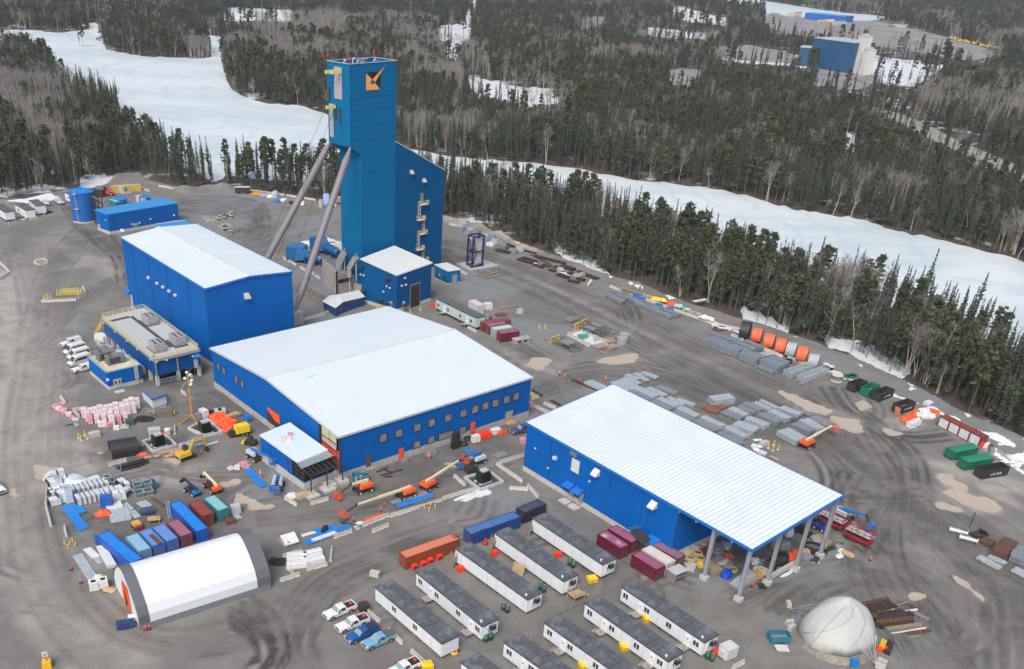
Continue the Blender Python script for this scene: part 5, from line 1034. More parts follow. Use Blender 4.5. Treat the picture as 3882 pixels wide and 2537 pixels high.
for i in range(34):
 x=390+rg.random()*150 if i<16 else 20+rg.random()*240;y=140+rg.random()*20 if i<16 else 88+rg.random()*25
 if i>=26:x=840+rg.random()*100;y=170+rg.random()*12
 a=P('t3',x,y,FZ+.1);mb=MB();mb.box(-5,5,-1.6,1.6,0,3);mb.box(-5.1,-4.8,-1.7,1.7,0,3.1);SO('distant_container',mb,cols[i%6],'small %s container in the far works yard'%(['orange','teal','grey','tan','white','dark grey'][i%6]),'container',a,rg.uniform(-.3,.3),'containers in the far works yard')
for i in range(14):
 a=P('t3',1240+i*24+rg.random()*12,252+i*5+rg.random()*12,FZ+.1);t=TH('distant_machine','yellow machine parked in the far works yard','machine',a,rg.uniform(0,3),'machines in the far works yard');t.scale=(.55,)*3;mb=MB();mb.box(-4,4,-2,2,.8,3);mb.box(1,3.5,-1.6,1.6,3,5);pt(t,'body',mb,yel);mb=MB();[mb.tube((x,-2.2,1),(x,2.2,1),1,1,8)for x in(-2.6,2.6)];pt(t,'wheel',mb,black)
PL=[('t3',1575,1015),('t3',1240,880),('t3',850,760),('t3',545,640),('t3',210,590)]
pts=[]
for i,(c,x,y)in EN(PL):
 a=P(c,x,y,FZ);t=TH('power_pole','tall timber power pole in the forest beside the gravel road','power pole',a,.9,'power poles along the road');mb=MB();mb.tube((0,0,0),(0,0,17),.22,.14,8);pt(t,'pole',mb,woodd);mb=MB();mb.bar((-1.8,0,15.5),(1.8,0,15.5),.2);pt(t,'crossarm',mb,woodd);pts.append(xy(a,14))
mb=MB()
for a,b in zip(pts,pts[1:]):
 d,n=wdir(a,b)
 for s in(-1.6,0,1.6):
  ps=[a.lerp(b,k/6)+n*s-V3((0,0,4*(k/6)*(1-k/6)*2))for k in range(7)];mb.path(ps,.06,4)
SO('power_line',mb,dark,'thin power lines strung between the poles along the gravel road','power line')
# ---------------- movable things: builders ----------------
ORD='first second third fourth fifth sixth seventh eighth ninth tenth eleventh twelfth thirteenth fourteenth fifteenth sixteenth seventeenth eighteenth nineteenth twentieth'.split()
def away(a,b):
 d=xy(b-a).normalized();n=V3((-d.y,d.x,0));return n if n.dot(xy(a))>0 else-n
def rect(c,pa,pb,z,wid,c2=None,L=None):
 a,b=P(c,*pa,z),P(c2 or c,*pb,z);n=away(a,b);m=(a+b)/2+n*wid/2;return xy(m),yw2(a,b),(L or(b-a).length)
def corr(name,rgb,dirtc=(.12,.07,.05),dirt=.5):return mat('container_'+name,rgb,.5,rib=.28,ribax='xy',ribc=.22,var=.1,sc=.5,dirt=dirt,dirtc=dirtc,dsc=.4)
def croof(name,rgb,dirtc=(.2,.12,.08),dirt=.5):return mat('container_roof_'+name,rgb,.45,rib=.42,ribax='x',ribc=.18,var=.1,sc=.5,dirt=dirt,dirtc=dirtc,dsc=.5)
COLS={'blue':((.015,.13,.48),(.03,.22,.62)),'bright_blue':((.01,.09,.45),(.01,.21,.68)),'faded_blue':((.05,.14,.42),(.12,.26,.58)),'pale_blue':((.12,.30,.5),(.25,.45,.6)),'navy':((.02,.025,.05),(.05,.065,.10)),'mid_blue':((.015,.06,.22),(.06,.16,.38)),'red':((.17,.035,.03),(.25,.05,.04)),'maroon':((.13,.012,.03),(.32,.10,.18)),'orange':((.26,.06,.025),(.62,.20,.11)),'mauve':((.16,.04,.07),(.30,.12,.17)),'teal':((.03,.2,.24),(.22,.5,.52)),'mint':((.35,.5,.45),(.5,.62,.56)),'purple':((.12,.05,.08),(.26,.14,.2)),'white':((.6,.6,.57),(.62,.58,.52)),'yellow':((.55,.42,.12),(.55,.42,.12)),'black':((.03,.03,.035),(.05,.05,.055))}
def CT(label,col,c,pa,pb,L=6.06,group=None,hgt=2.6,c2=None,open_=0,W=2.44,streak=None,text=None,z0=0,name='shipping_container'):
 m,yw_,l=rect(c,pa,pb,hgt+z0,W,c2);L=L or l
 t=TH(name,label,'container',xy(m,z0),yw_,group);cm=corr(col,COLS[col][0]);rm=croof(streak or col,COLS[col][1],*([(.6,.58,.58),1.6]if streak else[]))
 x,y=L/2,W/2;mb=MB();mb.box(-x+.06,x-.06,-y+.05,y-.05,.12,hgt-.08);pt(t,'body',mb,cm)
 mb=MB()
 for sx in(-1,1):
  for sy in(-1,1):mb.bar((sx*(x-.08),sy*(y-.08),0),(sx*(x-.08),sy*(y-.08),hgt),.17)
  for z in(.09,hgt-.07):mb.bar((sx*(x-.08),-y+.16,z),(sx*(x-.08),y-.16,z),.16)
 for sy in(-1,1):
  for z in(.09,hgt-.07):mb.bar((-x+.16,sy*(y-.08),z),(x-.16,sy*(y-.08),z),.14)
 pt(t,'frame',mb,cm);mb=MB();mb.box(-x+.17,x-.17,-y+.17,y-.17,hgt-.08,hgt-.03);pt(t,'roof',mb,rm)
 s=1 if P(c,*pa,0).length>P(c2 or c,*pb,0).length else-1
 for k in(-1,1):
  if open_:
   mb=MB();mb.cbox((-s*(x+.55),k*(y+.05),hgt/2),(1.1,.08,hgt-.3));
  else:mb=MB();mb.box(min(s*x,s*(x+.04)),max(s*x,s*(x+.04)),min(k*.03,k*(y-.16)),max(k*.03,k*(y-.16)),.2,hgt-.2)
  d=pt(t,'door',mb,cm);
  if not open_:
   mb=MB();[mb.bar((s*(x+.08),k*q,.25),(s*(x+.08),k*q,hgt-.25),.035)for q in(.35,.8)];pt(d,'lock_bar',mb,mat('lock_bar_grey',(.22,.2,.2),.5))
 if text:
  glyphs(t,text,(0,-y-.01,1.5),.55,white)
 return t
FONT={}
def glyphs(par,txt,loc,size,m,rot=(PI/2,0,0),name='lettering'):
 cu=bpy.data.curves.new('lettering','FONT');cu.body=txt;cu.size=size;cu.align_x='CENTER';cu.align_y='CENTER';cu.extrude=.006
 o=bpy.data.objects.new('tmp',cu);C.objects.link(o);dg=bpy.context.evaluated_depsgraph_get();me=bpy.data.meshes.new_from_object(o.evaluated_get(dg));bpy.data.objects.remove(o);me.name='lettering'
 me.materials.clear();me.materials.append(m);q=bpy.data.objects.new(name,me);C.objects.link(q);q.parent=par;q.location=loc;q.rotation_euler=rot;return q
trm=mat('trailer_wall',(.68,.73,.77),.5,rib=2.4,ribc=.1,ribd=.05,var=.04,sc=.3,dirt=.12);trr=mat('trailer_roof',(.085,.095,.112),.75,rib=.9,ribax='x',ribc=.35,var=.35,sc=.6,dirt=.9,dirtc=(.22,.24,.265),dsc=.3)
trg=mat('trailer_green_grey',(.46,.56,.56),.5,var=.05,dirt=.1)
def TL_(label,c,pa,pb,W=3.5,hgt=3.45,c2=None,items='',wallm=None,roofm=None,group='site office trailers',L=None,ac=1,z0=.65,stepside=1,face=None):
 """items: (kind, fraction along the near wall) ; w window, d door with step"""
 m,yw_,l=rect(c,pa,pb,hgt,W,c2,L);t=TH('office_trailer',label,'trailer',m,yw_,group);a=P(c,*pa,hgt);b=P(c2 or c,*pb,hgt)
 x,y=l/2,W/2;wallm=wallm or trm;s=-1 if away(a,b).dot(V3((-sin(yw_),cos(yw_),0)))>0 else 1
 mb=MB();mb.box(-x,x,-y,y,z0,hgt-.05);pt(t,'wall',mb,wallm)
 mb=MB();mb.hexa([(-x-.08,-y-.08,hgt-.05),(x+.08,-y-.08,hgt-.05),(x+.08,y+.08,hgt-.05),(-x-.08,y+.08,hgt-.05)],[(-x-.08,-y-.08,hgt+.08),(x+.08,-y-.08,hgt+.08),(x+.08,y+.08,hgt+.08),(-x-.08,y+.08,hgt+.08)]);rf=pt(t,'roof',mb,roofm or trr)
 mb=MB();edge(mb,[V3((-x-.1,-y-.1,hgt-.02)),V3((x+.1,-y-.1,hgt-.02)),V3((x+.1,y+.1,hgt-.02)),V3((-x-.1,y+.1,hgt-.02))],.06,.2);pt(rf,'roof_trim',mb,mat('brown_trim',(.06,.05,.045),.6))
 mb=MB();mb.box(-x+.15,x-.15,-y+.2,y-.2,.35,z0);
 for k in range(int(l/2.6)):
  for sy in(-1,1):mb.box(-x+.8+k*2.6,-x+1.2+k*2.6,sy*(y-.5)-.2,sy*(y-.5)+.2,0,.35)
 pt(t,'chassis',mb,dark)
 for q in items.split():
  kd,fr=q[0],float(q[1:]);px=-x+fr*l;
  if kd=='w':
   mb=MB();
   for sz in(-.55,.55):mb.box(px-.6,px+.6,s*(y+.03)-.04,s*(y+.03)+.04,2.2+sz-.05,2.2+sz+.05)
   for sx in(-.6,0,.6):mb.box(px+sx-.05,px+sx+.05,s*(y+.03)-.04,s*(y+.03)+.04,1.7,2.7)
   o=pt(t,'window',mb,white);mb=MB();mb.box(px-.55,px+.55,s*(y+.015)-.02,s*(y+.015)+.02,1.7,2.7);pt(o,'pane',mb,glass)
  if kd=='d':
   mb=MB();mb.box(px-.48,px+.48,s*(y+.04)-.04,s*(y+.04)+.04,z0+.05,2.85);o=pt(t,'door',mb,mat('trailer_door',(.78,.80,.82),.4,var=.03));mb=MB();mb.box(px-.12,px+.1,s*(y+.09)-.02,s*(y+.09)+.02,2.0,2.3);pt(o,'pane',mb,glass);mb=MB();mb.box(px+.33,px+.4,s*(y+.1)-.03,s*(y+.1)+.03,1.6,1.75);pt(o,'handle',mb,dark)
   mb=MB();mb.box(px-.9,px+.7,min(s*y,s*(y+1.5)),max(s*y,s*(y+1.5)),z0-.12,z0);mb.box(px-1.5,px-.9,min(s*(y+.3),s*(y+1.4)),max(s*(y+.3),s*(y+1.4)),.2,.3)
   for sx in(-.85,.65):mb.bar((px+sx,s*(y+1.4),0),(px+sx,s*(y+1.4),z0+1),.06)
   mb.bar((px-.85,s*(y+1.4),z0+1),(px+.65,s*(y+1.4),z0+1),.06);pt(t,'step',mb,mat('step_grey',(.3,.28,.26),.7))
  if kd=='l':mb=MB();mb.box(px-.1,px+.1,s*(y+.08)-.08,s*(y+.08)+.08,2.75,2.9);pt(t,'wall_light',mb,white)
 if ac:
  e=1 if a.length>b.length else-1
  mb=MB();mb.box(min(e*x,e*(x+.55)),max(e*x,e*(x+.55)),-.1,.9,2.1,2.9,.03);mb.bar((e*(x+.1),-.3,1.7),(e*(x+.1),-.3,2.8),.08);u=pt(t,'air_conditioner',mb,mat('ac_black',(.03,.03,.035),.5));mb=MB();mb.tube((e*(x+.28),.4,2.9),(e*(x+.28),.4,2.95),.24,None,12);pt(u,'fan',mb,grey)
  mb=MB();mb.box(min(e*x,e*(x+.05)),max(e*x,e*(x+.05)),-1.1,-.35,z0+.1,2.8);pt(t,'end_door',mb,mat('trailer_door',(.78,.80,.82),.4))
  mb=MB();mb.tube((e*(x-.9),-y+.5,hgt+.08),(e*(x-.9),-y+.5,hgt+.38),.15,.15,10);mb.tube((e*(x-.9),-y+.5,hgt+.38),(e*(x-.9),-y+.5,hgt+.55),.24,.1,10);pt(rf,'roof_vent',mb,white)
 return t
tyre=black;rim=mat('wheel_rim',(.35,.35,.36),.4,metal=.4);cgl=mat('vehicle_glass',(.03,.045,.05),.08,spec=.9)
def wheel(par,x,y,r,w,rm=None):
 mb=MB();mb.tube((x,y-w/2,r),(x,y+w/2,r),r,None,16);o=pt(par,'wheel',mb,tyre);mb=MB();s=1 if y>0 else-1;mb.tube((x,y+s*(w/2-.02),r),(x,y+s*(w/2+.015),r),r*.58,None,12);pt(o,'rim',mb,rm or rim);return o
def pickup(label,loc,yaw,pm,bed='open',group='pickup trucks',flag=False,rack=False,L=5.9,name='pickup_truck'):
 t=TH(name,label,'pickup truck',loc,yaw,group);h=L/2;w=.98
 mb=MB();lo=[(-h,.55),(-h,1.12),(h-1.6,1.14),(h-.25,1.08),(h,.92),(h,.5),(h-.5,.42),(h-.55,.7),(h-.8,.86),(h-1.15,.86),(h-1.4,.7),(h-1.45,.4),(-h+1.75,.4),(-h+1.7,.7),(-h+1.45,.86),(-h+1.1,.86),(-h+.85,.7),(-h+.8,.5)]
 mb.prof(lo,'y',-w,w);mb.hexa([(h-1.9,-w*.94,1.1),(h-.1,-w*.88,1.04),(h-.1,w*.88,1.04),(h-1.9,w*.94,1.1)],[(h-1.9,-w*.88,1.24),(h-.35,-w*.8,1.12),(h-.35,w*.8,1.12),(h-1.9,w*.88,1.24)])
 x0,x1=-h+2.0,h-1.75
 mb.hexa([(x0,-w*.97,1.1),(x1,-w*.97,1.1),(x1,w*.97,1.1),(x0,w*.97,1.1)],[(x0+.15,-w*.78,1.78),(x1-.75,-w*.78,1.78),(x1-.75,w*.78,1.78),(x0+.15,w*.78,1.78)]);pt(t,'body',mb,pm,bevel=.05)
 mb=MB();mb.hexa([(x1-.03,-w*.86,1.16),(x1+.03,-w*.86,1.16),(x1+.03,w*.86,1.16),(x1-.03,w*.86,1.16)],[(x1-.66,-w*.72,1.70),(x1-.6,-w*.72,1.72),(x1-.6,w*.72,1.72),(x1-.66,w*.72,1.70)]);pt(t,'windscreen',mb,mat('windscreen',(.22,.3,.32),.1,spec=.8,var=.1))
 mb=MB()
 for s in(-1,1):
  for a,b in((x0+.3,x0+1.25),(x0+1.38,x1-.35)):
   mb.hexa([(a,s*w*.955,1.2),(b,s*w*.955,1.2),(b,s*w*.985,1.2),(a,s*w*.985,1.2)],[(a+.08,s*w*.80,1.68),(min(b-.05,x1-.8),s*w*.80,1.68),(min(b-.05,x1-.8),s*w*.83,1.68),(a+.08,s*w*.83,1.68)])
 pt(t,'side_window',mb,cgl)
 mb=MB();mb.box(-h+.12,x0-.08,-w*.86,w*.86,1.1,1.14)
 if bed=='open':pt(t,'bed_liner',mb,black)
 else:
  mb.box(-h+.1,x0-.05,-w*.9,w*.9,1.14,1.2 if bed=='flat' else 1.72,.0 if bed=='flat' else.12);pt(t,'bed_cover',mb,mat('cover_'+bed,{'flat':(.1,.11,.12),'cap':(.02,.04,.09),'white':(.7,.71,.71)}[bed],.4))
 if bed=='open':
  mb=MB();
  for s in(-1,1):mb.box(-h+.05,x0,s*w*.93-.05,s*w*.93+.05,1.1,1.34)
  mb.box(-h,-h+.1,-w*.95,w*.95,.6,1.34);pt(t,'bed_side',mb,pm)
  mb=MB();mb.box(-h+.5,-h+.9,-.4,.1,1.14,1.35);pt(t,'cargo',mb,redc)
 mb=MB();mb.box(h-.03,h+.03,-w*.55,w*.55,.72,1.0);g=pt(t,'grille',mb,dark);mb=MB();mb.box(h-.06,h+.12,-w*.95,w*.95,.42,.66);pt(t,'bumper',mb,mat('bumper_grey',(.3,.3,.31),.35))
 for s in(-1,1):mb=MB();mb.box(h-.12,h+.02,s*w*.78-.16,s*w*.78+.16,.82,1.03);pt(t,'headlight',mb,mat('lamp_glass',(.6,.6,.6),.1));mb=MB();mb.box(-h-.03,-h+.03,s*w*.88-.08,s*w*.88+.08,.75,1.1);pt(t,'tail_light',mb,redc);mb=MB();mb.box(x1-.45,x1-.3,s*(w+.18)-.14,s*(w+.18)+.06,1.2,1.4);pt(t,'mirror',mb,dark)
 for x in(h-.95-.02,-h+1.28):
  for s in(-1,1):wheel(t,x,s*(w-.12),.42,.28)
 if flag:mb=MB();mb.bar((x0-.2,-w*.5,1.3),(x0-.3,-w*.55,3.3),.05);mb.box(x0-.6,x0-.3,-w*.57,-w*.53,3.1,3.3);pt(t,'whip_flag',mb,redc)
 if rack:
  mb=MB()
  for s in(-.8,.8):mb.bar((-h+.2,s,1.95),(x1-.5,s,1.95),.07)
  for x in(-h+.3,-h+1.6,x0+.6,x1-.6):mb.bar((x,-.8,1.95),(x,.8,1.95),.07);[mb.bar((x,s,1.2),(x,s,1.95),.05)for s in(-.8,.8)]
  pt(t,'roof_rack',mb,white)
 return t
def van(label,loc,yaw,L=6.0,group='white vans parked by the small electrical building'):
 t=TH('passenger_van',label,'van',loc,yaw,group);h=L/2;w=1.0;mb=MB();mb.prof([(-h,.45),(-h,2.5),(-h+.25,2.72),(h-2.0,2.72),(h-1.6,2.6),(h-.85,1.45),(h-.1,1.2),(h,.95),(h,.45)],'y',-w,w);pt(t,'body',mb,white,bevel=.09)
 mb=MB();mb.hexa([(h-.88,-w*.85,1.5),(h-.82,-w*.85,1.5),(h-.82,w*.85,1.5),(h-.88,w*.85,1.5)],[(h-1.55,-w*.8,2.5),(h-1.49,-w*.8,2.5),(h-1.49,w*.8,2.5),(h-1.55,w*.8,2.5)]);pt(t,'windscreen',mb,cgl)
 mb=MB()
 for s in(-1,1):mb.box(-h+.4,h-2.0,s*(w+.01)-.02,s*(w+.01)+.02,1.6,2.25);mb.box(h-1.85,h-1.3,s*(w+.01)-.02,s*(w+.01)+.02,1.5,2.1)
 pt(t,'side_window',mb,cgl);mb=MB();mb.box(h-.02,h+.05,-w*.9,w*.9,.45,.75);pt(t,'bumper',mb,dark)
 for s in(-1,1):mb=MB();mb.box(h-.15,h+.02,s*.78-.14,s*.78+.14,.95,1.2);pt(t,'headlight',mb,mat('lamp_glass',(.6,.6,.6),.1))
 for x in(h-1.0,-h+1.25):
  for s in(-1,1):wheel(t,x,s*(w-.14),.38,.26)
 return t
def basket(mb,c,yaw,w=2.2,d=.95,h=1.1,t=.07):
 R=Matrix.Translation(c)@Matrix.Rotation(yaw,4,'Z');f=lambda x,y,z:R@V3((x,y,z));cs=[(-d/2,-w/2),(d/2,-w/2),(d/2,w/2),(-d/2,w/2)]
 k=MB();k.box(-d/2,d/2,-w/2,w/2,0,.1);mb.merge(k,R)
 for z in(.35,.7,h):
  for i in range(4):mb.bar(f(*cs[i],z),f(*cs[(i+1)%4],z),t)
 for a in cs+[(d/2,0),(-d/2,0)]:mb.bar(f(*a,0),f(*a,h),t)
def bl_(label,loc,yaw,cabm,boomm,bl=9,el=.15,byaw=0,jib=2,jel=-.9,fold=False,wheels=True,group='boom lifts',person=None,bm=None):
 """chassis yaw; boom leaves over +x of turntable turned by byaw"""
 t=TH('boom_lift',label,'boom lift',loc,yaw,group);mb=MB();mb.box(-1.7,1.7,-.75,.75,.55,.95,.05);mb.box(-1.5,-1.1,-1.1,1.1,.45,.65);mb.box(1.1,1.5,-1.1,1.1,.45,.65);mb.tube((0,0,.9),(0,0,1.2),.6,None,14);pt(t,'chassis',mb,dark)
 for x in(-1.35,1.35):
  for s in(-1,1):wheel(t,x,s*1.15,.5,.4,mat('rim_cream',(.5,.5,.46),.5))
 cb,sb=cos(byaw),sin(byaw);R=Matrix.Rotation(byaw,4,'Z')
 k=MB();k.hexa([(-1.9,.32,1.2),(1.1,.32,1.2),(1.1,1.15,1.2),(-1.7,1.15,1.2)],[(-1.8,.36,2.15),(.9,.36,2.1),(.8,1.0,2.0),(-1.6,1.0,2.1)]);k.hexa([(-1.9,-1.15,1.2),(1.0,-1.15,1.2),(1.0,-.32,1.2),(-1.9,-.32,1.2)],[(-1.8,-1.0,2.1),(.9,-1.0,2.0),(.9,-.36,2.05),(-1.8,-.36,2.15)]);k.box(-2.1,-1.4,-1.1,1.1,1.15,1.9,.08)
 mb=MB();mb.merge(k,R);pt(t,'turntable',mb,cabm,bevel=.08)
 d=V3((cb*cos(el),sb*cos(el),sin(el)));o=V3((-1.3*cb,-1.3*sb,2.05))
 if fold:o=V3((-1.3*cb,-1.3*sb,2.5));
 e=o+d*bl;mb=MB();mb.bar(o,o+d*bl*.62,.42,.5);mb.bar(o+d*bl*.5,e,.3,.36)
 if fold:q=o-ZV(.5);mb.bar(q,q+d*bl*.45,.3,.3);mb.bar(q+d*bl*.45,o+d*bl*.45+ZV(.1),.25)
 b=pt(t,'boom',mb,boomm);jd=V3((cb*cos(jel),sb*cos(jel),sin(jel)));j=e+jd*jib;mb=MB();mb.bar(e,j,.2,.22);mb.tube(e-ZV(.3),e+ZV(.3),.22,None,8);pt(b,'jib',mb,dark if jib>1.2 else boomm)
 c=j+V3((cb,sb,0))*.65;c.z=max(c.z-.8,.12);mb=MB();basket(mb,c,byaw);bk=pt(t,'basket',mb,bm or cabm);mb=MB();mb.cbox(c+V3((cb*.3,sb*.3,1.0)),(.25,.7,.3),byaw);pt(bk,'control_box',mb,grey);return t
def scissor(label,loc,yaw,m=red,w=2.3,l=4.6,h=2.0,group='red scissor lifts'):
 t=TH('scissor_lift',label,'scissor lift',loc,yaw,group);mb=MB();mb.box(-l/2,l/2,-w/2,w/2,.45,1.1,.06);pt(t,'chassis',mb,m)
 for x in(-l*.34,l*.34):
  for s in(-1,1):wheel(t,x,s*(w/2-.1),.42,.35,dark)
 mb=MB()
 for k in range(3):
  z=1.12+k*.24
  for s in(-.7,.7):mb.bar((-l*.42,s,z),(l*.42,s,z+.2),.1);mb.bar((-l*.42,s,z+.2),(l*.42,s,z),.1)
 pt(t,'scissor_arms',mb,dark);mb=MB();mb.box(-l*.5,l*.5,-w*.45,w*.45,1.85,2.0);p=pt(t,'platform',mb,mat('platform_grey',(.45,.42,.42),.6));c=[V3((sx*l*.49,sy*w*.44,2.0))for sx,sy in((-1,-1),(1,-1),(1,1),(-1,1))]
 mb=MB()
 for z in(.5,1.05):
  for i in range(4):mb.bar(c[i]+ZV(z),c[(i+1)%4]+ZV(z),.08)
 for i in range(4):
  for k in range(4):q=c[i].lerp(c[(i+1)%4],k/4);mb.bar(q,q+ZV(1.05),.07)
 mb.bar((-l*.1,-w*.44,2.5),(-l*.1,w*.44,2.5),.07);mb.bar((-l*.1,-w*.44,3.05),(-l*.1,w*.44,3.05),.07);pt(p,'guard_rail',mb,m);return t
def telehandler(label,loc,yaw,m,boomm,el=.12,cab=True,s=1.,forks=True):
 t=TH('telehandler',label,'telehandler',loc,yaw);t.scale=(s,)*3;mb=MB();mb.box(-2.4,2.2,-.7,.7,.75,1.25);mb.box(-2.5,-1.2,-1.0,1.0,.9,1.6,.1);mb.box(-.9,1.4,-1.1,-.55,.8,1.75,.1);pt(t,'chassis',mb,m,bevel=.05)
 for x in(-1.6,1.6):
  for q in(-1,1):wheel(t,x,q*.98,.62,.45,mat('rim_cream',(.5,.5,.46),.5))
 mb=MB();mb.hexa([(-.9,.35,1.1),(.7,.35,1.1),(.7,1.15,1.1),(-.9,1.15,1.1)],[(-.7,.4,2.4),(.4,.4,2.4),(.4,1.05,2.4),(-.7,1.05,2.4)]);pt(t,'cab',mb,dark);a=V3((-2.2,-.05,1.9));b=a+V3((cos(el),0,sin(el)))*5.6;mb=MB();mb.bar(a,b,.42,.5);mb.bar(b-V3((.2,0,.1)),b+V3((.5,0,-.9)),.35);o=pt(t,'boom',mb,boomm);mb=MB();q=b+V3((.6,0,-1.1));mb.cbox(q,(.15,1.3,.9));
 for k in(-.45,.45):mb.bar(q+V3((0,k,-.4)),q+V3((1.2,k,-.4)),.12,.06)
 pt(o,'fork_carriage',mb,dark);return t
skinm=mat('skin',(.45,.28,.2),.6)
def person(label,loc,yaw,top=redc,legs=None,hat=white,pose='stand',z=0,vest=True,group=None):
 """one skinned body with clothing as parts"""
 t=TH('person',label,'person',(loc[0],loc[1],z),yaw,group)
 V={'pelvis':(0,0,.95),'belly':(0,0,1.12),'chest':(.01,0,1.36),'neck':(.01,0,1.53),'head':(.02,0,1.66),'crown':(.02,0,1.77),'ls':(0,.19,1.45),'le':(.02,.27,1.18),'lh':(.12,.28,.93),'rs':(0,-.19,1.45),'re':(.02,-.27,1.18),'rh':(.12,-.28,.93),'lt':(.0,.1,.92),'lk':(.03,.12,.5),'la':(-.02,.13,.09),'lf':(.16,.14,.04),'rt':(.0,-.1,.92),'rk':(.03,-.12,.5),'ra':(-.02,-.13,.09),'rf':(.16,-.14,.04)}
 if pose=='walk':V.update(lk=(.18,.1,.52),la=(.12,.11,.09),lf=(.3,.11,.05),rk=(-.02,-.1,.5),ra=(-.3,-.11,.15),rf=(-.14,-.12,.04),lh=(-.12,.28,.95),rh=(.25,-.26,1.0))
 if pose=='reach':V.update(le=(.22,.22,1.3),lh=(.5,.15,1.2),re=(.22,-.22,1.3),rh=(.5,-.15,1.2))
 Rr={'pelvis':.15,'belly':.14,'chest':.16,'neck':.06,'head':.1,'crown':.085,'ls':.07,'le':.05,'lh':.04,'rs':.07,'re':.05,'rh':.04,'lt':.1,'lk':.07,'la':.05,'lf':.045,'rt':.1,'rk':.07,'ra':.05,'rf':.045}
 E=[('pelvis','belly'),('belly','chest'),('chest','neck'),('neck','head'),('head','crown'),('chest','ls'),('ls','le'),('le','lh'),('chest','rs'),('rs','re'),('re','rh'),('pelvis','lt'),('lt','lk'),('lk','la'),('la','lf'),('pelvis','rt'),('rt','rk'),('rk','ra'),('ra','rf')]
 def sk(names,name,m,grow=0):
  n=[k for k in V if k in names];me=bpy.data.meshes.new(name);me.from_pydata([V[k]for k in n],[(n.index(a),n.index(b))for a,b in E if a in n and b in n],[]);o=bpy.data.objects.new(name,me);C.objects.link(o);o.parent=t
  md=o.modifiers.new('s','SKIN');sv=me.skin_vertices[0].data
  for i,k in EN(n):sv[i].radius=(Rr[k]+grow,)*2
  sv[0].use_root=True;o.modifiers.new('u','SUBSURF').levels=1;o.modifiers['u'].render_levels=1;me.materials.append(m);return o
 sk(list(V),'body',skinm);sk(['pelvis','belly','chest','ls','le','rs','re'],'jacket',top,.02);sk(['pelvis','lt','lk','la','rt','rk','ra'],'trousers',legs or mat('work_trousers',(.06,.06,.09),.8),.018)
 mb=MB();mb.blob((.02,0,1.76),(.15,.13,.11),10,6,0,1.70,1);mb.cbox((.1,0,1.71),(.22,.24,.02));pt(t,'hard_hat',mb,hat,smooth=True)
 if vest:mb=MB();mb.box(-.2,.2,-.21,.21,1.2,1.26,.0);pt(t,'reflective_band',mb,mat('reflective',(.75,.75,.4),.4))
 return t
def barrier_mesh(L=3.0,h=.82,plain=False):
 mb=MB();p=[(-.30,0),(-.30,.08),(-.14,.32),(-.09,h),(.09,h),(.14,.32),(.30,.08),(.30,0)]
 if plain:mb.prof(p,'x',-L/2,L/2);return mb
 seg=[(-L/2,-L*.28,1),(-L*.28,-L*.2,0),(-L*.2,L*.2,1),(L*.2,L*.28,0),(L*.28,L/2,1)]
 for a,b,g in seg:mb.prof(p if g else[(-.24,.12),(-.14,.32),(-.09,h),(.09,h),(.14,.32),(.24,.12)],'x',a,b)
 return mb
barm=mat('barrier_concrete',(.44,.43,.40),.85,var=.15,dirt=.3,dirtc=(.25,.23,.2));BARR=None
def BA(label,c,pa,pb,group,c2=None,L=None,h=.82):
 """pa,pb: the two ends of its foot"""
 global BARR
 if label[0]=='~':label='concrete barrier '+label[1:]
 a,b=P(c,*pa,0),P(c2 or c,*pb,0);l=(b-a).length
 if BARR is None:BARR=barrier_mesh().mesh('concrete_barrier',barm)
 o=bpy.data.objects.new('concrete_barrier',BARR);C.objects.link(o);o.location=(a+b)/2;o.rotation_euler=(0,0,yw2(a,b));o.scale=(min(l,4.2)/3.0*.985,1,1.0);return tag(o,label,'barrier',group)
def BW(fmt,c,pa,pb,n,group,c2=None):
 """n barriers end to end between two pixels; fmt gets an ordinal"""
 a,b=P(c,*pa,0),P(c2 or c,*pb,0)
 for i in range(n):
  p,q=a.lerp(b,i/n),a.lerp(b,(i+1)/n);o=BA('x','f',(0,0),(1,1),group);l=(q-p).length;o.location=(p+q)/2+ZV(0);o.rotation_euler=(0,0,yw2(p,q)+RU(-.03,.03));o.scale=(l/3*.97,1,1);o['label']=fmt.replace('~','concrete barrier ')%ORD[i]
BOLL=None
def BO(label,c,x,y,group,h=1.3):
 global BOLL
 if BOLL is None:
  t=TH('bollard',label,'bollard',P(c,x,y,0),0,group);mb=MB();mb.tube((0,0,0),(0,0,h),.13,.13,12);mb.blob((0,0,h),(.13,.13,.07),10,4,0,-9,1);pt(t,'post',mb,yel);mb=MB();mb.tube((0,0,-.1),(0,0,.12),.42,.36,14);pt(t,'footing',mb,concl);BOLL=t;return t
 return dup(BOLL,P(c,x,y,0),0,label)if not group else tag(dup(BOLL,P(c,x,y,0),0,label),group=group)
CONE=None
def cone(label,c,x,y,group='orange traffic markers',z=0):
 global CONE
 if CONE is None:
  t=TH('traffic_cone',label,'cone',P(c,x,y,z),0,group);mb=MB();mb.tube((0,0,.08),(0,0,1.15),.14,.06,10);pt(t,'cone',mb,redc);mb=MB();mb.cbox((0,0,.04),(.55,.55,.1));pt(t,'base',mb,black);mb=MB();mb.tube((0,0,.75),(0,0,.9),.095,.088,10);pt(t,'reflective_band',mb,white);CONE=t;return t
 return dup(CONE,P(c,x,y,z),0,label)
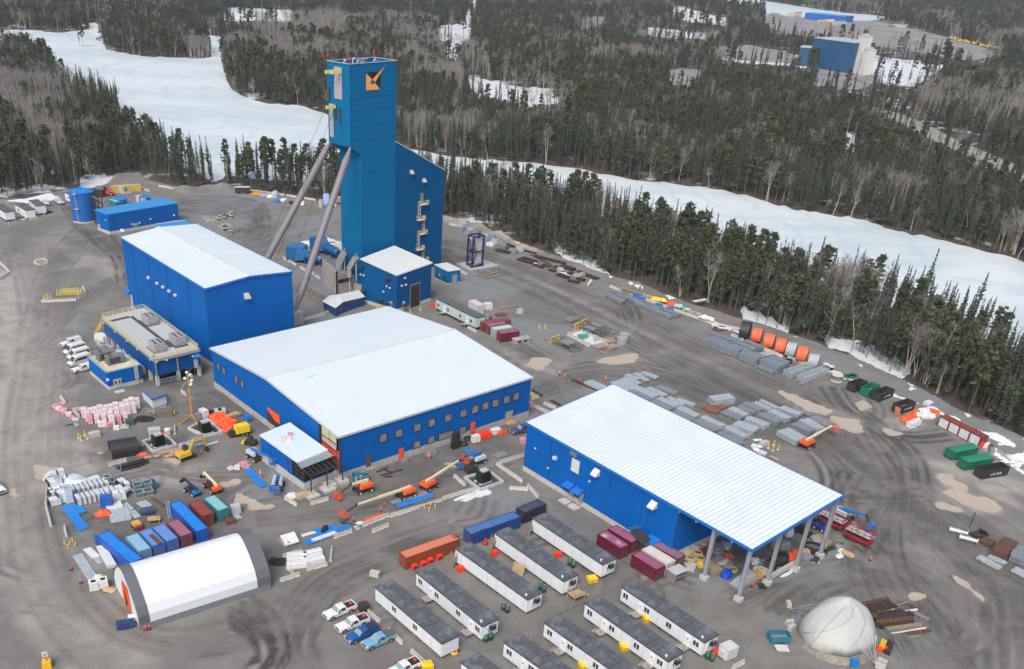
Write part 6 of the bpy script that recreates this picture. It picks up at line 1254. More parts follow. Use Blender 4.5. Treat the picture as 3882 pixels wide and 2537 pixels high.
def dumpster(label,c,pa,pb,m,inner,L=6.2,W=2.5,h=2.2,lid=None,text=None,group='roll-off dumpsters by the tree line'):
 """pa,pb: near long rim edge"""
 mm,yw_,l=rect(c,pa,pb,h,W);l=min(max(l,3.5),7.5)if L is None else L;t=TH('dumpster',label,'dumpster',mm,yw_,group);x,y=l/2,W/2;mb=MB()
 mb.box(-x,x,-y,-y+.08,.3,h);mb.box(-x,x,y-.08,y,.3,h);mb.box(-x,-x+.08,-y+.08,y-.08,.3,h);mb.box(x-.08,x,-y+.08,y-.08,.3,h);mb.box(-x+.08,x-.08,-y+.08,y-.08,.3,.38)
 k=int(l/.6)
 for i in range(k+1):
  px=-x+.08+(l-.16)*i/k
  for s in(-1,1):mb.box(px-.05,px+.05,s*y-.06,s*y+.06,.32,h-.06)
 for s in(-1,1):mb.bar((-x,s*y,h),(x,s*y,h),.16);mb.bar((-x+.2,s*.5,.15),(x-.2,s*.5,.15),.2)
 for s in(-1,1):mb.bar((s*x,-y,h),(s*x,y,h),.14)
 for sx in(-1,1):
  for sy in(-1,1):mb.tube((sx*(x-.6),sy*.7-.12,.15),(sx*(x-.6),sy*.7+.12,.15),.15,None,8)
 pt(t,'body',mb,m);mb=MB();mb.box(-x+.1,x-.1,-y+.1,y-.1,.4,.6 if lid is None else h-.2);pt(t,'load' if lid is None else 'lining',mb,inner)
 if lid:mb=MB();mb.hexa([(-x,-y,h+.08),(x,-y,h+.08),(x,y,h+.08),(-x,y,h+.08)],[(-x+.1,-y+.5,h+.35),(x-.1,-y+.5,h+.35),(x-.1,y-.5,h+.35),(-x+.1,y-.5,h+.35)]);pt(t,'lid',mb,lid)
 if text:
  s=-1 if away(P(c,*pa,h),P(c,*pb,h)).dot(V3((-sin(yw_),cos(yw_),0)))>0 else 1
  glyphs(t,text,(0,s*(y+.1),1.1),.8,white,(PI/2,0,0 if s<0 else PI))
 return t
def bundle(mb,l,w,h,n,layers,gap=.12):
 """stack of long profiles: individual bars side by side"""
 for k in range(layers):
  z0=k*h/layers
  for i in range(n):
   a=-w/2+w*i/n;q=RU(-.15,.15);g=w/n;mb.box(-l/2+q,l/2+q,a+gap*g*.8,a+(1-gap)*g,z0+.03,z0+h/layers-.03-RU(0,.05))
# ---------------- placements ----------------
TL_('grey roofed office trailer nearest the four parked pickups','d1',(940,865),(1500,1340),items='w.30 w.62',ac=0)
TL_('office trailer with two doors and steps, second from the parked pickups','d1',(1285,740),(1840,1195),items='w.07 d.24 w.33 w.66 d.85 w.94')
TL_('long windowless office trailer beside the orange container','d1',(1615,540),(0,970),c2='d2',items='l.5 l.8')
TL_('long windowless office trailer with a wooden porch at its near end','d1',(1945,408),(305,815),c2='d2',items='l.5')
TL_('long windowless office trailer next to the maroon containers','d2',(45,285),(632,675),items='l.4 l.6')
TL_('office trailer nearest the grey tarp dome, with green gas tanks at its corner','d2',(797,865),(1490,1330),items='w.06 d.25 w.33 w.60 d.83 w.92')
TL_('office trailer with a red sign on its near end wall','d2',(487,1000),(1185,1490),items='w.07 d.26 w.35 w.65 d.83 w.92')
TL_('office trailer with black patches on its roof at the bottom edge, right of centre','d2',(145,1165),(900,1700),items='w.07 d.23 w.31 w.60 d.82')
TL_('office trailer cut by the bottom edge, left of the patched roof trailer','d1',(2025,1330),(2770,1860),items='w.07 d.24 w.33')
TL_('office trailer of which only the back roof corner shows at the bottom edge','d1',(1665,1500),(2400,2050),items='w.07')
TL_('green grey office trailer with two doors and stairs below the annex','a1',(1450,1180),(1790,1345),W=3.3,items='w.07 d.22 w.32 w.62 d.79 w.88',wallm=trg,roofm=mat('green_trailer_roof',(.09,.11,.115),.7,var=.15),ac=0,z0=.9,hgt=3.9,group=None)
for l,pa,pb,it in(('small office trailer cut by the left edge near the forest',(-60,395),(40,455),'w.5'),('small office trailer in the middle of three at the upper left edge',(122,385),(215,440),'w.3 d.6'),('small office trailer right of the other two, beside the parked white pickup',(243,355),(305,402),'w.3 w.7'),('pale office trailer half hidden behind the round blue tank',(543,290),(640,330),'w.3')):
 TL_(l,'a0',pa,pb,W=3.4,hgt=3.6,items=it,group='small trailers at the upper left',ac=0)
G='shipping containers beside the white tent'
CT('bright blue long container with open door, left of the row by the white tent','bright_blue','d0',(872,475),(1035,612),12.19,G,open_=1)
CT('pale blue rusty roofed container next to the bright blue one','pale_blue','d0',(1055,445),(1162,565),6.06,G)
CT('blue container with rusty beams lying on its roof','faded_blue','d0',(1168,400),(1282,520),6.06,G)
CT('purplish blue container with faded roof in the row by the tent','faded_blue','d0',(1282,365),(1395,480),6.06,G)
CT('mauve container between two blue ones in the row by the tent','mauve','d0',(1405,325),(1515,437),6.06,G)
CT('long bright blue container with open doors and a ladder at its back','bright_blue','d0',(1425,165),(1650,395),12.19,G,open_=1)
CT('dark red container between the long blue and the teal one','red','d0',(1590,160),(1700,265),6.06,G)
CT('teal container with rusty marks, right end of the row','teal','d0',(1712,115),(1835,225),6.06,G)
CT('long orange rusty container with red heaters along its side','orange','d1',(1197,622),(1655,458),12.19,None,hgt=2.6)
CT('long mid blue container joined to a dark one, behind the trailers','mid_blue','d1',(1735,425),(2178,268),12.19,None)
CT('dark navy short container at the end of the blue one','navy','d1',(2185,245),(170,160),6.06,None,c2='d2')
G='maroon containers by the warehouse'
CT('maroon container with graffiti spots nearest the long trailer','maroon','d2',(580,410),(795,548),6.06,G,streak='spotted');CT('maroon container with dark streaks, beside the warehouse wall','maroon','d2',(672,368),(880,495),6.06,G)
CT('clean maroon container, left one of the three by the canopy','maroon','d2',(880,592),(1085,720),6.06,G);CT('container with a red and white streaked roof, middle of three by the canopy','white','d2',(965,545),(1172,672),6.06,G,streak='red_streaks');CT('dull purple container with a small white mark, beside the canopy post','purple','d2',(1055,512),(1255,625),6.06,G)
G='containers below the green grey trailer'
CT('long red container at the back of the group below the green trailer','red','a1',(1845,1395),(2088,1365),9,G);CT('mauve container second from the left in the group below the green trailer','mauve','a1',(1885,1420),(2068,1392),6.06,G);CT('mint green container between mauve and maroon ones','mint','a1',(1935,1448),(2110,1422),6.06,G);CT('maroon container with an open door at the front of its group','maroon','a1',(1985,1482),(2168,1455),6.06,G)
CT('white container with a rusty roof beside the green grey trailer','white','a1',(1712,1190),(1812,1250),5.2,None,hgt=2.9)
CT('long yellow container beside the forest at the upper left','yellow','a0',(950,240),(1170,225),12.19,None)
CT('cyan container between the round tank and the small tanks','teal','a0',(905,345),(975,375),6.06,None)
t=CT('tan weathered container with dark roof beyond the pump house','white','a0',(1135,310),(1200,345),6.06,None)
CT('small dark shed like container behind the red machine at the upper left','black','a0',(735,262),(850,275),7,None,hgt=2.8)
m_,yw_,l_=rect('b3',(1470,170),(1830,355),2.6,2.44,L=12.19);t=CT('long red storage container with four white side doors near the tree line','red','b3',(1470,170),(1830,355),12.19,None)
for k in range(4):mb=MB();s=-1 if away(P('b3',1470,170,2.6),P('b3',1830,355,2.6)).dot(V3((-sin(yw_),cos(yw_),0)))>0 else 1;x=-4.5+3.0*k;mb.box(x-1.25,x+1.25,s*1.25-.03,s*1.25+.03,.25,2.35);pt(t,'side_door',mb,white)
mdk=mat('dumpster_black',(.03,.03,.033),.6,var=.3,dirt=.3,dirtc=(.12,.08,.06));mgn=mat('dumpster_green',(.01,.14,.08),.5,var=.2,dirt=.2);mlid=mat('lid_green',(.02,.2,.12),.5,var=.1)
dumpster('black open dumpster with a rusty inside and red signs, leftmost of the three','g0',(480,315),(835,210),mdk,rust,None);dumpster('green open dumpster between two black ones','g0',(875,440),(1180,310),mgn,galv,None)
dumpster('black open dumpster with rusty inside, right of the green one','g0',(1190,575),(1580,425),mdk,rust,None,text='678-7878');dumpster('black open dumpster with grey inside and an orange sign, standing alone','g0',(1780,915),(2180,785),mdk,galv,None,text='678-7878')
mb=MB();mb.cbox((0,0,1.1),(.08,1.5,2.2),0,-.25);mb.cbox((-.05,0,1.4),(.08,1.1,1.2),0,-.25);SO('orange_sign',mb,mat('sign_orange',(.7,.25,.12),.6),'orange and cream board leaning on the end of the lone black dumpster','board',P('g0',1620,1140,0),.5)
dumpster('green covered dumpster, upper one of the pair near the right edge','b3',(1600,480),(1805,440),mgn,galv,None,lid=mlid);dumpster('green covered dumpster, lower one of the pair near the right edge','b3',(1710,565),(1930,530),mgn,galv,None,lid=mlid);dumpster('open dark dumpster with a rusty load beside the green covered ones','b3',(1850,640),(2065,605),mdk,rust,None,text='678-7878')
for l,c,pa,pb in(('teal open bin between ductwork and telehandlers','e7',(1720,300),(1960,240)),('blue open bin with planks behind the orange lift','e6',(1000,40),(1195,40)),('blue open bin left of the grey tarp dome','d3',(68,1290),(215,1290))):
 dumpster(l,c,pa,pb,mat('bin_blue',(.02,.17,.28),.5,var=.1),woodd,3.4,1.9,1.4,group='small blue bins')
def at2(c,front,back):a=P(c,*back,0);b=P(c,*front,0);return(a+b)/2,yw2(a,b)
bluep=mat('blue_truck_paint',(.01,.09,.33),.25,coat=.6,var=.05,dirt=.4,dirtc=(.3,.26,.22));lbp=mat('light_blue_truck_paint',(.16,.36,.50),.25,coat=.6,var=.04,dirt=.3,dirtc=(.3,.26,.22));wtp=mat('white_truck_paint',(.68,.69,.69),.25,coat=.6,var=.03,dirt=.25,dirtc=(.35,.31,.27))
for l,fr,bk,pm,bed in(('white pickup with a whip flag, topmost of the four parked together',(520,1140),(760,1040),wtp,'open'),('white pickup second from the top of the four, beside the blue one',(625,1245),(868,1150),wtp,'open'),('dark blue muddy pickup with a bed cap',(720,1330),(940,1235),bluep,'cap'),('light blue pickup with a flat bed cover at the bottom of the four',(866,1380),(1075,1290),lbp,'flat')):
 p,y_=at2('d1',fr,bk);pickup(l,p,y_,pm,bed,'pickups parked below the white trailers',flag=bed!='cap')
p,y_=at2('d1',(1080,1620),(1275,1530));pickup('white pickup cut by the bottom edge beside the yellow block',p,y_,wtp,'open','pickups parked below the white trailers',flag=True)
p,y_=at2('b0',(520,262),(680,215));pickup('white crew pickup with a cap and roof rack above the vans',p,y_,wtp,'white',None,rack=True)
p,y_=at2('b0',(625,478),(780,435));pickup('white pickup below the vans beside the small electrical building',p,y_,wtp,'white',None)
for i,(fr,bk)in EN((((550,335),(720,285)),((582,378),(752,330)),((588,430),(760,380)))):p,y_=at2('b0',fr,bk);van('white passenger van, the %s one of three parked in a row'%('upper','middle','lower')[i],p,y_)
p,y_=at2('b1',(2120,985),(2230,960));pickup('purple grey pickup half hidden behind the warehouse corner',p,y_,mat('purple_truck_paint',(.07,.07,.2),.3,coat=.5),'flat',None)
for l,fr,bk in(('white pickup beside the trailers at the upper left edge',(405,412),(375,370)),('white pickup facing out at the forest edge, upper left',(530,398),(475,365))):p,y_=at2('a0',fr,bk);pickup(l,p,y_,wtp,'open','pickups at the upper left')
p,y_=at2('d0',(0,70),(-60,20));pickup('white vehicle cut by the left edge',p,y_,wtp,'white',None)
p=P('a0',2045,295,0);t=TH('enclosed_trailer','dark enclosed cargo trailer at the forest edge','trailer',p,.15);mb=MB();mb.box(-3.2,3.2,-1.1,1.1,.5,2.6,.05);pt(t,'body',mb,dark);mb=MB();mb.box(-3.15,3.15,-1.06,1.06,2.6,2.66);pt(t,'roof',mb,white);[wheel(t,x,s,.38,.25)for x in(.2,1.1)for s in(-1.1,1.1)]
def lift(l,c,x,y,c2y,cab,bo,**k):p=P(c,x,y,0);q=P(c,*c2y,0);return bl_(l,p,yw2(p,q),cab,bo,**k)
lift('orange boom lift with a long cream boom low towards the orange tarp','d1',1195,105,(960,190),orange,cream,bl=13.5,el=.02,jib=2.6,jel=-.35)
lift('orange boom lift with its boom laid towards the blue lift','b1',1395,1445,(1600,1330),orange,cream,bl=11,el=.07,jib=1.5,jel=-.3)
lift('orange boom lift with a folded cream boom and red basket, beside the blue bin','b1',835,1475,(690,1520),orange,cream,bl=4.2,el=.02,jib=2.8,jel=-.5,fold=True)
lift('orange boom lift parked beside the steel stacks right of the warehouse roof','b3',355,430,(560,340),orange,cream,bl=9.5,el=.10,jib=1.2,jel=-.2)
lift('blue boom lift with grey cover in front of the assembly building','b1',1790,1240,(1660,1290),mat('lift_grey',(.42,.47,.52),.5),eblue,bl=4.5,el=.1,jib=1.8,jel=-.5,fold=True,bm=eblue)
lift('blue boom lift with two workers in its basket below the annex corner','e3',275,1400,(240,1530),mat('lift_grey',(.42,.47,.52),.5),eblue,bl=3.6,el=.05,jib=1.0,jel=-.3,fold=True,bm=eblue)
lift('blue boom lift along the annex foundation','b0',2150,1200,(2300,1290),mat('lift_grey',(.42,.47,.52),.5),eblue,bl=6.5,el=.12,jib=1.2,jel=-.2,bm=eblue)
lift('blue boom lift between red scissor lifts beyond the canopy','b3',650,1040,(750,1090),mat('lift_grey',(.42,.47,.52),.5),eblue,bl=6,el=.2,jib=1.6,jel=-1.0,bm=eblue)
person('worker in orange clothes on the left in the blue lift basket',P('e3',235,1500,.6),1.2,tarpo,tarpo,white,z=.5);person('worker in orange clothes on the right in the blue lift basket',P('e3',285,1510,.6),.8,tarpo,tarpo,white,z=.5)
person('worker in orange clothes standing in the orange lift basket by the blue bin',P('e6',1040,150,0),3.5,tarpo,tarpo,white,z=0);person('worker in white hard hat behind the orange lift near the blue bin',P('e6',1105,120,0),3.2,tarpo,tarpo,white)
person('worker walking in yellow vest, left one of two on the mud',P('b2',266,508,0),.5,mat('vest_yellow',(.6,.65,.1),.6),mat('dark_trousers',(.05,.05,.05),.8),white,'walk');person('worker in red clothes walking, right one of two on the mud',P('b2',312,535,0),.9,redc,redc,white,'walk')
person('worker in red clothes standing by the galvanised steel racks',P('b2',652,555,0),2,redc,redc,white);person('worker in orange jacket standing behind the dark block near the pickups',P('d1',858,1030,0),-1.2,tarpo,mat('dark_trousers',(.05,.05,.05),.8),redc,'stand')
person('worker in orange clothes near the blue panel strips',P('b0',2197,1360,0),1.2,tarpo,tarpo,white,'walk');person('worker in orange bending at the machine by the assembly building wall',P('b1',1388,1215,0),2,tarpo,tarpo,white,'reach')
mb=MB();mb.box(-.75,.75,-.75,.75,0,1.6,.03);SO('storage_box',mb,dark,'dark grey block at the end of the barrier near the pickups','box',P('d1',845,1065,0),.5)
for l,x,y,a in(('red scissor lift nearest the canopy post','555','1095',.0),('red scissor lift standing alone right of the canopy','780','1225',.0)):q=P('b3',int(x),int(y)-5,0);r=P('b3',int(x)+100,int(y)+42,0);scissor(l,q,yw2(q,r),l=5.2)
for l,x,y in(('small blue telehandler like machine, left one under the canopy edge',405,1100),('small blue machine, right one under the canopy edge',472,1130)):
 t=TH('compact_loader',l,'machine',P('b3',x,y,0),2.2,'small blue machines');mb=MB();mb.box(-1.1,1.0,-.7,.7,.5,1.3,.12);pt(t,'body',mb,mat('loader_blue',(.02,.06,.45),.4),bevel=.1);[wheel(t,a,s*.75,.42,.3,white)for a in(-.75,.75)for s in(-1,1)];mb=MB();mb.bar((.6,0,1.2),(1.5,0,2.6),.25);pt(t,'mast',mb,dark);mb=MB();mb.box(-.5,.3,-.45,.45,1.3,1.9,.1);pt(t,'cab',mb,cgl)
q=P('b0',1620,1490,0);telehandler('small blue telehandler left of the orange one',q,yw2(q,P('b0',1540,1440,0)),eblue,dark,.2,s=.85);q=P('b0',1790,1460,0);telehandler('orange telehandler with cream boom above the teal container',q,yw2(P('b0',1860,1520,0),P('b0',1720,1400,0)),orange,cream,.12)
q=P('b0',1570,1190,0);t=TH('excavator','yellow tracked excavator with its arm bent down beside the trench basin','excavator',q,yw2(q,P('b0',1680,1150,0)));mb=MB()
for s in(-1,1):mb.prof([(-1.9,.15),(-1.6,0),(1.6,0),(1.9,.15),(1.95,.45),(1.6,.75),(-1.6,.75),(-1.95,.45)],'y',s*.95-.25,s*.95+.25)
pt(t,'track',mb,black);mb=MB();mb.box(-2.1,.9,-1.15,1.15,.85,1.7,.1);pt(t,'body',mb,mat('excavator_yellow',(.62,.38,.03),.45,var=.1,dirt=.2),bevel=.08);mb=MB();mb.hexa([(-.3,.1,1.6),(1.0,.1,1.6),(1.0,1.1,1.6),(-.3,1.1,1.6)],[(-.1,.15,2.8),(.7,.15,2.8),(.7,1.05,2.8),(-.1,1.05,2.8)]);pt(t,'cab',mb,cgl)
mb=MB();mb.bar((.7,-.3,1.6),(2.2,-.3,3.9),.35,.45);mb.bar((2.2,-.3,3.9),(4.4,-.3,3.7),.32,.42);mb.bar((4.4,-.3,3.7),(5.0,-.3,1.3),.28,.36);a_=pt(t,'arm',mb,MATS['excavator_yellow']);mb=MB();mb.hexa([(4.7,-.7,.2),(5.4,-.7,.1),(5.4,.1,.1),(4.7,.1,.2)],[(4.6,-.7,1.1),(5.2,-.7,1.2),(5.2,.1,1.2),(4.6,.1,1.1)]);pt(a_,'bucket',mb,dark)
q=P('b0',2110,1075,0);t=TH('skid_steer','small yellow and black tracked loader by the annex','loader',q,yw2(q,P('b0',2050,1060,0)));mb=MB();mb.box(-1.5,1.0,-.6,.6,.4,1.3,.06);pt(t,'body',mb,dark);mb=MB();mb.box(-.6,.5,-.5,.5,1.3,2.1,.1);pt(t,'cab',mb,cgl);mb=MB();[mb.prof([(-1.4,.1),(-1.1,0),(1.1,0),(1.4,.3),(1.0,.65),(-1.2,.65)],'y',s*.8-.2,s*.8+.2)for s in(-1,1)];pt(t,'track',mb,black);mb=MB();mb.hexa([(1.1,-1,.1),(2.0,-1,.1),(2.0,1,.1),(1.1,1,.1)],[(1.1,-1,.9),(1.5,-1,.9),(1.5,1,.9),(1.1,1,.9)]);pt(t,'bucket',mb,yel)
q=P('b0',2015,1000,0);t=TH('generator_trailer','yellow generator on a two-axle trailer beside the orange bags','generator',q,yw2(P('b0',1940,1020,0),P('b0',2065,990,0)));mb=MB();mb.box(-1.0,2.4,-1,1,.8,2.6,.12);pt(t,'housing',mb,mat('generator_yellow',(.75,.55,.02),.4),bevel=.08);mb=MB();mb.box(-2.6,2.4,-.9,.9,.55,.75);mb.box(-2.4,-1.1,-.7,.7,.75,1.7,.1);pt(t,'chassis',mb,dark);[wheel(t,x,s,.38,.28)for x in(.5,1.4)for s in(-1.05,1.05)]
mb=MB();mb.box(-1.0,1.0,-.6,.6,.35,1.3,.1);[mb.tube((x,-.65,.3),(x,.65,.3),.3,None,10)for x in(-.6,.6)];SO('compressor',mb,eblue,'small blue wheeled compressor by the assembly building wall','compressor',P('b0',2085,875,0),2.3)
q=P('b0',1620,880,0);t=TH('light_tower','tall tan telescopic mast with a cluster of white lamps beside the basin','light tower',q,.3);mb=MB();mb.bar((0,0,.5),(0,0,7.4),.45);mb.bar((0,0,7.2),(0,0,12),.3)
pt(t,'mast',mb,mat('mast_tan',(.42,.24,.06),.5,var=.1));mb=MB()
for a in range(4):mb.bar((0,0,1.6),(3.2*cos(a*1.57+.4),3.2*sin(a*1.57+.4),.15),.22);mb.cbox((3.2*cos(a*1.57+.4),3.2*sin(a*1.57+.4),.05),(.7,.7,.1))
pt(t,'outrigger',mb,MATS['mast_tan'])
for k,(x,y,z)in EN(((0,0,12.2),(.7,0,11.6),(.9,.3,11.1),(-.6,0,10.8),(.9,0,10.2),(.8,.3,9.7),(.6,-.3,9.3),(.2,.3,11.3))):mb=MB();mb.blob((x,y,z),(.42,.42,.36),8,5,0,-9,k);mb.bar((0,0,z),(x,y,z),.08);pt(t,'lamp',mb,white,smooth=True)
mb=MB();mb.box(-1.2,1.1,-.8,.8,.5,2.1,.08);[mb.tube((x,-.9,.35),(x,.9,.35),.35,None,10)for x in(-.4,.5)];SO('generator',mb,white,'white generator on wheels right of the light tower','generator',P('b0',1718,850,0),2.4)
mb=MB();mb.box(-.9,.9,-.5,.5,.1,1.7);[mb.box(-.8+.4*k,-.6+.4*k,-.53,.53,.2,1.6)for k in range(5)];SO('equipment_rack',mb,galv,'grey rack between light tower and white generator','rack',P('b0',1662,870,0),.4)
tgm=mat('transformer_green',(.012,.022,.017),.5,var=.1)
def basin(l1,l2,c,pts,tx,ty,wat=True):
 q=[P(c,x,y,0)for x,y in pts];t=TH('concrete_basin',l1,'basin',q[0],yw2(q[0],q[1]),'transformer basins');mb=MB()
 for i in range(4):d=xy(q[(i+1)%4]-q[i]).normalized()*.18;mb.bar(q[i]-d+ZV(.3),q[(i+1)%4]+d*-1+ZV(.3),.4,.7)
 pt(t,'rim',mb,concl,1);mb=MB();mb.poly([p+ZV(.18)for p in q]);pt(t,'floor',mb,mat('basin_water',(.05,.048,.04),.12,spec=.6),1)
 u=TH('transformer',l2,'transformer',P(c,tx,ty,0),t.rotation_euler.z,'transformers');mb=MB();mb.box(-1.2,1.2,-.9,.9,.5,2.9,.03);pt(u,'tank',mb,tgm);mb=MB()
 for k in range(8):mb.box(-1.1+k*.3,-1.02+k*.3,-1.25,-.9,.8,2.6);mb.box(-1.1+k*.3,-1.02+k*.3,.9,1.25,.8,2.6)
 pt(u,'radiator',mb,tgm);mb=MB();mb.box(-.7,.9,-.6,.6,2.9,3.3,.05);pt(u,'cabinet',mb,lgrey);mb=MB();mb.box(-1.6,1.6,-1.1,-.5,.1,.5);mb.box(-1.6,1.6,.5,1.1,.1,.5);pt(u,'plinth',mb,concl)
basin('concrete rimmed basin nearer the black shelter','dark green transformer in the basin nearer the black shelter','b0',((1290,1150),(1485,1095),(1395,1010),(1205,1065)),1338,1095)
basin('concrete rimmed basin next to the orange bags','dark green transformer in the basin next to the orange bags','b0',((1740,1020),(1870,985),(1745,875),(1590,955)),1730,985)
basin('concrete rimmed basin right of the blue lift','dark green transformer in the basin right of the blue lift','b1',((1820,1470),(2010,1405),(1895,1315),(1690,1370)),1845,1400)
f_=P('d0',1235,1200,0);bk_=P('d0',930,885,0);side=P('d1',100,850,0);lv_=yw2(f_,side);Lt=(side-f_).length;wv_=(bk_-f_).length
ctr=(f_+bk_)/2;t=TH('fabric_tent','large white fabric tent with grey end bands and an orange door curtain','tent',ctr,lv_);hw_=wv_/2*1.0;hgt_=8.2
prof_=[(-hw_,0),(-hw_*.985,3.2),(-hw_*.6,6.0),(-hw_*.24,7.6),(0,8.0),(hw_*.24,7.6),(hw_*.6,6.0),(hw_*.985,3.2),(hw_,0)]
def shell(mb,pr,x0,x1,off=0,sub=1):
 for a,b in zip(pr,pr[1:]):
  for k in range(sub):xa=x0+(x1-x0)*k/sub;xb=x0+(x1-x0)*(k+1)/sub;mb.poly([(xa,a[0],a[1]+off),(xb,a[0],a[1]+off),(xb,b[0],b[1]+off),(xa,b[0],b[1]+off)])
def smoothp(p,n=2):
 for _ in range(n):
  q=[p[0]]
  for a,b in zip(p,p[1:]):q+=[(a[0]*.75+b[0]*.25,a[1]*.75+b[1]*.25),(a[0]*.25+b[0]*.75,a[1]*.25+b[1]*.75)]
  p=q+[p[-1]]
 return p
ps_=smoothp(prof_,1)
fab=mat('tent_fabric',(.64,.69,.73),.55,var=.03,sc=.2,bump=.03,bsc=.8);grf=mat('tent_grey_fabric',(.11,.12,.135),.6,var=.08)
mb=MB();shell(mb,ps_,0,Lt,0,14);pt(t,'cover',mb,fab,smooth=False)
mb=MB();k_=[(a*1.012,b*1.012+.02)for a,b in ps_];shell(mb,k_,-.15,1.7);shell(mb,k_,Lt-2.4,Lt+.15);pt(t,'end_band',mb,grf)
mb=MB()
for s in(-1,1):mb.hexa([(0,s*hw_*1.05-.2,0),(Lt,s*hw_*1.05-.2,0),(Lt,s*hw_*1.05+.2,0),(0,s*hw_*1.05+.2,0)],[(0,s*hw_*1.0-.06,.8),(Lt,s*hw_*1.0-.06,.8),(Lt,s*hw_*1.0+.06,.8),(0,s*hw_*1.0+.06,.8)])
pt(t,'skirt',mb,grf)
dw,dh=2.6,5.0
for nm,xe in(('end_wall',.05),('end_wall',Lt-.05)):
 mb=MB()
 if xe<1:
  L1=[p for p in ps_ if p[0]<=-dw*.6];R1=[p for p in ps_ if p[0]>=dw*.6];Mi=[p for p in ps_ if-dw*.6<p[0]<dw*.6]
  mb.poly([(xe,a,b)for a,b in L1]+[(xe,-dw*.6,dh),(xe,-dw*.6,0)]);mb.poly([(xe,dw*.6,0),(xe,dw*.6,dh)]+[(xe,a,b)for a,b in R1]);mb.poly([(xe,-dw*.6,dh)]+[(xe,a,b)for a,b in[L1[-1]]+Mi+[R1[0]]]+[(xe,dw*.6,dh)])
 else:mb.poly([(xe,a,b)for a,b in ps_])
 pt(t,nm,mb,fab)
mb=MB();mb.poly([(-.05,-dw*.85,0),(-.05,-dw*.25,.3),(-.05,.0,dh+.2),(-.05,-dw*.75,dh)]);mb.poly([(-.07,dw*.25,0),(-.07,dw*.8,.3),(-.07,dw*.6,dh-.6),(-.07,.0,dh+.2)]);pt(t,'door_curtain',mb,tarpo)
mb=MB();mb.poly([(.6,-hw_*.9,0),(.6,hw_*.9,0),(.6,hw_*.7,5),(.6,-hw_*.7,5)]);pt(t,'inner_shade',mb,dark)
a,b=P('b0',945,1205,0),P('b0',1180,1165,0);t=TH('shelter_tent','low black fabric shelter with an arched roof and open end','shelter',a,yw2(a,b));W_=4.4;L_=(b-a).length
pr=smoothp([(0,0),(0,1.9),(W_*.2,2.9),(W_*.5,3.3),(W_*.8,2.9),(W_,1.9),(W_,0)],1);mb=MB();shell(mb,pr,0,L_,0,6);pt(t,'cover',mb,mat('black_fabric',(.022,.02,.024),.6,var=.25,sc=1,bump=.05,bsc=2));mb=MB();mb.poly([(L_,x,z)for x,z in pr]);mb.poly([(.5,x,z)for x,z in pr]);pt(t,'end_wall',mb,black);mb=MB();[mb.bar((0,x,0),(0,x,1.9),.08)for x in(0,W_)];pt(t,'pole',mb,galv)
gt=mat('grey_tarp',(.40,.43,.42),.65,var=.04,sc=.5,dirt=.1,bump=.06,bsc=.7)
cen=P('e5',960,1010,0);t=TH('tarp_covered_tank','round tank shrouded in a bulging pale grey tarp with ropes','covered tank',cen,.35)
mb=MB();n=44;rings=[(5.6,.2,0),(6.1,1.3,0),(5.9,2.9,0),(5.2,4.3,0),(4.0,5.5,0),(2.6,6.3,0),(1.3,6.8,0),(.25,7.0,0)];k=len(mb.v)
for i,(r,z,_)in EN(rings):
 for j in range(n):
  a=2*PI*j/n;fac=.96-.05*abs(sin(a*3.5+.6))-.03*abs(sin(a*9));fold=.10*sin(a*13+i)*(1 if i<3 else.3);rr=r*fac+fold;sk=(z/7)**1.5;lift=z+.55*cos(a-1.1)*sk+(.3*abs(sin(a*5))if i==0 else 0)+(1.1*max(0,cos(a+1.9))**2 if i==0 else 0)
  mb.v.append((rr*1.12*cos(a)+1.7*sk,rr*.98*sin(a)+1.4*sk,lift))
for i in range(len(rings)-1):
 for j in range(n):j2=(j+1)%n;mb.f.append((k+i*n+j,k+i*n+j2,k+(i+1)*n+j2,k+(i+1)*n+j));mb.m.append(0)
mb.f.append(tuple(k+(len(rings)-1)*n+j for j in range(n)));mb.m.append(0);pt(t,'tarp',mb,gt,smooth=True)
mb=MB();mb.tube((0,0,-.2),(0,0,1.2),6.3,5.6,32);pt(t,'tank_base',mb,mat('dirty_canvas',(.24,.22,.19),.8,var=.35))
for c_,x,y in(('e5',60,360),('e5',1790,1480)):
 q=P(c_,x,y,.6);
 for k in range(4):
  a=math.atan2(q.y-cen.y,q.x-cen.x)+(-.6+.4*k);top=cen+V3((5.4*cos(a),4.8*sin(a),5.0-.3*k));mb=MB();mb.tube(top,q,.035,.035,4);pt(t,'rope',mb,lgrey,1)
mb=MB()
def dome(a,i):
 r,z,_=rings[i];fac=.96-.05*abs(sin(a*3.5+.6))-.03*abs(sin(a*9));sk=(z/7)**1.5;rr=r*fac+.12;return V3((rr*1.12*cos(a)+1.7*sk,rr*.98*sin(a)+1.4*sk,z+.55*cos(a-1.1)*sk+.06))
for s0,s1 in((-3.6,-1.0),(-2.2,-.3),(-2.9,-2.6)):mb.path([dome(s0+(s1-s0)*q/6,1+q)for q in range(7)],.05,4)
pt(t,'seam',mb,mat('seam_grey',(.3,.32,.32),.7))
for i,(x,y,lb)in EN(((60,660,'upper left of the tarp dome'),(100,760,'lower left of the tarp dome'),(1730,1000,'right of the tarp dome beside the yellow barrel'),(40,300,'far left of the tarp dome holding ropes'),(1010,1380,'in front of the tarp dome'),(1890,1440,'at the lower right of the tarp dome'),(1860,1530,'at the bottom right corner of the tarp dome'))):
 mb=MB();mb.box(-.75,.75,-.4,.4,0,.8,.02);mb.box(-.25,.25,-.08,.08,.8,.88);SO('concrete_block',mb,barm,'concrete block '+lb,'block',P('e5',x,y,0),.3+.4*i,'concrete ballast blocks')
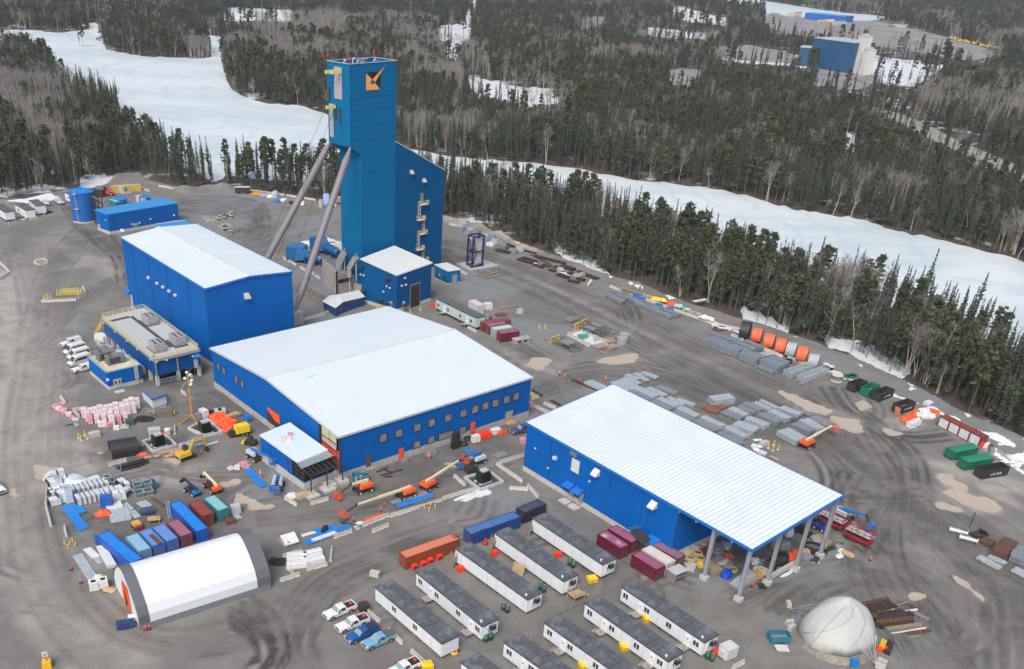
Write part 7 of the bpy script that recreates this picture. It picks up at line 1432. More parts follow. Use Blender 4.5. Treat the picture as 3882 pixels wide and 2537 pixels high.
mb=MB();mb.box(-.7,.7,-.5,.5,.1,1.2,.05);mb.box(-.5,.1,-.3,.3,1.2,1.45);SO('welder',mb,mat('welder_blue',(.01,.18,.5),.4),'small bright blue machine in front of the tarp dome','machine',P('e5',1330,1480,0),.2)
mb=MB();mb.cbox((0,0,.9),(3.2,.08,1.1),0,0,.5);[mb.bar((x,0,0),(x,.2,.9),.08)for x in(-1.5,1.5)];SO('tilted_board',mb,white,'white board leaning at the lower edge of the tarp dome','board',P('e5',1470,1270,0),.75)
mb=MB();mb.tube((0,0,0),(0,0,1.0),.32,.32,12);mb.tube((0,0,1.0),(0,0,1.15),.5,.5,14);SO('barrel',mb,yel,'yellow barrel with a white lid right of the tarp dome','barrel',P('e5',1680,900,0))
# ---------------- materials and clutter in the yard ----------------
def stk(label,c,pa,pb,w,h,group=None,m=None,layers=None,n=None,name='steel_bundle',cat='steel bundle',z=0,bar=True):
 h+=RU(-.04,.04);m_,yw,l=rect(c,pa,pb,h+z,w);t=TH(name,label,cat,xy(m_,z),yw,group);mb=MB();bundle(mb,l,w,h-.15,n or max(3,int(w/.45)),layers or max(1,int(h/.35)),.02 if name=='panel_strip' else.12);mb.v=[(a,b,q+.15)for a,b,q in mb.v];pt(t,'bar',mb,m or galv)
 if bar:mb=MB();[mb.bar((l*k,-w/2-.12,.07),(l*k,w/2+.12,.07),.12)for k in(-.38,0,.38)];pt(t,'dunnage',mb,woodd)
 return t
gl=mat('galvanised_light',(.42,.475,.52),.45,metal=.25,var=.25,sc=2,dirt=.15);gm=galv;gd=mat('galvanised_blue_grey',(.24,.285,.33),.45,metal=.3,var=.25,sc=2)
G='galvanised steel stacks behind the warehouse'
S=[('flat stack nearest the roof corner, in front of the red worker',(30,165),(190,235),3.2,.6,gl),('flat stack touching the back corner of the warehouse roof',(270,160),(420,240),5.0,.7,gl),('long flat stack along the roof edge, right of the roof corner',(470,215),(650,300),2.6,.9,gl),('flat stack along the roof edge below the long one',(430,255),(605,330),2.0,.8,gd),('thin stack left of the piece with pale hooks',(585,218),(745,290),2.2,.7,gl),('stack topped with a row of pale hooks',(670,205),(850,270),2.4,.9,gm),('stack along the middle of the roof edge, upper',(680,310),(850,385),2.2,.8,gl),('stack along the middle of the roof edge, lower',(620,335),(800,415),2.2,.8,gm),('stack with loose brackets on top, upper of two beyond the middle roof edge',(860,390),(1030,475),2.4,.9,gl),('stack strapped with two brown battens',(815,430),(990,510),2.0,.9,gm),('stack right of the brown battens, upper',(1080,480),(1270,565),2.2,1.0,gl),('stack right of the brown battens with one brown batten',(1010,510),(1200,605),2.2,1.0,gm),('stack near the yellow bollards, upper',(1290,565),(1470,660),2.2,1.1,gl),('stack near the yellow bollards, lower',(1230,620),(1430,720),2.2,1.1,gm),('square sided pile standing apart beyond the brown timbers',(1215,330),(1405,305),3.0,2.0,gl),('flat stack beside the brown timbers, pale top',(1330,400),(1480,465),2.4,.8,gl),('flat stack with a blue grey top behind the pale one',(1410,390),(1570,440),3.0,.8,gd),('dark blue grey stack below the brown timbers',(1265,430),(1430,500),3.0,.7,gd),('tall stack of channels at the back row',(1465,350),(1610,420),2.2,1.3,gm),('thin stack right of the tall channels',(1555,345),(1700,410),1.6,.9,gl),('topmost thin stack of the back row',(1610,325),(1770,400),1.4,.9,gl),('wide pale stack at the front of the middle row',(1370,545),(1560,610),3.6,1.4,gl),('second wide stack of the middle row',(1480,490),(1670,560),2.6,1.4,gl),('third wide stack of the middle row',(1590,450),(1770,525),2.6,1.4,gm),('fourth wide stack of the middle row',(1690,420),(1850,495),2.4,1.4,gl),('blue grey stack right of the middle row',(1730,415),(1900,490),2.2,1.3,gd),('pale stack at the right of the back row',(1790,395),(1960,460),2.4,1.1,gl),('thin stack at the far right of the back row beside the puddle',(1920,400),(2080,465),1.6,.7,gm),('widest stack beside the orange boom lift',(1770,600),(1945,695),4.2,1.5,gl),('stack behind the widest one by the boom lift',(1905,540),(2070,610),3.0,1.5,gm),('third stack from the boom lift',(1970,500),(2130,590),3.0,1.4,gl),('right end stack beside the puddle and boom basket',(2060,490),(2240,560),3.4,1.0,gm)]
for l,a,b,w,h,m_ in S:stk('galvanised '+l,'g1',a,b,w,h,G,m_)
for i,(x0,y0,x1,y1)in EN(((375,125,520,180),(400,95,500,140),(470,80,580,150),(540,75,680,125),(770,300,900,370),(860,320,1015,375))):stk('loose pile of galvanised brackets, %s one behind the warehouse'%['lowest left','small leftmost','middle','far right upper','left lower','right lower'][i],'g1',(x0,y0),(x1,y1),1.8,.7,'loose bracket piles',gl,2,5,name='bracket_pile',cat='bracket pile')
for i,(x0,y0,x1,y1)in EN(((1090,385,1180,430),(1140,405,1230,440),(1190,370,1290,400))):stk('rusty brown timber pile beside the galvanised stacks, %s'%['left','lower','right'][i],'g1',(x0,y0),(x1,y1),2.4,.8,'brown timber piles',mat('brown_timber',(.20,.10,.06),.8,var=.5,sc=3),2,6,name='timber_pile',cat='timber pile')
G='galvanised girder stacks by the reels'
for l,a,b,w,h in(('long low stack at the left end near the black reel',(50,215),(290,305),1.4,.9),('long stack behind the front left one',(150,310),(400,420),1.6,1.5),('second long stack behind the front left one',(290,300),(560,400),1.6,1.5),('front left block',(60,345),(300,440),2.6,2.2),('front middle block, widest',(290,445),(575,530),2.6,2.2),('stack behind the front middle block',(400,445),(700,550),2.6,1.8),('upper middle stack near the orange reels',(530,405),(790,510),2.4,1.8),('ribbed stack under the first orange reels',(650,365),(910,475),1.8,1.6),('front right block of square ends',(580,560),(860,660),2.4,2.2),('stack behind the front right block',(680,545),(950,640),2.0,1.6),('right block of square ends',(905,665),(1190,780),2.4,2.3),('stack right behind the right block',(990,645),(1270,755),1.8,2.2),('rearmost right stack',(1060,625),(1330,715),1.6,2.0),('low flat stack at the front right',(830,765),(1110,860),1.5,.8)):stk('galvanised girders, '+l,'g2',a,b,w,h,G,gd,layers=max(2,int(h/.45)),n=max(3,int(w/.4)))
stk('pale grating sheets lying under the grey reels','g2',(890,560),(1000,610),3,.4,None,gl,1,8,name='grating_stack',cat='grating')
def rackm(label,c,x,y,yaw,group):
 t=TH('rail_frame_stack',label,'frame stack',P(c,x,y,0),yaw,group);mb=MB()
 for z in(.2,.7,1.2,1.7)[:3 if 'low' in label else 4]:
  for yy in(-.5,.5):mb.bar((-1.1,yy,z),(1.1,yy,z),.14)
  for xx in(-1.05,1.05):mb.bar((xx,-.7,z+.12),(xx,.7,z+.12),.18)
 return pt(t,'frame',mb,gl)
ya=yw2(P('g2',1300,880,0),P('g2',1430,980,0))
for r,(x0,y0,x1,y1,n_,nm)in EN(((1320,950,1700,820,9,'back row'),(1530,1030,1900,890,9,'front row'))):
 for i in range(n_):rackm('galvanised frame stack, %s from the left in the %s by the cable drums'%(ORD[i],nm),'g2',x0+(x1-x0)*i/(n_-1),y0+(y1-y0)*i/(n_-1),ya,'galvanised frame stacks')
def reel(label,c,x,y,yaw,m,r=2.1,w=2.3,group='covered cable reels'):
 t=TH('cable_reel',label,'cable reel',P(c,x,y,0),yaw,group);mb=MB();n=20
 for a in(-w/2,w/2):mb.tube((a-.08,0,r),(a+.08,0,r),r*.96,None,20)
 mb.tube((-w/2,0,r),(w/2,0,r),r*.6,None,14);pt(t,'drum',mb,mat('reel_navy',(.02,.02,.05),.6));mb=MB();k=0
 rg=random.Random(int(x));prev=None
 for i in range(n+1):
  a=PI*(-.18+1.36*i/n);q=r*1.05;row=[(xx,q*cos(a)*(1+rg.uniform(-.02,.03)),max(.05,r+q*sin(a)*(1+rg.uniform(-.02,.03))))for xx in(-w/2-.25,-w/4,0,w/4,w/2+.1)]
  if prev:[mb.poly([prev[j],prev[j+1],row[j+1],row[j]])for j in range(4)]
  prev=row
 mb.poly([(-w/2-.25,r*1.05*cos(PI*(-.18+1.36*i/n)),max(.05,r+r*1.05*sin(PI*(-.18+1.36*i/n))))for i in range(n+1)]);pt(t,'cover',mb,m,smooth=False);return t
ry=yw2(P('g2',1050,600,0),P('g2',1250,640,0));gc=mat('grey_cover',(.33,.36,.39),.6,var=.1,bump=.1,bsc=1.5);bc=mat('black_cover',(.03,.032,.036),.6,var=.2,bump=.1,bsc=1.5);oc=mat('orange_cover',(.75,.13,.045),.6,var=.1,bump=.1,bsc=1.5)
for l,x,y,m_,r in(('cable reel under a black cover, left end of the reel row',655,345,bc,2.5),('first orange covered reel, beside the black one',845,400,oc,2.0),('second orange covered reel from the left',1035,490,oc,2.0),('third orange covered reel from the left',1215,565,oc,2.0),('reel under a grey cover between two orange ones',1370,625,gc,2.0),('orange covered reel at the right, between grey covers',1545,700,oc,2.1),('reel under a rumpled grey cover, right end of the reel row',1720,795,gc,1.9)):reel(l,'g2',x,y,ry,m_,r)
def spool(label,c,x,y,r,h,m1,m2,group='cable drums near the dumpsters'):
 t=TH('cable_drum',label,'cable drum',P(c,x,y,0),0,group);mb=MB();mb.tube((0,0,0),(0,0,.12),r,None,16);mb.tube((0,0,h-.12),(0,0,h),r,None,16);pt(t,'flange',mb,m1);mb=MB();mb.tube((0,0,.12),(0,0,h-.12),r*.7,None,14);pt(t,'coil',mb,m2)
for l,c,x,y,r,h,a,b in(('white topped black drum, left of two on the snow','g2',1925,800,.9,1.2,white,black),('white topped black drum with a small teal one on it','g2',2000,835,.9,1.2,white,black),('large white flanged drum left of the green drums','g2',2095,1000,1.5,1.7,mat('drum_white',(.55,.5,.45),.7),grey),('green drum with white top, left one of the green drums','g0',150,130,1.1,1.1,mgn,white),('green drum with white top, nearest the black dumpster','g0',330,150,1.2,1.1,mgn,white),('green drum with white top, behind the others','g0',390,110,1.2,1.1,mgn,white),('black coil beside the barrier under the orange reel','g2',1350,720,1.0,1.0,black,black)):spool(l,c,x,y,r,h,a,b)
BW('~in the row under the covered reels, %s from the left','g2',(930,500),(1260,640),3,'barriers under the covered reels');BW('~near the rumpled grey cover, %s from the left','g2',(1330,650),(1730,790),3,'barriers under the grey reels');BW('~at the left end of the reel row, %s from the left','g2',(460,300),(650,380),2,'barriers by the black reel')
G='grey wrapped pallets along the sandy bank'
for i,(x,y,w_,h)in EN(((370,215,3,2.0),(455,245,3.2,1.4),(495,290,2.8,1.0),(560,235,3.4,1.6),(620,280,3,1.4),(680,270,3,1.2),(700,320,3.2,1.4),(770,300,3,1.5),(800,350,3.2,1.6),(850,330,2.6,1.3),(880,365,3,1.5),(745,385,3,1.2),(665,370,2,.9),(600,340,2,.9),(500,200,3,1.5),(430,190,3,1.6),(1035,470,3.2,1.4),(1125,450,3.4,1.5),(920,375,2.6,1.2),(555,185,2.4,1.0))):
 t=TH('wrapped_pallet','grey wrapped pallet, %s in the row below the sandy bank'%ORD[i],'pallet',P('g3',x,y,0),-.45+RU(-.2,.2),G);mb=MB();mb.box(-w_/2,w_/2,-1,1,.15,h*.6,.04);mb.box(-w_/2+.1,w_/2-.25,-.95,.9,h*.6,h,.06);pt(t,'load',mb,[gm,offw,gl,offw][i%4]if i in(11,12,13)else[gd,gm,gl][i%3]);mb=MB();[mb.box(-w_/2,w_/2,a,a+.12,0,.15)for a in(-.9,0,.8)];pt(t,'pallet',mb,woodd)
G='dark rusty steel along the access road'
for i,(x0,y0,x1,y1,w_,h)in EN(((650,240,1190,435,.7,.8),(800,425,970,465,2.6,.7),(935,400,1060,440,1.4,.6),(1080,545,1260,600,2.2,.6),(1145,525,1330,580,1.6,.6),(1310,500,1700,600,1.2,.8),(1280,620,1400,660,2.0,.5),(1400,620,1500,650,1.8,.5),(1490,680,1560,705,1.6,.7),(1550,640,1640,680,2,.7),(1645,630,1800,680,2.4,1.0),(1580,740,1720,790,2.2,.7),(1730,720,1830,760,2,.7),(1850,700,1940,740,1.8,.6),(1740,820,1880,850,1.8,.7),(1850,790,1940,820,1.6,.8),(1930,745,2100,805,2.2,.5),(1180,440,1320,480,1.6,.4),(1250,490,1520,620,.6,.4))):stk('dark rusty steel pile, %s from the left along the access road'%ORD[i],'g3',(x0,y0),(x1,y1),w_,h,G,rustd,layers=2,n=5,name='rusty_steel_pile',cat='steel pile')
for i,(x,y)in EN(((1645,695),(1850,780),(1920,765))):mb=MB();mb.box(-1.1,1.1,-.8,.8,0,.8,.04);mb.box(-.8,.8,-.6,.5,.8,1.0);SO('timber_crate',mb,mat('pale_crate',(.42,.34,.28),.8,var=.3),'pale crate on the rusty steel, %s one'%['left','middle','right'][i],'crate',P('g3',x,y,.3),.4*i,'pale crates in the rusty steel')
for i,(x0,y0,x1,y1)in EN(((575,765,740,710),(650,775,860,710),(670,800,910,760),(870,1190,1140,1150),(600,730,660,700))):stk('thin timber bundle on the grey ground, %s'%['nearest the navy frame','middle one','lowest of the three','lying alone beyond the white container','short round one'][i],'g3',(x0,y0),(x1,y1),.8,.35,'loose timbers right of the hut',woodd,1,3,bar=False,name='timber_bundle',cat='timber')
mb=MB();mb.box(-1.3,1.3,-.9,.9,0,1.9,.03);SO('white_tank',mb,white,'small white box at the end of the white container','box',P('g3',708,1195,0),.5)
mb=MB();mb.box(-1.6,1.6,-1.3,1.3,0,2.6,.03);SO('equipment_box',mb,lgrey,'pale box at the foot of the sandy bank','box',P('g3',372,128,0),.3)
BW('white concrete barrier, %s from the tower behind the grey pallets','g3',(215,110),(410,160),3,'barriers at the sandy bank')
mb=MB();mb.box(-1,1,-.8,.8,0,1.1,.1);mb.box(-.5,.9,-.5,.5,1.1,1.5);SO('galvanised_bin',mb,gl,'small galvanised bin standing alone beyond the red containers','bin',P('g3',1118,1250,0),.3)
mb=MB();mb.box(-1.8,1.8,-1.2,1.2,0,.25);SO('rusty_plate',mb,rust,'flat rusty plate near the red containers','plate',P('g3',880,1275,0),.4)
mb=MB();mb.box(-.9,.9,-.5,.5,.1,1.1,.1);SO('heater',mb,redc,'small red machine at the upper end of the green grey trailer','machine',P('g3',5,1165,0),.2)
BW('white concrete block, %s from the left in the long row along the trees','a2',(690,1085),(1560,1400),15,'concrete blocks along the trees')
BW('second row block by the trees, %s from the left','a2',(1560,1400),(1790,1450),3,'concrete blocks near the black reel')
G='steel bundles below the block row'
for i,(x0,y0,x1,y1)in EN(((655,1140,720,1165),(690,1165,790,1205),(740,1145,820,1180),(815,1160,920,1215),(890,1210,990,1250),(940,1230,1085,1290),(1000,1220,1090,1270),(1065,1280,1200,1335),(1140,1270,1255,1320),(690,1110,770,1140))):stk('galvanised bundle below the concrete block row, %s from the left'%ORD[i],'a2',(x0,y0),(x1,y1),2.2,1.1,G,[gd,gm][i%2])
for i,x in EN(range(780,1060,22)):stk('small timber crate stack on the block row, %s from the left'%ORD[i],'a2',(x,1085+(x-780)*.3),(x+28,1098+(x-780)*.3),1.1,.8,'timber stacks on the block row',woodd if i<8 else wood,2,3,bar=False,name='timber_stack',cat='timber stack',z=.8)
for l,x,y,m_,s in(('yellow plastic pipe bundle on the block row, left',1080,1190,yel,1.9),('yellow plastic pipe bundle on the block row, right',1130,1200,yel,1.9),('orange tarp heap on the block row',1215,1232,tarpo,1.9),('pale green wrapped heap on the block row',1270,1250,mat('pale_green',(.3,.5,.42),.7,var=.3),1.6),('green sheet on the block row',1345,1282,mat('light_green',(.2,.55,.4),.7),1.5),('brown heap on the block row',1390,1300,woodd,1.7),('blue grey heap on the block row',1440,1320,gm,1.5),('white wrapped heap on the block row, left',1490,1345,offw,1.9),('white wrapped heap on the block row, right',1530,1358,offw,1.7)):
 mb=MB();mb.blob((0,0,.1),(s,s*.7,.75),12,6,.22,0,x);SO('material_heap',mb,m_,l,'heap',P('a2',x,y,.82),-.4,'heaps on the block row')
for i,(x,y)in EN(((915,1170),(965,1190),(1105,1245),(1200,1275))):mb=MB();mb.box(-1.2,1.2,-.4,.4,0,.8);SO('blue_crate',mb,eblue,'blue crate under the block row, %s from the left'%ORD[i],'crate',P('a2',x,y,0),-.4,'blue crates under the block row')
mb=MB();mb.cbox((0,0,1.0),(.15,1.2,2.2),0,.5);SO('leaning_panel',mb,offw,'white panel leaning at the left end of the block row','panel',P('a2',520,1070,0),.2)
for i,(x,y,l)in EN(((1605,1425,'white slab pair near the black reel'),(1660,1445,'white slab beside rusty mats near the black reel'))):mb=MB();mb.box(-2,2,-1,1,.5,.75);[mb.box(a-.2,a+.2,-.8,.8,0,.5)for a in(-1.5,1.5)];SO('concrete_slab',mb,white,l,'slab',P('a2',x,y,0),-.4,'white slabs')
mb=MB();bundle(mb,3,2,.5,6,2);SO('rusty_mat',mb,rust,'rusty mesh mats by the white slabs','steel mats',P('a2',1600,1450,0),-.4)
stk('thin pale bars left of the front girder block','a2',(1415,1210),(1520,1190),1.6,.3,None,white,1,4,name='bar_bundle')
q=[P('g5',x,y,0)for x,y in((330,330),(640,490),(885,450),(520,285))]
for i,(a,b,n_)in EN(((0,1,3),(0,3,2),(3,2,3))):
 for k in range(n_):p,s=q[a].lerp(q[b],k/n_),q[a].lerp(q[b],(k+1)/n_);o=BA('white concrete barrier of the central pen, %s side, %s one'%(['left front','upper left','upper right'][i],ORD[k]),'f',(0,0),(1,1),'barriers of the central pen');o.location=(p+s)/2;o.rotation_euler=(0,0,yw2(p,s));o.scale=((s-p).length/3*.97,1,1.1)
BA('white concrete barrier at the open corner of the central pen','g5',(715,505),(890,460),'barriers of the central pen')
mb=MB();mb.cbox((0,0,.15),(9,4,.3),0);mb.cbox((-2,0,.5),(4.5,3,.5),0);o=SO('pen_deck',mb,white,'white concrete deck inside the central barrier pen','deck',P('g5',600,380,0),yw2(q[0],q[1]));mb=MB();mb.box(-1.3,1.3,-1,1,0,.6,.08);mb.path([(1.6,0,0),(1.6,0,1.2),(2.0,0,1.5)],.15);SO('pump_unit',mb,mat('pump_green',(.03,.35,.2),.5),'green pump cover inside the central barrier pen','pump',P('g5',540,350,.75),.5)
mb=MB();mb.box(-.6,.6,-.4,.4,0,1.9);SO('control_cabinet',mb,lgrey,'grey control cabinet in the central barrier pen','cabinet',P('g5',710,425,0),.5)
def sk_(label,c,pa,pb,w,h,ends=True,ym=True):
 m_,yw,l=rect(c,pa,pb,h,w);t=TH('steel_frame_module',label,'steel module',m_,yw,'steel modules round the pen');x,y=l/2,w/2;mb=MB()
 for z in(.15,h-.1):
  for s in(-y,y):mb.bar((-x,s,z),(x,s,z),.22)
 for k in range(7):
  a=-x+l*k/6
  for s in(-y,y):mb.bar((a,s,0),(a,s,h),.18)
  mb.bar((a,-y,h-.1),(a,y,h-.1),.18);mb.bar((a,-y,.1),(a,y,.1),.18)
 pt(t,'frame',mb,mat('module_grey',(.14,.14,.135),.6,var=.3));mb=MB();mb.box(-x*.35,x*.45,-y*.9,y*.9,h-.3,h+.02);pt(t,'deck',mb,grey)
 if ym:
  mb=MB();e=-x-.1;[mb.bar((e,s,0),(e,s,h),.25)for s in(-y,-y/3,y/3,y)];mb.bar((e,-y,h),(e,y,h),.3);mb.bar((e,-y,.2),(e,y,.2),.35);pt(t,'guard',mb,yel)
sk_('long grey steel module with a yellow end, front one beyond the pen','g5',(445,180),(770,290),2.2,2.0);sk_('long grey steel module with a yellow end, rear one beyond the pen','g5',(535,135),(850,245),2.0,2.0)
sk_('grey rack module with a raised yellow end left of the pen','g5',(110,365),(420,500),3.6,1.6)
for i,(x0,y0,x1,y1,w_)in EN(((330,100,390,75,1.6),(380,130,480,95,2.4),(765,500,880,470,2.6),(890,420,1000,400,2.2),(930,500,1045,470,2.4),(850,390,990,370,1.4),(750,535,830,570,.5))):stk('timber and beam pile, %s'%['upper left of the modules','beside it, pale grey','dark ended, right of the pen','pale topped, right of the pen','lowest, right of the pen','grey bars behind, right of the pen','single plank, below the pen'][i],'g5',(x0,y0),(x1,y1),w_,.9 if i not in(0,5,6)else.4,'beam piles round the pen',mat('pinkish_timber',(.36,.27,.22),.8,var=.35)if i in(2,3,4,6)else gm,3 if i in(2,3,4)else 1,4,bar=False,name='beam_pile',cat='beam pile')
for i,(x,y)in EN(((1070,440),(1100,390))):mb=MB();[mb.tube((0,0,z),(0,0,z+.9),1.5,1.5,18)for z in(0,.95)];SO('coil_stack',mb,mat('coil_grey',(.3,.31,.31),.7,var=.3,sc=6),'tall coil of grey mesh right of the pen, %s one'%['front','back'][i],'coil',P('g5',x,y,0),0,'grey mesh coils')
mb=MB();mb.box(-2.6,2.6,-1.1,1.1,.9,1.15);[mb.box(x-.4,x+.4,-.9,.9,0,.9)for x in(-2,0,2)];[mb.tube((x,0,1.15),(x,0,1.7),.35,.3,10)for x in(.2,1.3)];SO('slab_trestle',mb,conc,'grey slab on concrete legs at the end of the red containers','slab',P('a1',2165,1545,0),.55)
for g,c,L_ in(('bollards left of the white tent','e7',((400,1330,'left one'),(460,1400,'front one'),(495,1350,'short one in the middle'),(540,1295,'back one'),(585,1360,'right one'))),('bollards in the gravel by the barrier row','e6',((2030,510,'left one'),(2100,555,'front one'),(2120,470,'back one'),(2187,520,'right one'))),('bollards right of the warehouse roof','g1',((1695,760,'left one'),(1735,785,'front one'),(1743,735,'back one'),(1783,775,'right one'))),('bollards in front of the striped bags','b0',((665,1025,'left one'),(685,1045,'front one'),(715,1005,'back one'),(737,1030,'right one'))),('bollards on the blue gravel near the pen','b2',((100,98,'left one'),(148,100,'right one'))),('bollards by the barrier in the back yard','a0',((1718,510,'left one'),(1740,512,'middle one'),(1757,515,'right one')))):
 for x,y,l in L_:BO('yellow %s of the %s'%(l,g.replace('bollards','bollard group')),c,x,y,g)
for x,y,l in((950,1262,'left'),(972,1265,'middle'),(992,1268,'right')):BO('pale yellow bollard at the annex wall, %s of three'%l,'a1',x,y,'bollards at the annex wall')
for x,y,l in((1232,1302,'left'),(1320,1280,'right')):BO('yellow bollard at the %s side of the roller door'%l,'a1',x,y,'roller door bollards')
for x,y,l in((505,1300,'beside the corner post of the canopy'),(228,1170,'under the canopy by a white block')):BO('yellow bollard '+l,'b3',x,y,'canopy bollards')
BW('~of the long row by the orange tarp, %s from the left','e6',(1030,800),(1510,600),2,'barrier row by the orange tarp');BW('~right of the orange tarp, %s from the left','e6',(1525,620),(2290,390),3,'barrier row by the orange tarp')
BA('~standing alone in front of the row','e6',(1270,845),(1510,745),'single barriers');BA('~beside the stacked blue panels','e6',(712,930),(975,830),'single barriers');BA('~below the annex footing','e6',(372,440),(635,365),'single barriers');BA('~left of the annex footing','e6',(0,350),(180,460),'single barriers')
BW('~leading to the transformer basin, %s from the left','b1',(1500,1545),(1780,1460),2,'barriers by the right basin');BW('~right of the transformer basin, %s from the top','b1',(1960,1250),(2180,1400),3,'barriers right of the basin');BW('~near the warehouse wall, %s from the left','b1',(1980,1240),(2190,1175),2,'barriers near the warehouse wall')
BA('~between the basin and the blue container','b1',(2065,1455),(2225,1465),'single barriers');BW('~at the warehouse corner, %s from the top','b2',(0,1430),(90,1530),2,'barriers at the warehouse corner');BW('~inside the basin corner, %s from the top','b1',(1600,1350),(1700,1430),1,'barriers by the right basin')
for l,pa,pb in(('beside the white bales, upper',(160,615),(320,570)),('beside the white bales, lower',(360,725),(535,680)),('below the white bales near the tent',(135,820),(305,765)),('standing endways right of the bales',(565,650),(575,545)),('behind the first two pickups',(855,1060),(985,1170)),('behind the light blue pickup',(1050,1235),(1170,1350)),('at the bottom edge beside the yellow block',(1240,1410),(1370,1525))):BA('~'+l,'d1',pa,pb,'single barriers')
BA('~at the bottom right near the last trailer','d2',(1720,1555),(1820,1500),'single barriers')
BW('white concrete barrier on the left of the ductwork, %s from the top','b0',(405,1370),(395,1530),2,'barriers left of the ductwork');BW('white concrete barrier left of the blue panel strips, %s from the top','d0',(385,150),(435,360),2,'barriers left of the ductwork');BA('white concrete barrier near the bollards left of the tent','d0',(545,360),(570,460),'single barriers')
BW('~round the yellow frames, %s from the left','a0',(350,1215),(645,1200),3,'barriers round the yellow frames');BA('~at the right front of the yellow frames','a0',(650,1185),(735,1140),'barriers round the yellow frames');BA('~at the right back of the yellow frames','a0',(735,1140),(685,1075),'barriers round the yellow frames')
BW('~of the small pen in the left yard, %s one','a0',(320,905),(405,885),1,'barriers of the small pen');BA('back barrier of the small pen in the left yard','a0',(290,870),(375,855),'barriers of the small pen');BA('side barrier of the small pen in the left yard','a0',(378,855),(408,885),'barriers of the small pen');BA('left side barrier of the small pen in the left yard','a0',(288,875),(318,903),'barriers of the small pen')
BW('barrier at the left edge, %s from the top','a0',(0,885),(85,965),2,'barriers at the left edge');BW('lower barrier at the left edge, %s from the right','a0',(85,975),(0,1030),2,'barriers at the left edge')
for l,pa,pb in(('before the trailers, left',(60,565),(155,530)),('before the trailers, middle',(182,525),(218,518)),('before the trailers, right',(247,525),(330,505)),('beside the scrap at the trailers',(360,500),(400,440))):BA('~'+l,'a0',pa,pb,'barriers before the small trailers')
for i,(a,b)in EN((((1335,240),(1400,250)),((1400,250),(1455,262)),((1465,262),(1515,272)),((1515,275),(1575,280)),((1575,278),(1660,262)),((1700,250),(1775,235)),((1785,240),(1865,245)),((1870,245),(1940,250)),((1975,262),(2030,268)))):BA('~along the forest behind the pump house, %s from the left'%ORD[i],'a0',a,b,'barriers along the back forest edge')
BW('~along the forest behind the legs, %s from the left','g4',(400,145),(1130,240),4,'barriers behind the grey legs');BW('~along the forest between the legs, %s from the left','g4',(1165,245),(1800,350),3,'barriers behind the grey legs')
BW('~by the blue fans, %s from the left','e2',(75,300),(315,430),2,'barriers by the fans');BA('~below the fans, left of the grey leg','e2',(378,470),(480,525),'barriers by the fans');BA('~right of the grey leg','e2',(555,540),(640,600),'barriers by the fans');BA('~nearest the concrete bin','e2',(662,625),(758,680),'barriers by the fans')
BW('~below the grey leg foot, %s from the left','e2',(390,1450),(835,1325),2,'barriers by the leg foot');BA('~below the green trailer','a1',(1715,1430),(1795,1470),'single barriers');BA('~by the blue hut','a1',(1660,960),(1712,985),'single barriers');BA('~at the white wrapped stacks','g4',(2040,1420),(2310,1380),'single barriers');BA('small barrier by the bollards in the back yard','a0',(1735,540),(1810,525),'single barriers')
BA('~left of the striped bags','b0',(475,640),(595,780),'barriers by the striped bags');BA('~below the striped bags, left','b0',(610,790),(680,860),'barriers by the striped bags');BA('~behind the striped bags','b0',(620,795),(735,780),'barriers by the striped bags');BA('~in front of the black shelter','b0',(910,1265),(1070,1215),'single barriers');BA('~beside the light tower','b0',(1525,640),(1570,575),'single barriers');BA('~lying below the light tower','b0',(1535,640),(1572,675),'single barriers')
BA('barrier standing between the two basins','b0',(1475,995),(1475,930),'single barriers');BA('~behind the excavator','b0',(1505,1100),(1600,1075),'single barriers');BA('barrier near the yellow sign','b2',(20,655),(95,690),'barriers right of the assembly building');BA('barrier below the rails right of the assembly building','b2',(135,740),(240,780),'barriers right of the assembly building');BW('barrier leading to the warehouse roof corner, %s from the left','b2',(45,755),(185,825),2,'barriers right of the assembly building')
pk=mat('striped_bag',(.66,.56,.58),.6,var=.3,sc=1.2);pk2=mat('red_striped_bag',(.6,.3,.34),.6,var=.5,sc=1.6)
def bale(label,c,x,y,yaw,h,m,z=0,group='striped insulation pallets',s=1.2):
 t=TH('insulation_pallet',label,'insulation pallet',P(c,x,y,z),yaw,group);mb=MB();rg=random.Random(int(x*7+y));n=int(h/.28)
 for k in range(n):
  for j in(-1,0,1):o=rg.uniform(-.05,.05);mb.box(-s/2+o,s/2+o,j*.43-.2,j*.43+.2,.12+k*h/n,.12+(k+.9)*h/n,.04)
 pt(t,'bag',mb,m);mb=MB();mb.box(-s/2,s/2,-.6,.6,0,.12);pt(t,'pallet',mb,woodd)
B=[]
for r,(x0,y0,x1,y1,n,h)in EN(((715,850,1160,770,11,2.0),(745,880,1130,810,9,2.0),(765,900,1050,870,6,2.1),(950,915,1060,880,3,2.1))):
 for i in range(n):B.append((x0+(x1-x0)*i/max(1,n-1),y0+(y1-y0)*i/max(1,n-1),h,r,i))
for x,y,h,r,i in B:bale('white and pink striped insulation pallet, %s row from the back, %s from the left'%(ORD[r],ORD[i]),'b0',x,y,.35,h+(.5 if x>1060 else 0)+(.3 if i%3==0 else 0),pk2 if(r==2 and i<1)or(r==3 and i==1)else pk)
bale('low wide striped pallet at the front of the insulation group','b0',865,925,.3,1.2,pk,s=2.0);bale('toppled red striped pallet at the front of the insulation group','b0',915,930,.8,1.0,pk2)
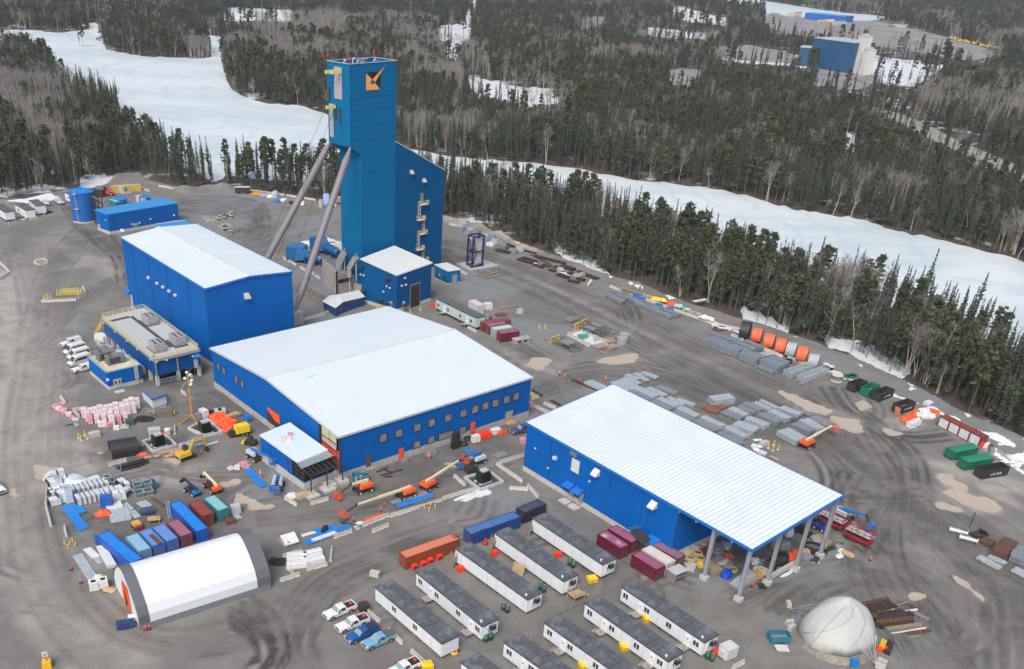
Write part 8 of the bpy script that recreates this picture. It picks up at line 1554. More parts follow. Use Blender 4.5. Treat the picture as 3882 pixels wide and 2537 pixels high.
for i,(x,y,m_,h)in EN(((470,765,pk2,.6),(500,785,pk,.7),(525,800,pk2,.9),(555,815,pk2,1.1),(585,840,pk,.9),(610,865,pk2,.7),(520,745,pk2,.5),(635,880,pk,.5))):bale('loose striped bag heap left of the insulation group, %s from the left'%ORD[i],'b0',x,y,-.6+.2*i,h,m_,group='loose striped bags')
stk('grey flat bundle in front of the loose striped bags','b0',(502,855),(550,910),1.8,.5,None,gm,2,5);stk('small grey flat bundle right of the flat one','b0',(615,900),(640,925),.9,.4,None,gl,2,3)
for i,(x,y,m_,h)in EN(((2000,1285,pk,.7),(2030,1265,pk2,.8),(2060,1260,pk2,.9),(1945,1290,offw,.5),(2085,1270,pk2,.5))):bale('striped bag heap above the blue panel strips, %s from the left'%ORD[i],'b0',x,y,.3*i,h,m_,group='striped bags above the blue strips')
bale('pink wrapped pallet on the annex roof','e3',450,480,.35,.9,pk,z=6.0,group=None,s=2.0);bale('red striped bag on the annex roof behind the wrapped pallet','e3',535,375,.35,.5,pk2,z=6.3,group=None);bale('striped pallet at the warehouse corner','b2',25,760,.3,1.2,pk2,group=None);bale('striped pallet at the left corner of the warehouse','b1',2180,1065,.3,1.2,pk2,group=None)
mb=MB();mb.box(-.9,.9,-.7,.7,.1,1.2);[mb.box(-.95+.3*k,-.9+.3*k,-.75,.75,.1,1.2)for k in range(7)];SO('green_crate',mb,mat('crate_green',(.05,.12,.06),.7),'dark green crate right of the striped pallets','crate',P('b0',1098,905,0),.3)
mb=MB();mb.box(-1,1,-.7,.7,.1,.5);mb.box(-.6,.5,-.4,.4,.5,.9);SO('pallet_load',mb,lgrey,'pallet with grey load below the striped pallets','pallet',P('b0',1048,940,0),.3);mb=MB();mb.box(-.7,.7,-.5,.5,0,.9,.05);SO('carton',mb,offw,'small white carton below the striped pallets','carton',P('b0',982,950,0),.2)
mb=MB();mb.box(-1.2,1.2,-.6,.6,0,1.1,.02);mb.box(-.2,.2,-.1,.1,1.1,1.18);SO('concrete_block',mb,barm,'concrete block right of the bollards by the striped bags','block',P('b0',798,1010,0),.6,'concrete ballast blocks')
mb=MB();mb.blob((0,0,0),(2.6,1.6,.4),14,5,.3,0,4);SO('tarp_heap',mb,black,'flat black tarp heap below the small white cabin','tarp',P('b0',1220,865,0),.1)
a=P('b0',1280,695,3.2);b=P('b0',1395,655,3.2);d3=P('b0',1195,615,3.2);d4=P('b0',1310,590,3.2);t=base('site_cabin','small white cabin with blue roof edge, grey roof and steps, left of the light tower','cabin',a,b);mb=MB();walls(mb,[a,b,d4,d3],.7);pt(t,'wall',mb,white,1);mb=MB();slab(mb,ou([a,b,d4,d3],.2),.15);rf=pt(t,'roof',mb,mat('cabin_roof',(.13,.14,.15),.7,var=.2),1);mb=MB();edge(mb,ou([a,b,d4,d3],.25),.08,.45,-.1);pt(rf,'roof_trim',mb,eblue,1)
mb=MB();mb.cbox(xy((a+b)/2,.6)+V3((.4,-1.6,0)),(5,2.4,.15),t.rotation_euler.z);pt(t,'deck',mb,grey,1);rail(t,[xy(a,.7)+V3((-.6,-2.6,0)),xy(b,.7)+V3((.6,-2.2,0)),xy(b,.7)+V3((1.3,.3,0))],m=lgrey)
mb=MB();mb.box(-1.9,1.9,-1.1,1.1,0,1.4);mb.box(-1.95,1.95,-1.15,1.15,1.4,1.5);SO('tool_box',mb,mat('olive_box',(.15,.13,.1),.6,var=.2),'dark brown box below the white cabin','box',P('b0',1385,835,0),.25);mb=MB();mb.box(-.6,.6,-.4,.4,0,.9,.06);SO('salt_bin',mb,yel,'yellow bin beside the dark brown box','bin',P('b0',1455,825,0),.25)
for l,c,x,y in(('yellow bin between two long windowless trailers','d2',540,815),('yellow bin below the door of the trailer nearest the dome','d2',1010,1145),('yellow bin beside the second trailer row','d2',818,1385),('yellow bin at the bottom edge between trailers','d2',475,1545),('yellow block at the bottom edge by the white pickup','d1',1375,1545)):
 t=TH('salt_bin',l,'bin',P(c,x,y,0),.35,'yellow bins');mb=MB();mb.box(-.85,.85,-.6,.6,0,.85,-.06);pt(t,'tub',mb,mat('bin_yellow',(.75,.50,.01),.45));mb=MB();mb.hexa([(-.95,-.7,.85),(.95,-.7,.85),(.95,.7,.85),(-.95,.7,.85)],[(-.8,-.4,1.08),(.8,-.4,1.08),(.8,.6,1.08),(-.8,.6,1.08)]);pt(t,'lid',mb,MATS['bin_yellow'])
for l,c,x,y in(('left green gas tank at the corner of the second trailer','d1',1868,1320),('right green gas tank at the corner of the second trailer','d1',1905,1305),('left green gas tank beside the third trailer','d1',2018,1055),('right green gas tank beside the third trailer','d1',2050,1075),('left green gas tank beside the fifth trailer','d2',352,680),('right green gas tank beside the fifth trailer','d2',382,700),('left green gas tank at the porch trailer','d2',108,880),('right green gas tank at the porch trailer','d2',135,905),('left green gas tank at the trailer nearest the dome','d2',1510,1465),('right green gas tank at the trailer nearest the dome','d2',1550,1485),('left dark gas tank at the green grey trailer','a1',1862,1385),('right dark gas tank at the green grey trailer','a1',1908,1360)):
 t=TH('gas_tank',l,'gas tank',P(c,x,y,0),0,'green gas tanks');mb=MB();mb.tube((0,0,.08),(0,0,1.2),.42,.42,14);mb.blob((0,0,1.2),(.42,.42,.22),14,5,0,-9,1);pt(t,'cylinder',mb,mat('tank_green',(.03,.10,.06),.45,var=.08),smooth=True);mb=MB();mb.tube((0,0,1.38),(0,0,1.6),.16,.2,8);pt(t,'valve_guard',mb,grey)
for i,(x,y)in EN(((1270,710),(1342,685),(1400,658),(1478,630))):
 t=TH('heater','red heater along the orange container, %s from the left'%ORD[i],'heater',P('d1',x,y,0),.6,'red heaters by the orange container');mb=MB();mb.box(-.6,.6,-.4,.4,.1,1.0,.06);pt(t,'body',mb,redc);mb=MB();mb.box(-.45,.45,-.42,-.4,.3,.7);pt(t,'grille',mb,dark)
for l,c,x,y in(('red heater near the third trailer steps','d1',1655,730),('red heater between the third and fourth trailers','d1',1940,600),('red heater at the corner of the trailer nearest the dome','d2',1590,1430),('red heater between the fourth and fifth trailers','d2',255,610)):mb=MB();mb.box(-.7,.7,-.5,.5,.1,1.0,.08);mb.box(-.5,.5,-.3,.3,1,1.15);SO('heater',mb,redc,l,'heater',P(c,x,y,0),.6,'single red heaters')
mb=MB();mb.box(-1.2,1.2,-1.0,1.0,.2,2.3);mb.box(-1.25,1.25,-1.05,1.05,2.3,2.4);mb.box(-1.6,-1.2,-.5,.6,.6,1.9);SO('transformer_cabinet',mb,mat('cabinet_pale',(.5,.54,.53),.5,dirt=.1),'pale green grey cabinet right of the trailer nearest the dome','cabinet',P('d2',1675,1450,0),.55)
for l,c,p0,p1,zt in(('weathered steps at the end of the third trailer','d1',(1565,700),(1605,600),2.0),('weathered steps at the end of the fourth trailer','d1',(1900,545),(1935,465),2.0),('weathered steps at the end of the fifth trailer','d2',(5,420),(35,350),2.0)):q=P(c,*p0,0);e=P(c,*p1,zt);stairs('entry_stairs',l,e,q,1.3,woodd,woodd)
t=TH('wooden_porch','wooden porch with rails and steps at the end of the fourth trailer','porch',P('d2',405,960,0),.55);mb=MB();mb.box(-1.2,1.2,-1,1,1.0,1.1);[mb.bar((x,y,0),(x,y,2.0),.12)for x in(-1.15,1.15)for y in(-.95,.95)];pt(t,'deck',mb,wood);mb=MB();[mb.bar((-1.15,-.95,z),(1.15,-.95,z),.08)for z in(1.5,2.0)];mb.bar((-1.15,.95,2),(-1.15,-.95,2),.08);pt(t,'railing',mb,wood);mb=MB();[mb.box(1.2+.3*k,1.5+.3*k,-.6,.6,.8-.2*k,.86-.2*k)for k in range(5)];pt(t,'step',mb,wood)
mb=MB();mb.cbox((0,0,1.1),(2.4,.08,2.2),0,0,.25);SO('plywood_sheet',mb,wood,'plywood sheet leaning on the fourth trailer','plywood',P('d1',2140,755,0),2.55)
mb=MB();mb.box(-.9,.9,-.5,.5,0,1.0,.02);mb.box(-.3,.3,-.1,.1,1.0,1.08);SO('concrete_block',mb,barm,'concrete block standing alone above the first white trailer','block',P('d1',936,770,0),.2+2.6,'concrete ballast blocks')
mb=MB();mb.box(-.7,.7,-.7,.7,0,1.1,.05);mb.box(-.2,.2,-.2,.2,1.1,1.14);t=TH('speed_sign','speed sign reading 10 standing in a yellow block at the bottom left','sign',P('d0',400,1530,0),.3);pt(t,'base',mb,mat('sign_yellow',(.7,.42,.02),.5));mb=MB();mb.bar((0,0,1.1),(0,0,2.6),.1);pt(t,'post',mb,redc);mb=MB();mb.box(-.42,.42,-.03,.03,1.9,2.9);pt(t,'panel',mb,white);glyphs(t,'10',(0,-.04,2.35),.62,black)
t=TH('lean_to_roof','dark lean-to roof between maroon containers and the blue wall','lean-to',P('d2',945,480,0),.6);mb=MB();slab(mb,[P('d2',865,400,2.8),P('d2',950,500,2.8),P('d2',1035,460,3.4),P('d2',940,365,3.4)],.12);pt(t,'roof',mb,dark,1);mb=MB();[mb.bar(P('d2',x,y,2.8),xy(P('d2',x,y,2.8)),.12)for x,y in((865,400),(950,500))];pt(t,'post',mb,dark,1)
t=TH('steel_cabinet','open sided steel cabinet with a pale top beside the maroon containers','cabinet',P('d2',1245,800,0),.6);mb=MB();mb.box(-1.5,-1.4,-1.1,1.1,.1,2.2);mb.box(-1.5,1.5,1.0,1.1,.1,2.2);[mb.bar((x,-1.05,.1),(x,-1.05,2.2),.1)for x in(-1.4,1.4)];mb.box(-1.4,1.4,-1,1,1.0,1.1);pt(t,'frame',mb,grey);mb=MB();mb.box(-1.6,1.6,-1.2,1.2,2.2,2.3);pt(t,'top',mb,lgrey)
dm=bright
def duct(label,c,x,y,yaw,l,w,h,group='sheet metal duct sections'):
 h+=RU(-.05,.05)
 t=TH('duct_section',label,'duct section',P(c,x,y,0),yaw,group);mb=MB();mb.box(-l/2,l/2,-w/2,w/2,.1,h-.02);pt(t,'shell',mb,dm);mb=MB();[mb.box(s*l/2-.04,s*l/2+.04,-w/2-.08,w/2+.08,.05,h+.04)for s in(-1,1)];pt(t,'flange',mb,dark)
ya=yw2(P('e7',500,480,0),P('e7',1100,330,0))
for i in range(8):duct('large duct section in the back row, %s from the left'%ORD[i],'e7',545+80*i,450-19*i,ya,1.12,2.4,1.8)
for i in range(8):duct('large duct section in the front row, %s from the left'%ORD[i],'e7',640+82*i,590-20*i,ya,1.12,2.3,1.7)
def elbow(label,c,x,y,yaw,r,w,h,group='curved duct elbows',flip=False):
 mb=MB();n=8;prev=None
 for i in range(n+1):
  a=math.radians(20+140*i/n);row=[(rr*cos(a),s,rr*sin(a)-r*.3)for rr,s in((r-h,-w/2),(r,-w/2),(r,w/2),(r-h,w/2))];row=[(p[0],p[1],max(.05,p[2]))for p in row]
  if prev:[mb.poly([prev[j],prev[(j+1)%4],row[(j+1)%4],row[j]])for j in range(4)]
  prev=row
 SO('duct_elbow',mb,dm,label,'duct elbow',P(c,x,y,0),yaw,group)
elbow('largest curved duct elbow behind the ducts','e7',560,260,.15,2.9,1.8,1.1);elbow('curved elbow right of the largest one','e7',730,290,.15,2.0,1.6,.6);elbow('small curved elbow in front of the largest one, left','e7',430,330,.3,1.6,1.3,.5);elbow('small curved elbow in front of the largest one, right','e7',520,300,-.5,1.6,1.2,.5);elbow('arched elbow in the upper left corner of the ducts','e7',220,170,.15,2.6,1.3,.5);elbow('standing elbow right of the duct rows','e7',1460,440,1.2,2.2,1.3,.6)
for i,(x,y,l,w_,h)in EN(((365,260,1.4,1.3,3.6),(210,300,2.2,2.2,1.8),(165,370,1.6,1,.8),(255,380,1.6,1,1),(190,440,1.2,1.0,.9),(350,560,1.6,1.6,2.4),(230,600,2.2,1.7,1.4),(345,440,1.4,1.2,1.2),(870,220,3.4,1.6,.9),(1140,500,1.0,1.0,1.7),(1305,410,2.2,1.6,1.4),(1380,290,1.6,1.4,1.6),(1470,320,1.2,1.4,1.4))):duct('odd shaped duct piece, %s in the loose pieces from the left'%ORD[i],'e7',x,y,ya+.1*(i%3),l,w_,h,'loose duct pieces')
def openbox(label,c,x,y,yaw,w,h,m=galvd,l=None,grp='upright open duct pieces'):
 t=TH('open_duct',label,'duct piece',P(c,x,y,0),yaw,grp);l=l or w;mb=MB()
 for a,b,c_,d in((-l/2,l/2,-w/2,-w/2+.06),(-l/2,l/2,w/2-.06,w/2),(-l/2,-l/2+.06,-w/2,w/2),(l/2-.06,l/2,-w/2,w/2)):mb.box(a,b,c_,d,.1,h)
 pt(t,'shell',mb,m);mb=MB()
 for z in(.12,h):[mb.bar(p,q,.1)for p,q in(((-l/2,-w/2,z),(l/2,-w/2,z)),((l/2,-w/2,z),(l/2,w/2,z)),((l/2,w/2,z),(-l/2,w/2,z)),((-l/2,w/2,z),(-l/2,-w/2,z)))]
 pt(t,'flange',mb,lgrey)
for i,(x,y,w_,h)in EN(((480,560,1.4,3.6),(300,320,1.3,2.6),(1130,300,1.4,1.5),(1215,300,1.3,1.5),(1150,280,1.4,2.2),(1665,370,1.6,1.6),(1690,470,1.8,1.2),(1845,360,1.5,2.0),(1850,430,1.7,1.1))):openbox('upright open duct piece, %s from the left by the duct rows'%ORD[i],'e7',x,y,ya,w_,h,bright if i<2 else galvd)
for i,(x,y)in EN(((1305,510),(1395,490))):mb=MB();mb.box(-.8,.8,-.8,.8,0,1.7,.12);mb.tube((0,0,1.7),(0,0,1.85),.5,None,12);SO('bulk_bag',mb,offw,'white bulk bag beside the standing elbow, %s one'%['left','right'][i],'bulk bag',P('e7',x,y,0),.3,'bulk bags')
mb=MB();mb.box(-1.1,1.1,-.9,.9,.1,2.3);mb.box(-1.15,1.15,-.95,.95,2.3,2.4);SO('blue_box',mb,mat('box_blue',(.01,.1,.4),.45),'bright blue box below the duct rows','box',P('e7',1135,650,0),.15)
def sheets(label,c,pa,pb,w,m,n=3,group='panel strips',h=.25):return stk(label,c,pa,pb,w,h,group,m,1,n,name='panel_strip',cat='panels')
pb_=mat('panel_blue',(.015,.20,.62),.4,rib=.4,ribax='y',ribc=.2,var=.05)
sheets('long bright blue panel strip in the left yard','d0',(508,185),(665,390),2.0,pb_);sheets('short bright blue panels beside the long strip','d0',(572,180),(640,255),2.2,pb_);sheets('bright blue panel strip by the annex','b0',(2045,1285),(2190,1440),1.8,pb_)
sheets('grey panel strip below the orange lifts','e6',(1565,430),(2100,275),1.6,gm);sheets('blue panel strip in front of the grey one','e6',(1660,480),(2180,310),1.6,pb_);sheets('blue and white panels stacked beside the barrier, front','e6',(330,1020),(720,880),1.8,pb_);sheets('blue panels stacked beside the barrier, back','e6',(460,890),(800,800),2.4,pb_);sheets('white panel lying on the blue ones','e6',(425,960),(760,840),.9,white,h=.5);sheets('blue panel end beside the barrier and white sheet','e6',(790,820),(960,775),1.4,pb_);sheets('thin white bars left of the blue panels','e6',(255,905),(460,845),1.0,white)
sheets('long white panel strip left of the tent','d0',(610,600),(735,800),1.8,gl);sheets('white stacked boards beside the blue container','d0',(810,520),(905,690),1.6,white,h=.9);sheets('white wrapped boards near the bollards','d0',(700,545),(780,620),1.4,offw,h=.5);sheets('small grey profiles between white boards','d0',(775,600),(820,670),1.0,gl);sheets('second small grey profiles between white boards','d0',(815,595),(870,660),1.2,gm)
sheets('upper stack of pale profiles behind the bright blue container','e7',(1120,690),(1395,640),2.6,white,6,h=.8);sheets('lower stack of long grey profiles behind the bright blue container','e7',(1200,920),(1560,850),5.2,gl,12,h=.5);sheets('grey channel lying beside the upper profiles','e7',(1380,600),(1500,710),1.2,gl,h=.4);sheets('pale profiles near the blue container doors','e7',(1635,580),(1750,670),2.0,gl,h=.5);sheets('tapered grey sheet by the yellow roller','e7',(1490,730),(1600,850),1.4,gl);stk('brown beam left of the open container door','e7',(1870,495),(2080,640),.8,.3,None,rust,1,2,bar=False)
mb=MB();mb.blob((0,0,.3),(1.6,1.2,.9),12,6,.15,0,9);SO('tarp_heap',mb,tarpo,'orange tarp heap at the end of the pale profiles','tarp',P('e7',1065,790,0),.2)
t=TH('roller','small yellow roller with a red attachment behind the containers','roller',P('e7',1650,1010,0),-.9);mb=MB();mb.box(-1.0,.8,-.8,.8,.5,1.2,.1);pt(t,'body',mb,mat('roller_yellow',(.5,.33,.06),.6,dirt=.3));mb=MB();mb.box(.8,1.4,-.7,.7,.2,.9);pt(t,'attachment',mb,red);[wheel(t,x,s*.85,.35,.25)for x in(-.6,.5)for s in(-1,1)]
for l,x,y,m_,s in(('blue and black crate heap behind the containers',1820,780,mat('crate_blue',(.04,.08,.14),.7,var=.5),1.2),('wooden table with timbers behind the purple container',1945,910,wood,1.2)):mb=MB();mb.box(-s,s,-s*.6,s*.6,.7,.85 if 'table' in l else 1.3);[mb.bar((a,b,0),(a,b,.7),.12)for a in(-s*.8,s*.8)for b in(-.5,.5)];mb.box(-s*.5,s*.6,-.4,.4,.85,1.1);SO('work_table' if 'table' in l else 'crate_heap',mb,m_,l,'table' if 'table' in l else 'crates',P('e7',x,y,0),.3)
stk('rusty beams lying on the blue container roof','d0',(1250,425),(1330,500),.9,.25,None,rust,1,3,z=2.62,bar=False)
t=TH('ladder','pale ladder leaning on the long blue container','ladder',P('d0',1430,290,0),1.9);mb=MB();[mb.bar((0,s,0),(1.0,s,3.6),.08)for s in(-.25,.25)];[mb.bar((k*.1,-.25,.36*k),(k*.1,.25,.36*k),.06)for k in range(1,10)];pt(t,'rail',mb,lgrey)
for l,x,y in(('white wrapped bulk pallet left of the tent, left one',795,880),('white wrapped bulk pallet left of the tent, right one',875,860)):t=TH('bulk_pallet',l,'pallet',P('d0',x,y,0),.4,'bulk pallets left of the tent');mb=MB();mb.box(-.8,.8,-.8,.8,.12,1.7,.03);pt(t,'wrap',mb,offw);mb=MB();mb.box(-.35,.4,-.4,.3,1.7,1.76);pt(t,'contents',mb,black)
for l,x,y,m_ in(('crumpled sheet with bricks behind the bulk pallets',840,790,offw),('tan heap by the tent end wall',920,890,wood)):mb=MB();mb.blob((0,0,0),(1.3,.9,.6),12,5,.3,0,int(x));SO('material_heap',mb,m_,l,'heap',P('d0',x,y,0),0,'heaps left of the tent')
mb=MB();mb.box(-1.4,1.4,-.9,.9,.1,.8,-.05);mb.box(-1.0,.9,-.6,.5,.8,1.0);SO('tool_crate',mb,mat('crate_navy',(.02,.05,.14),.5),'navy crate with a tan top in front of the tent','crate',P('d0',1060,1195,0),.35);mb=MB();mb.box(-.7,.7,-.5,.5,0,.9,.05);SO('carton',mb,offw,'white carton behind the navy crate','carton',P('d0',1115,1140,0),.3)
cone('traffic cone left of the long white panel, upper','d0',600,720);
for l,c,x,y in(('traffic cone left of the long white panel, lower','d0',683,832),('left traffic marker at the tent corner','d0',1230,1225),('right traffic marker at the tent corner','d0',1257,1222),('orange marker below the orange tarp end','d1',757,310),('orange marker behind the orange tarp','d1',988,230),('orange marker between lift basket and blue panel','d1',1015,185),('orange marker by the excavator','b0',1692,1160),('orange marker by the black pipes, left','b0',975,1262),('orange marker by the black pipes, right','b0',1020,1290),('orange marker at the first trailer corner','d1',1642,1400),('red marker under the canopy corner','e4',1033,1220),('red marker right of the canopy','d3',883,640),('orange marker left of the pen','g5',40,405),('orange marker below the rack module','g5',410,615),('orange marker behind the modules','g5',400,215),('orange marker right of the modules','g5',955,315),('orange marker near the galvanised stacks','b2',437,548),('tall orange marker beyond the bracket piles','b2',978,450),('orange marker in the back yard','g4',130,1000),('red marker behind the reels on the snow','g2',388,15),('orange marker on the gravel berm','g2',1800,510),('orange marker at the forest edge on the right','g0',1950,370),('red marker by the long grey stones','a0',1805,512),('red marker below the round tables','a0',2005,615),('red marker at the storage row end','a2',1675,1340)):cone(l,c,x,y)
t=TH('road_barrel','orange and white barrel between the third and fourth trailers','barrel',P('d1',1865,500,0));mb=MB();mb.tube((0,0,.1),(0,0,1.1),.35,.25,12);pt(t,'body',mb,redc);mb=MB();mb.tube((0,0,0),(0,0,.1),.5,.5,12);pt(t,'base',mb,black)
mb=MB();mb.bar((0,0,0),(0,0,1.1),.08);mb.cbox((0,0,1.6),(1.1,.05,1.1),0,.785);o=SO('diamond_sign',mb,mat('sign_fluor',(.75,.7,.02),.5),'yellow diamond warning sign right of the assembly building','sign',P('b2',45,735,0),.5)
for i,(x,y)in EN(((1800,870),(1835,880),(1870,870),(1820,900),(1855,905),(1895,895),(1930,890),(1965,900),(1880,930),(1915,935),(1950,930),(1900,965),(1935,965),(1845,850),(1880,848))):mb=MB();mb.blob((0,0,.35),(1.3,1.0,.85+.3*((i*7)%3==0)),10,6,.2,0,i);SO('orange_bag',mb,tarpo,'orange sandbag in the heap beside the right basin, %s one'%ORD[i],'bag',P('b0',x,y,0),i*.7,'orange bags by the basin')
def sh_(label,c,pts,m,h=.3,name='tarp',cat='tarp'):
 q=sm(wpoly(pts,h,c),2);mb=MB();k=len(q);cen=sum(q,ZV(0))/k;rg=random.Random(int(pts[0][0]));inner=[p.lerp(cen,.5)+V3((0,0,rg.uniform(0,.25)))for p in q];low=[xy(p,.02)for p in q]
 for i in range(k):j=(i+1)%k;mb.poly([low[i],low[j],q[j],q[i]]);mb.poly([q[i],q[j],inner[j],inner[i]]);mb.poly([inner[i],inner[j],cen+ZV(.15)])
 mb.v=[(a-cen.x,b-cen.y,z)for a,b,z in mb.v];return SO(name,mb,m,label,cat,xy(cen))
sh_('flat orange tarp over pipes behind the barrier row','e6',((1075,690),(1300,590),(1430,550),(1480,590),(1270,665),(1180,710)),tarpo,.5);sh_('white sheet at the end of the orange tarp','e6',((990,740),(1070,665),(1200,690),(1060,740)),offw,.5,'sheet','sheet');sh_('black plastic heap behind the blue panels','e6',((515,810),(560,745),(610,720),(640,760),(560,815)),black,.7,'sheet','plastic')
sh_('white snowy sheet below the transformer basin barriers','d1',((1585,130),(1700,80),(1800,50),(1780,80),(1620,140)),offw,.12,'sheet','sheet');sh_('orange tarp draped over material under the canopy','e4',((1470,800),(1560,740),(1640,700),(1640,760),(1590,860),(1500,850)),tarpo,1.0);sh_('white ragged sheet in front of the canopy posts','e4',((1380,1085),(1480,1040),(1560,970),(1600,1000),(1480,1090)),offw,.1,'sheet','sheet');sh_('small white ragged sheet right of the canopy','e4',((1815,880),(1890,840),(1950,905),(1870,900)),offw,.1,'sheet','sheet')
t=TH('covered_pallet','silver tarp covered load by the canopy corner post','covered load',P('e4',900,1180,0),yw2(P('e4',760,1240,0),P('e4',1040,1110,0)));mb=MB();mb.hexa([(-2.6,-1.1,.4),(2.6,-1.1,.4),(2.6,1.1,.4),(-2.6,1.1,.4)],[(-1.9,-.5,1.9),(2.2,-.9,2.2),(2.2,.9,2.2),(-1.9,.5,1.9)]);pt(t,'cover',mb,mat('silver_tarp',(.30,.33,.36),.4,var=.25,sc=2,bump=.15,bsc=2),bevel=.2);mb=MB();mb.box(-2.7,2.7,-1.2,1.2,.1,.4);pt(t,'pallet',mb,woodd)
q=P('e4',1140,1040,0);t=TH('wheel_pulley','large white spoked pulley wheel lying under the canopy','pulley',q,0);mb=MB();n=24
for k in range(n):a=2*PI*k/n;b=2*PI*(k+1)/n;mb.bar((1.35*cos(a),1.35*sin(a),.6),(1.35*cos(b),1.35*sin(b),.6),.25)
for k in range(8):a=PI*k/4;mb.bar((0,0,.6),(1.3*cos(a),1.3*sin(a),.6),.12)
pt(t,'rim',mb,white);mb=MB();mb.box(-1.3,1.3,-1,1,0,.45);pt(t,'cradle',mb,yel)
t=TH('long_girder','long pale girder lying under the canopy posts','girder',P('e4',1430,1030,0),yw2(P('e4',1270,1110,0),P('e4',1590,930,0)));mb=MB();mb.box(-5,5,-.35,.35,.3,.4);mb.box(-5,5,-.05,.05,.4,1.0);mb.box(-5,5,-.35,.35,1.0,1.1);pt(t,'beam',mb,lgrey)
def coil(label,c,x,y,r,m,z=.05,n=3,group='hose coils under the canopy'):
 mb=MB()
 for k in range(n):
  rr=r*(1-.12*k);N_=16
  for i in range(N_):a=2*PI*i/N_;b=2*PI*(i+1)/N_;mb.tube((rr*cos(a),rr*sin(a),.12+.16*k),(rr*cos(b),rr*sin(b),.12+.16*k),.09,.09,5,False)
 SO('hose_coil',mb,m,label,'hose coil',P(c,x,y,z),0,group)
hy=mat('hose_yellow',(.45,.42,.22),.6)
for i,(x,y)in EN(((110,780),(160,750),(200,730),(300,780),(365,640),(205,850),(160,900),(335,855),(765,1000),(750,580))):coil('pale yellow hose coil under the canopy, %s counted from the wall'%ORD[i],'e4',x,y,.95,hy)
coil('large black hose coil with white pipe right of the canopy posts','e4',1850,720,2.6,black,n=4);coil('grey hose coil on the ground right of the canopy','e4',2190,660,1.2,grey);coil('yellow hose coil by the white roofed shed','e2',910,1275,.7,hy,group=None);coil('yellow hose coil at the first trailer end','d1',1600,1420,.6,yel,group=None)
clut=[(270,700,'grey plastic covered pallet by the blue wall',gm,1.6,1.1,.9),(440,590,'orange heap by the blue wall',tarpo,.9,.8,.8),(370,760,'red crate by the hose coils',red,.9,.7,.4),(570,730,'grey trough#',gm,1.8,1.1,.7),(670,670,'clear wrapped pallet#',mat('clear_wrap',(.25,.28,.33),.3,var=.4),1.7,1.2,1.0),(740,640,'blue wrapped load#',eblue,.8,.7,.9),(700,820,'pallet with orange parts#',mat('orange_brown',(.4,.12,.04),.7),1.0,.9,.6),(580,870,'pallet of pipe fittings under the canopy, left',grey,1.1,.9,.6),(640,900,'pallet of pipe fittings under the canopy, middle',lgrey,1.1,.8,.5),(700,930,'pallet of pipe fittings under the canopy, right',woodd,1.2,.9,.4),(340,950,'yellow drum on a pallet beside the canopy post',yel,.7,.6,.8),(490,1000,'brown crate pallet beside the canopy post',woodd,1.7,1.1,1.1),(590,1010,'small yellow valves beside the brown crate',yel,.5,.5,.6),(690,1070,'bright blue tarp heap#',mat('tarp_blue',(.01,.06,.5),.5),1.5,1.1,1.2),(210,960,'flat grey plastic sheet pallet',lgrey,1.5,.8,.3),(1065,900,'white boxes on a pallet#',white,.9,.8,.7),(1170,940,'grey pallet between the canopy posts',gm,1.4,1.0,.6),(1250,960,'dark green tarp heap between the canopy posts',mat('dark_green_tarp',(.015,.03,.02),.6),1.7,1.2,1.3),(1400,880,'black rubber heap#',black,2.6,1.6,1.7),(1330,690,'grey pump stand#',grey,.8,.6,1.4),(1465,700,'grey valve on a pallet#',gm,1.1,.9,1.1),(1880,590,'white box with orange parts right of the canopy',mat('box_beige',(.5,.42,.36),.7),1.2,.9,.4),(1980,580,'beige board lying right of the canopy',wood,1.9,1.0,.1),(1740,780,'tan wrapped load beside the black coil',wood,1.0,.9,1.2),(1740,860,'grey pipes beside the third canopy post',gm,1.3,.9,.9),(1830,800,'dark mat beside the black coil',mat('dark_mat',(.03,.04,.035),.8),2.4,1.6,.35),(1640,475,'dark cylinder under the back of the canopy',dark,.8,.8,1.8),(1500,530,'white block under the back of the canopy',white,.8,.7,1.8),(1740,520,'small loader parts under the canopy edge',dark,1.2,.8,.8),(2050,720,'dark beam by the yellow bollard',dark,1.4,.5,.4),(2200,810,'white scraps right of the canopy',offw,1.0,.7,.3),(2230,740,'white scraps farther right of the canopy',offw,1.1,.7,.2),(1155,1220,'black and white tray in front of the canopy',black,.8,.6,.3),(1090,1080,'yellow machine part beside the pulley wheel',mat('old_yellow',(.45,.32,.06),.6,dirt=.4),1.0,.8,.8),(1270,1060,'orange tarp scrap by the second canopy post',tarpo,1.1,.6,.5)]
for i,(x,y,l,m_,a,b,h)in EN(clut):
 l=l.replace('#',' under the canopy')
 mb=MB()
 if any(k in l for k in('heap','tarp','scrap','wrapped','covered')):mb.blob((0,0,.05),(a,b,h),12,6,.16,0,i)
 else:
  mb.box(-a,a,-b,b,.12,h,.03);[mb.box(-a,a,q-.06,q+.06,0,.12)for q in(-b*.8,0,b*.8)]
  if h>.5:mb.box(-a*.5,a*.6,-b*.4,b*.5,h,h+.25,.05);mb.tube((a*.2,-b*.7,h),(a*.2,b*.7,h),.15,None,8)
 SO('stored_load' if 'heap' not in l else 'material_heap',mb,m_,l,'load',P('e4',x,y,0),.2+(i*37%17)*.12,'loads stored under the canopy')
sh_('curled tan plywood sheet right of the canopy','b3',((640,1300),(690,1295),(765,1345),(745,1362),(650,1320)),wood,.4,'plywood','plywood')
rgx=random.Random(8)
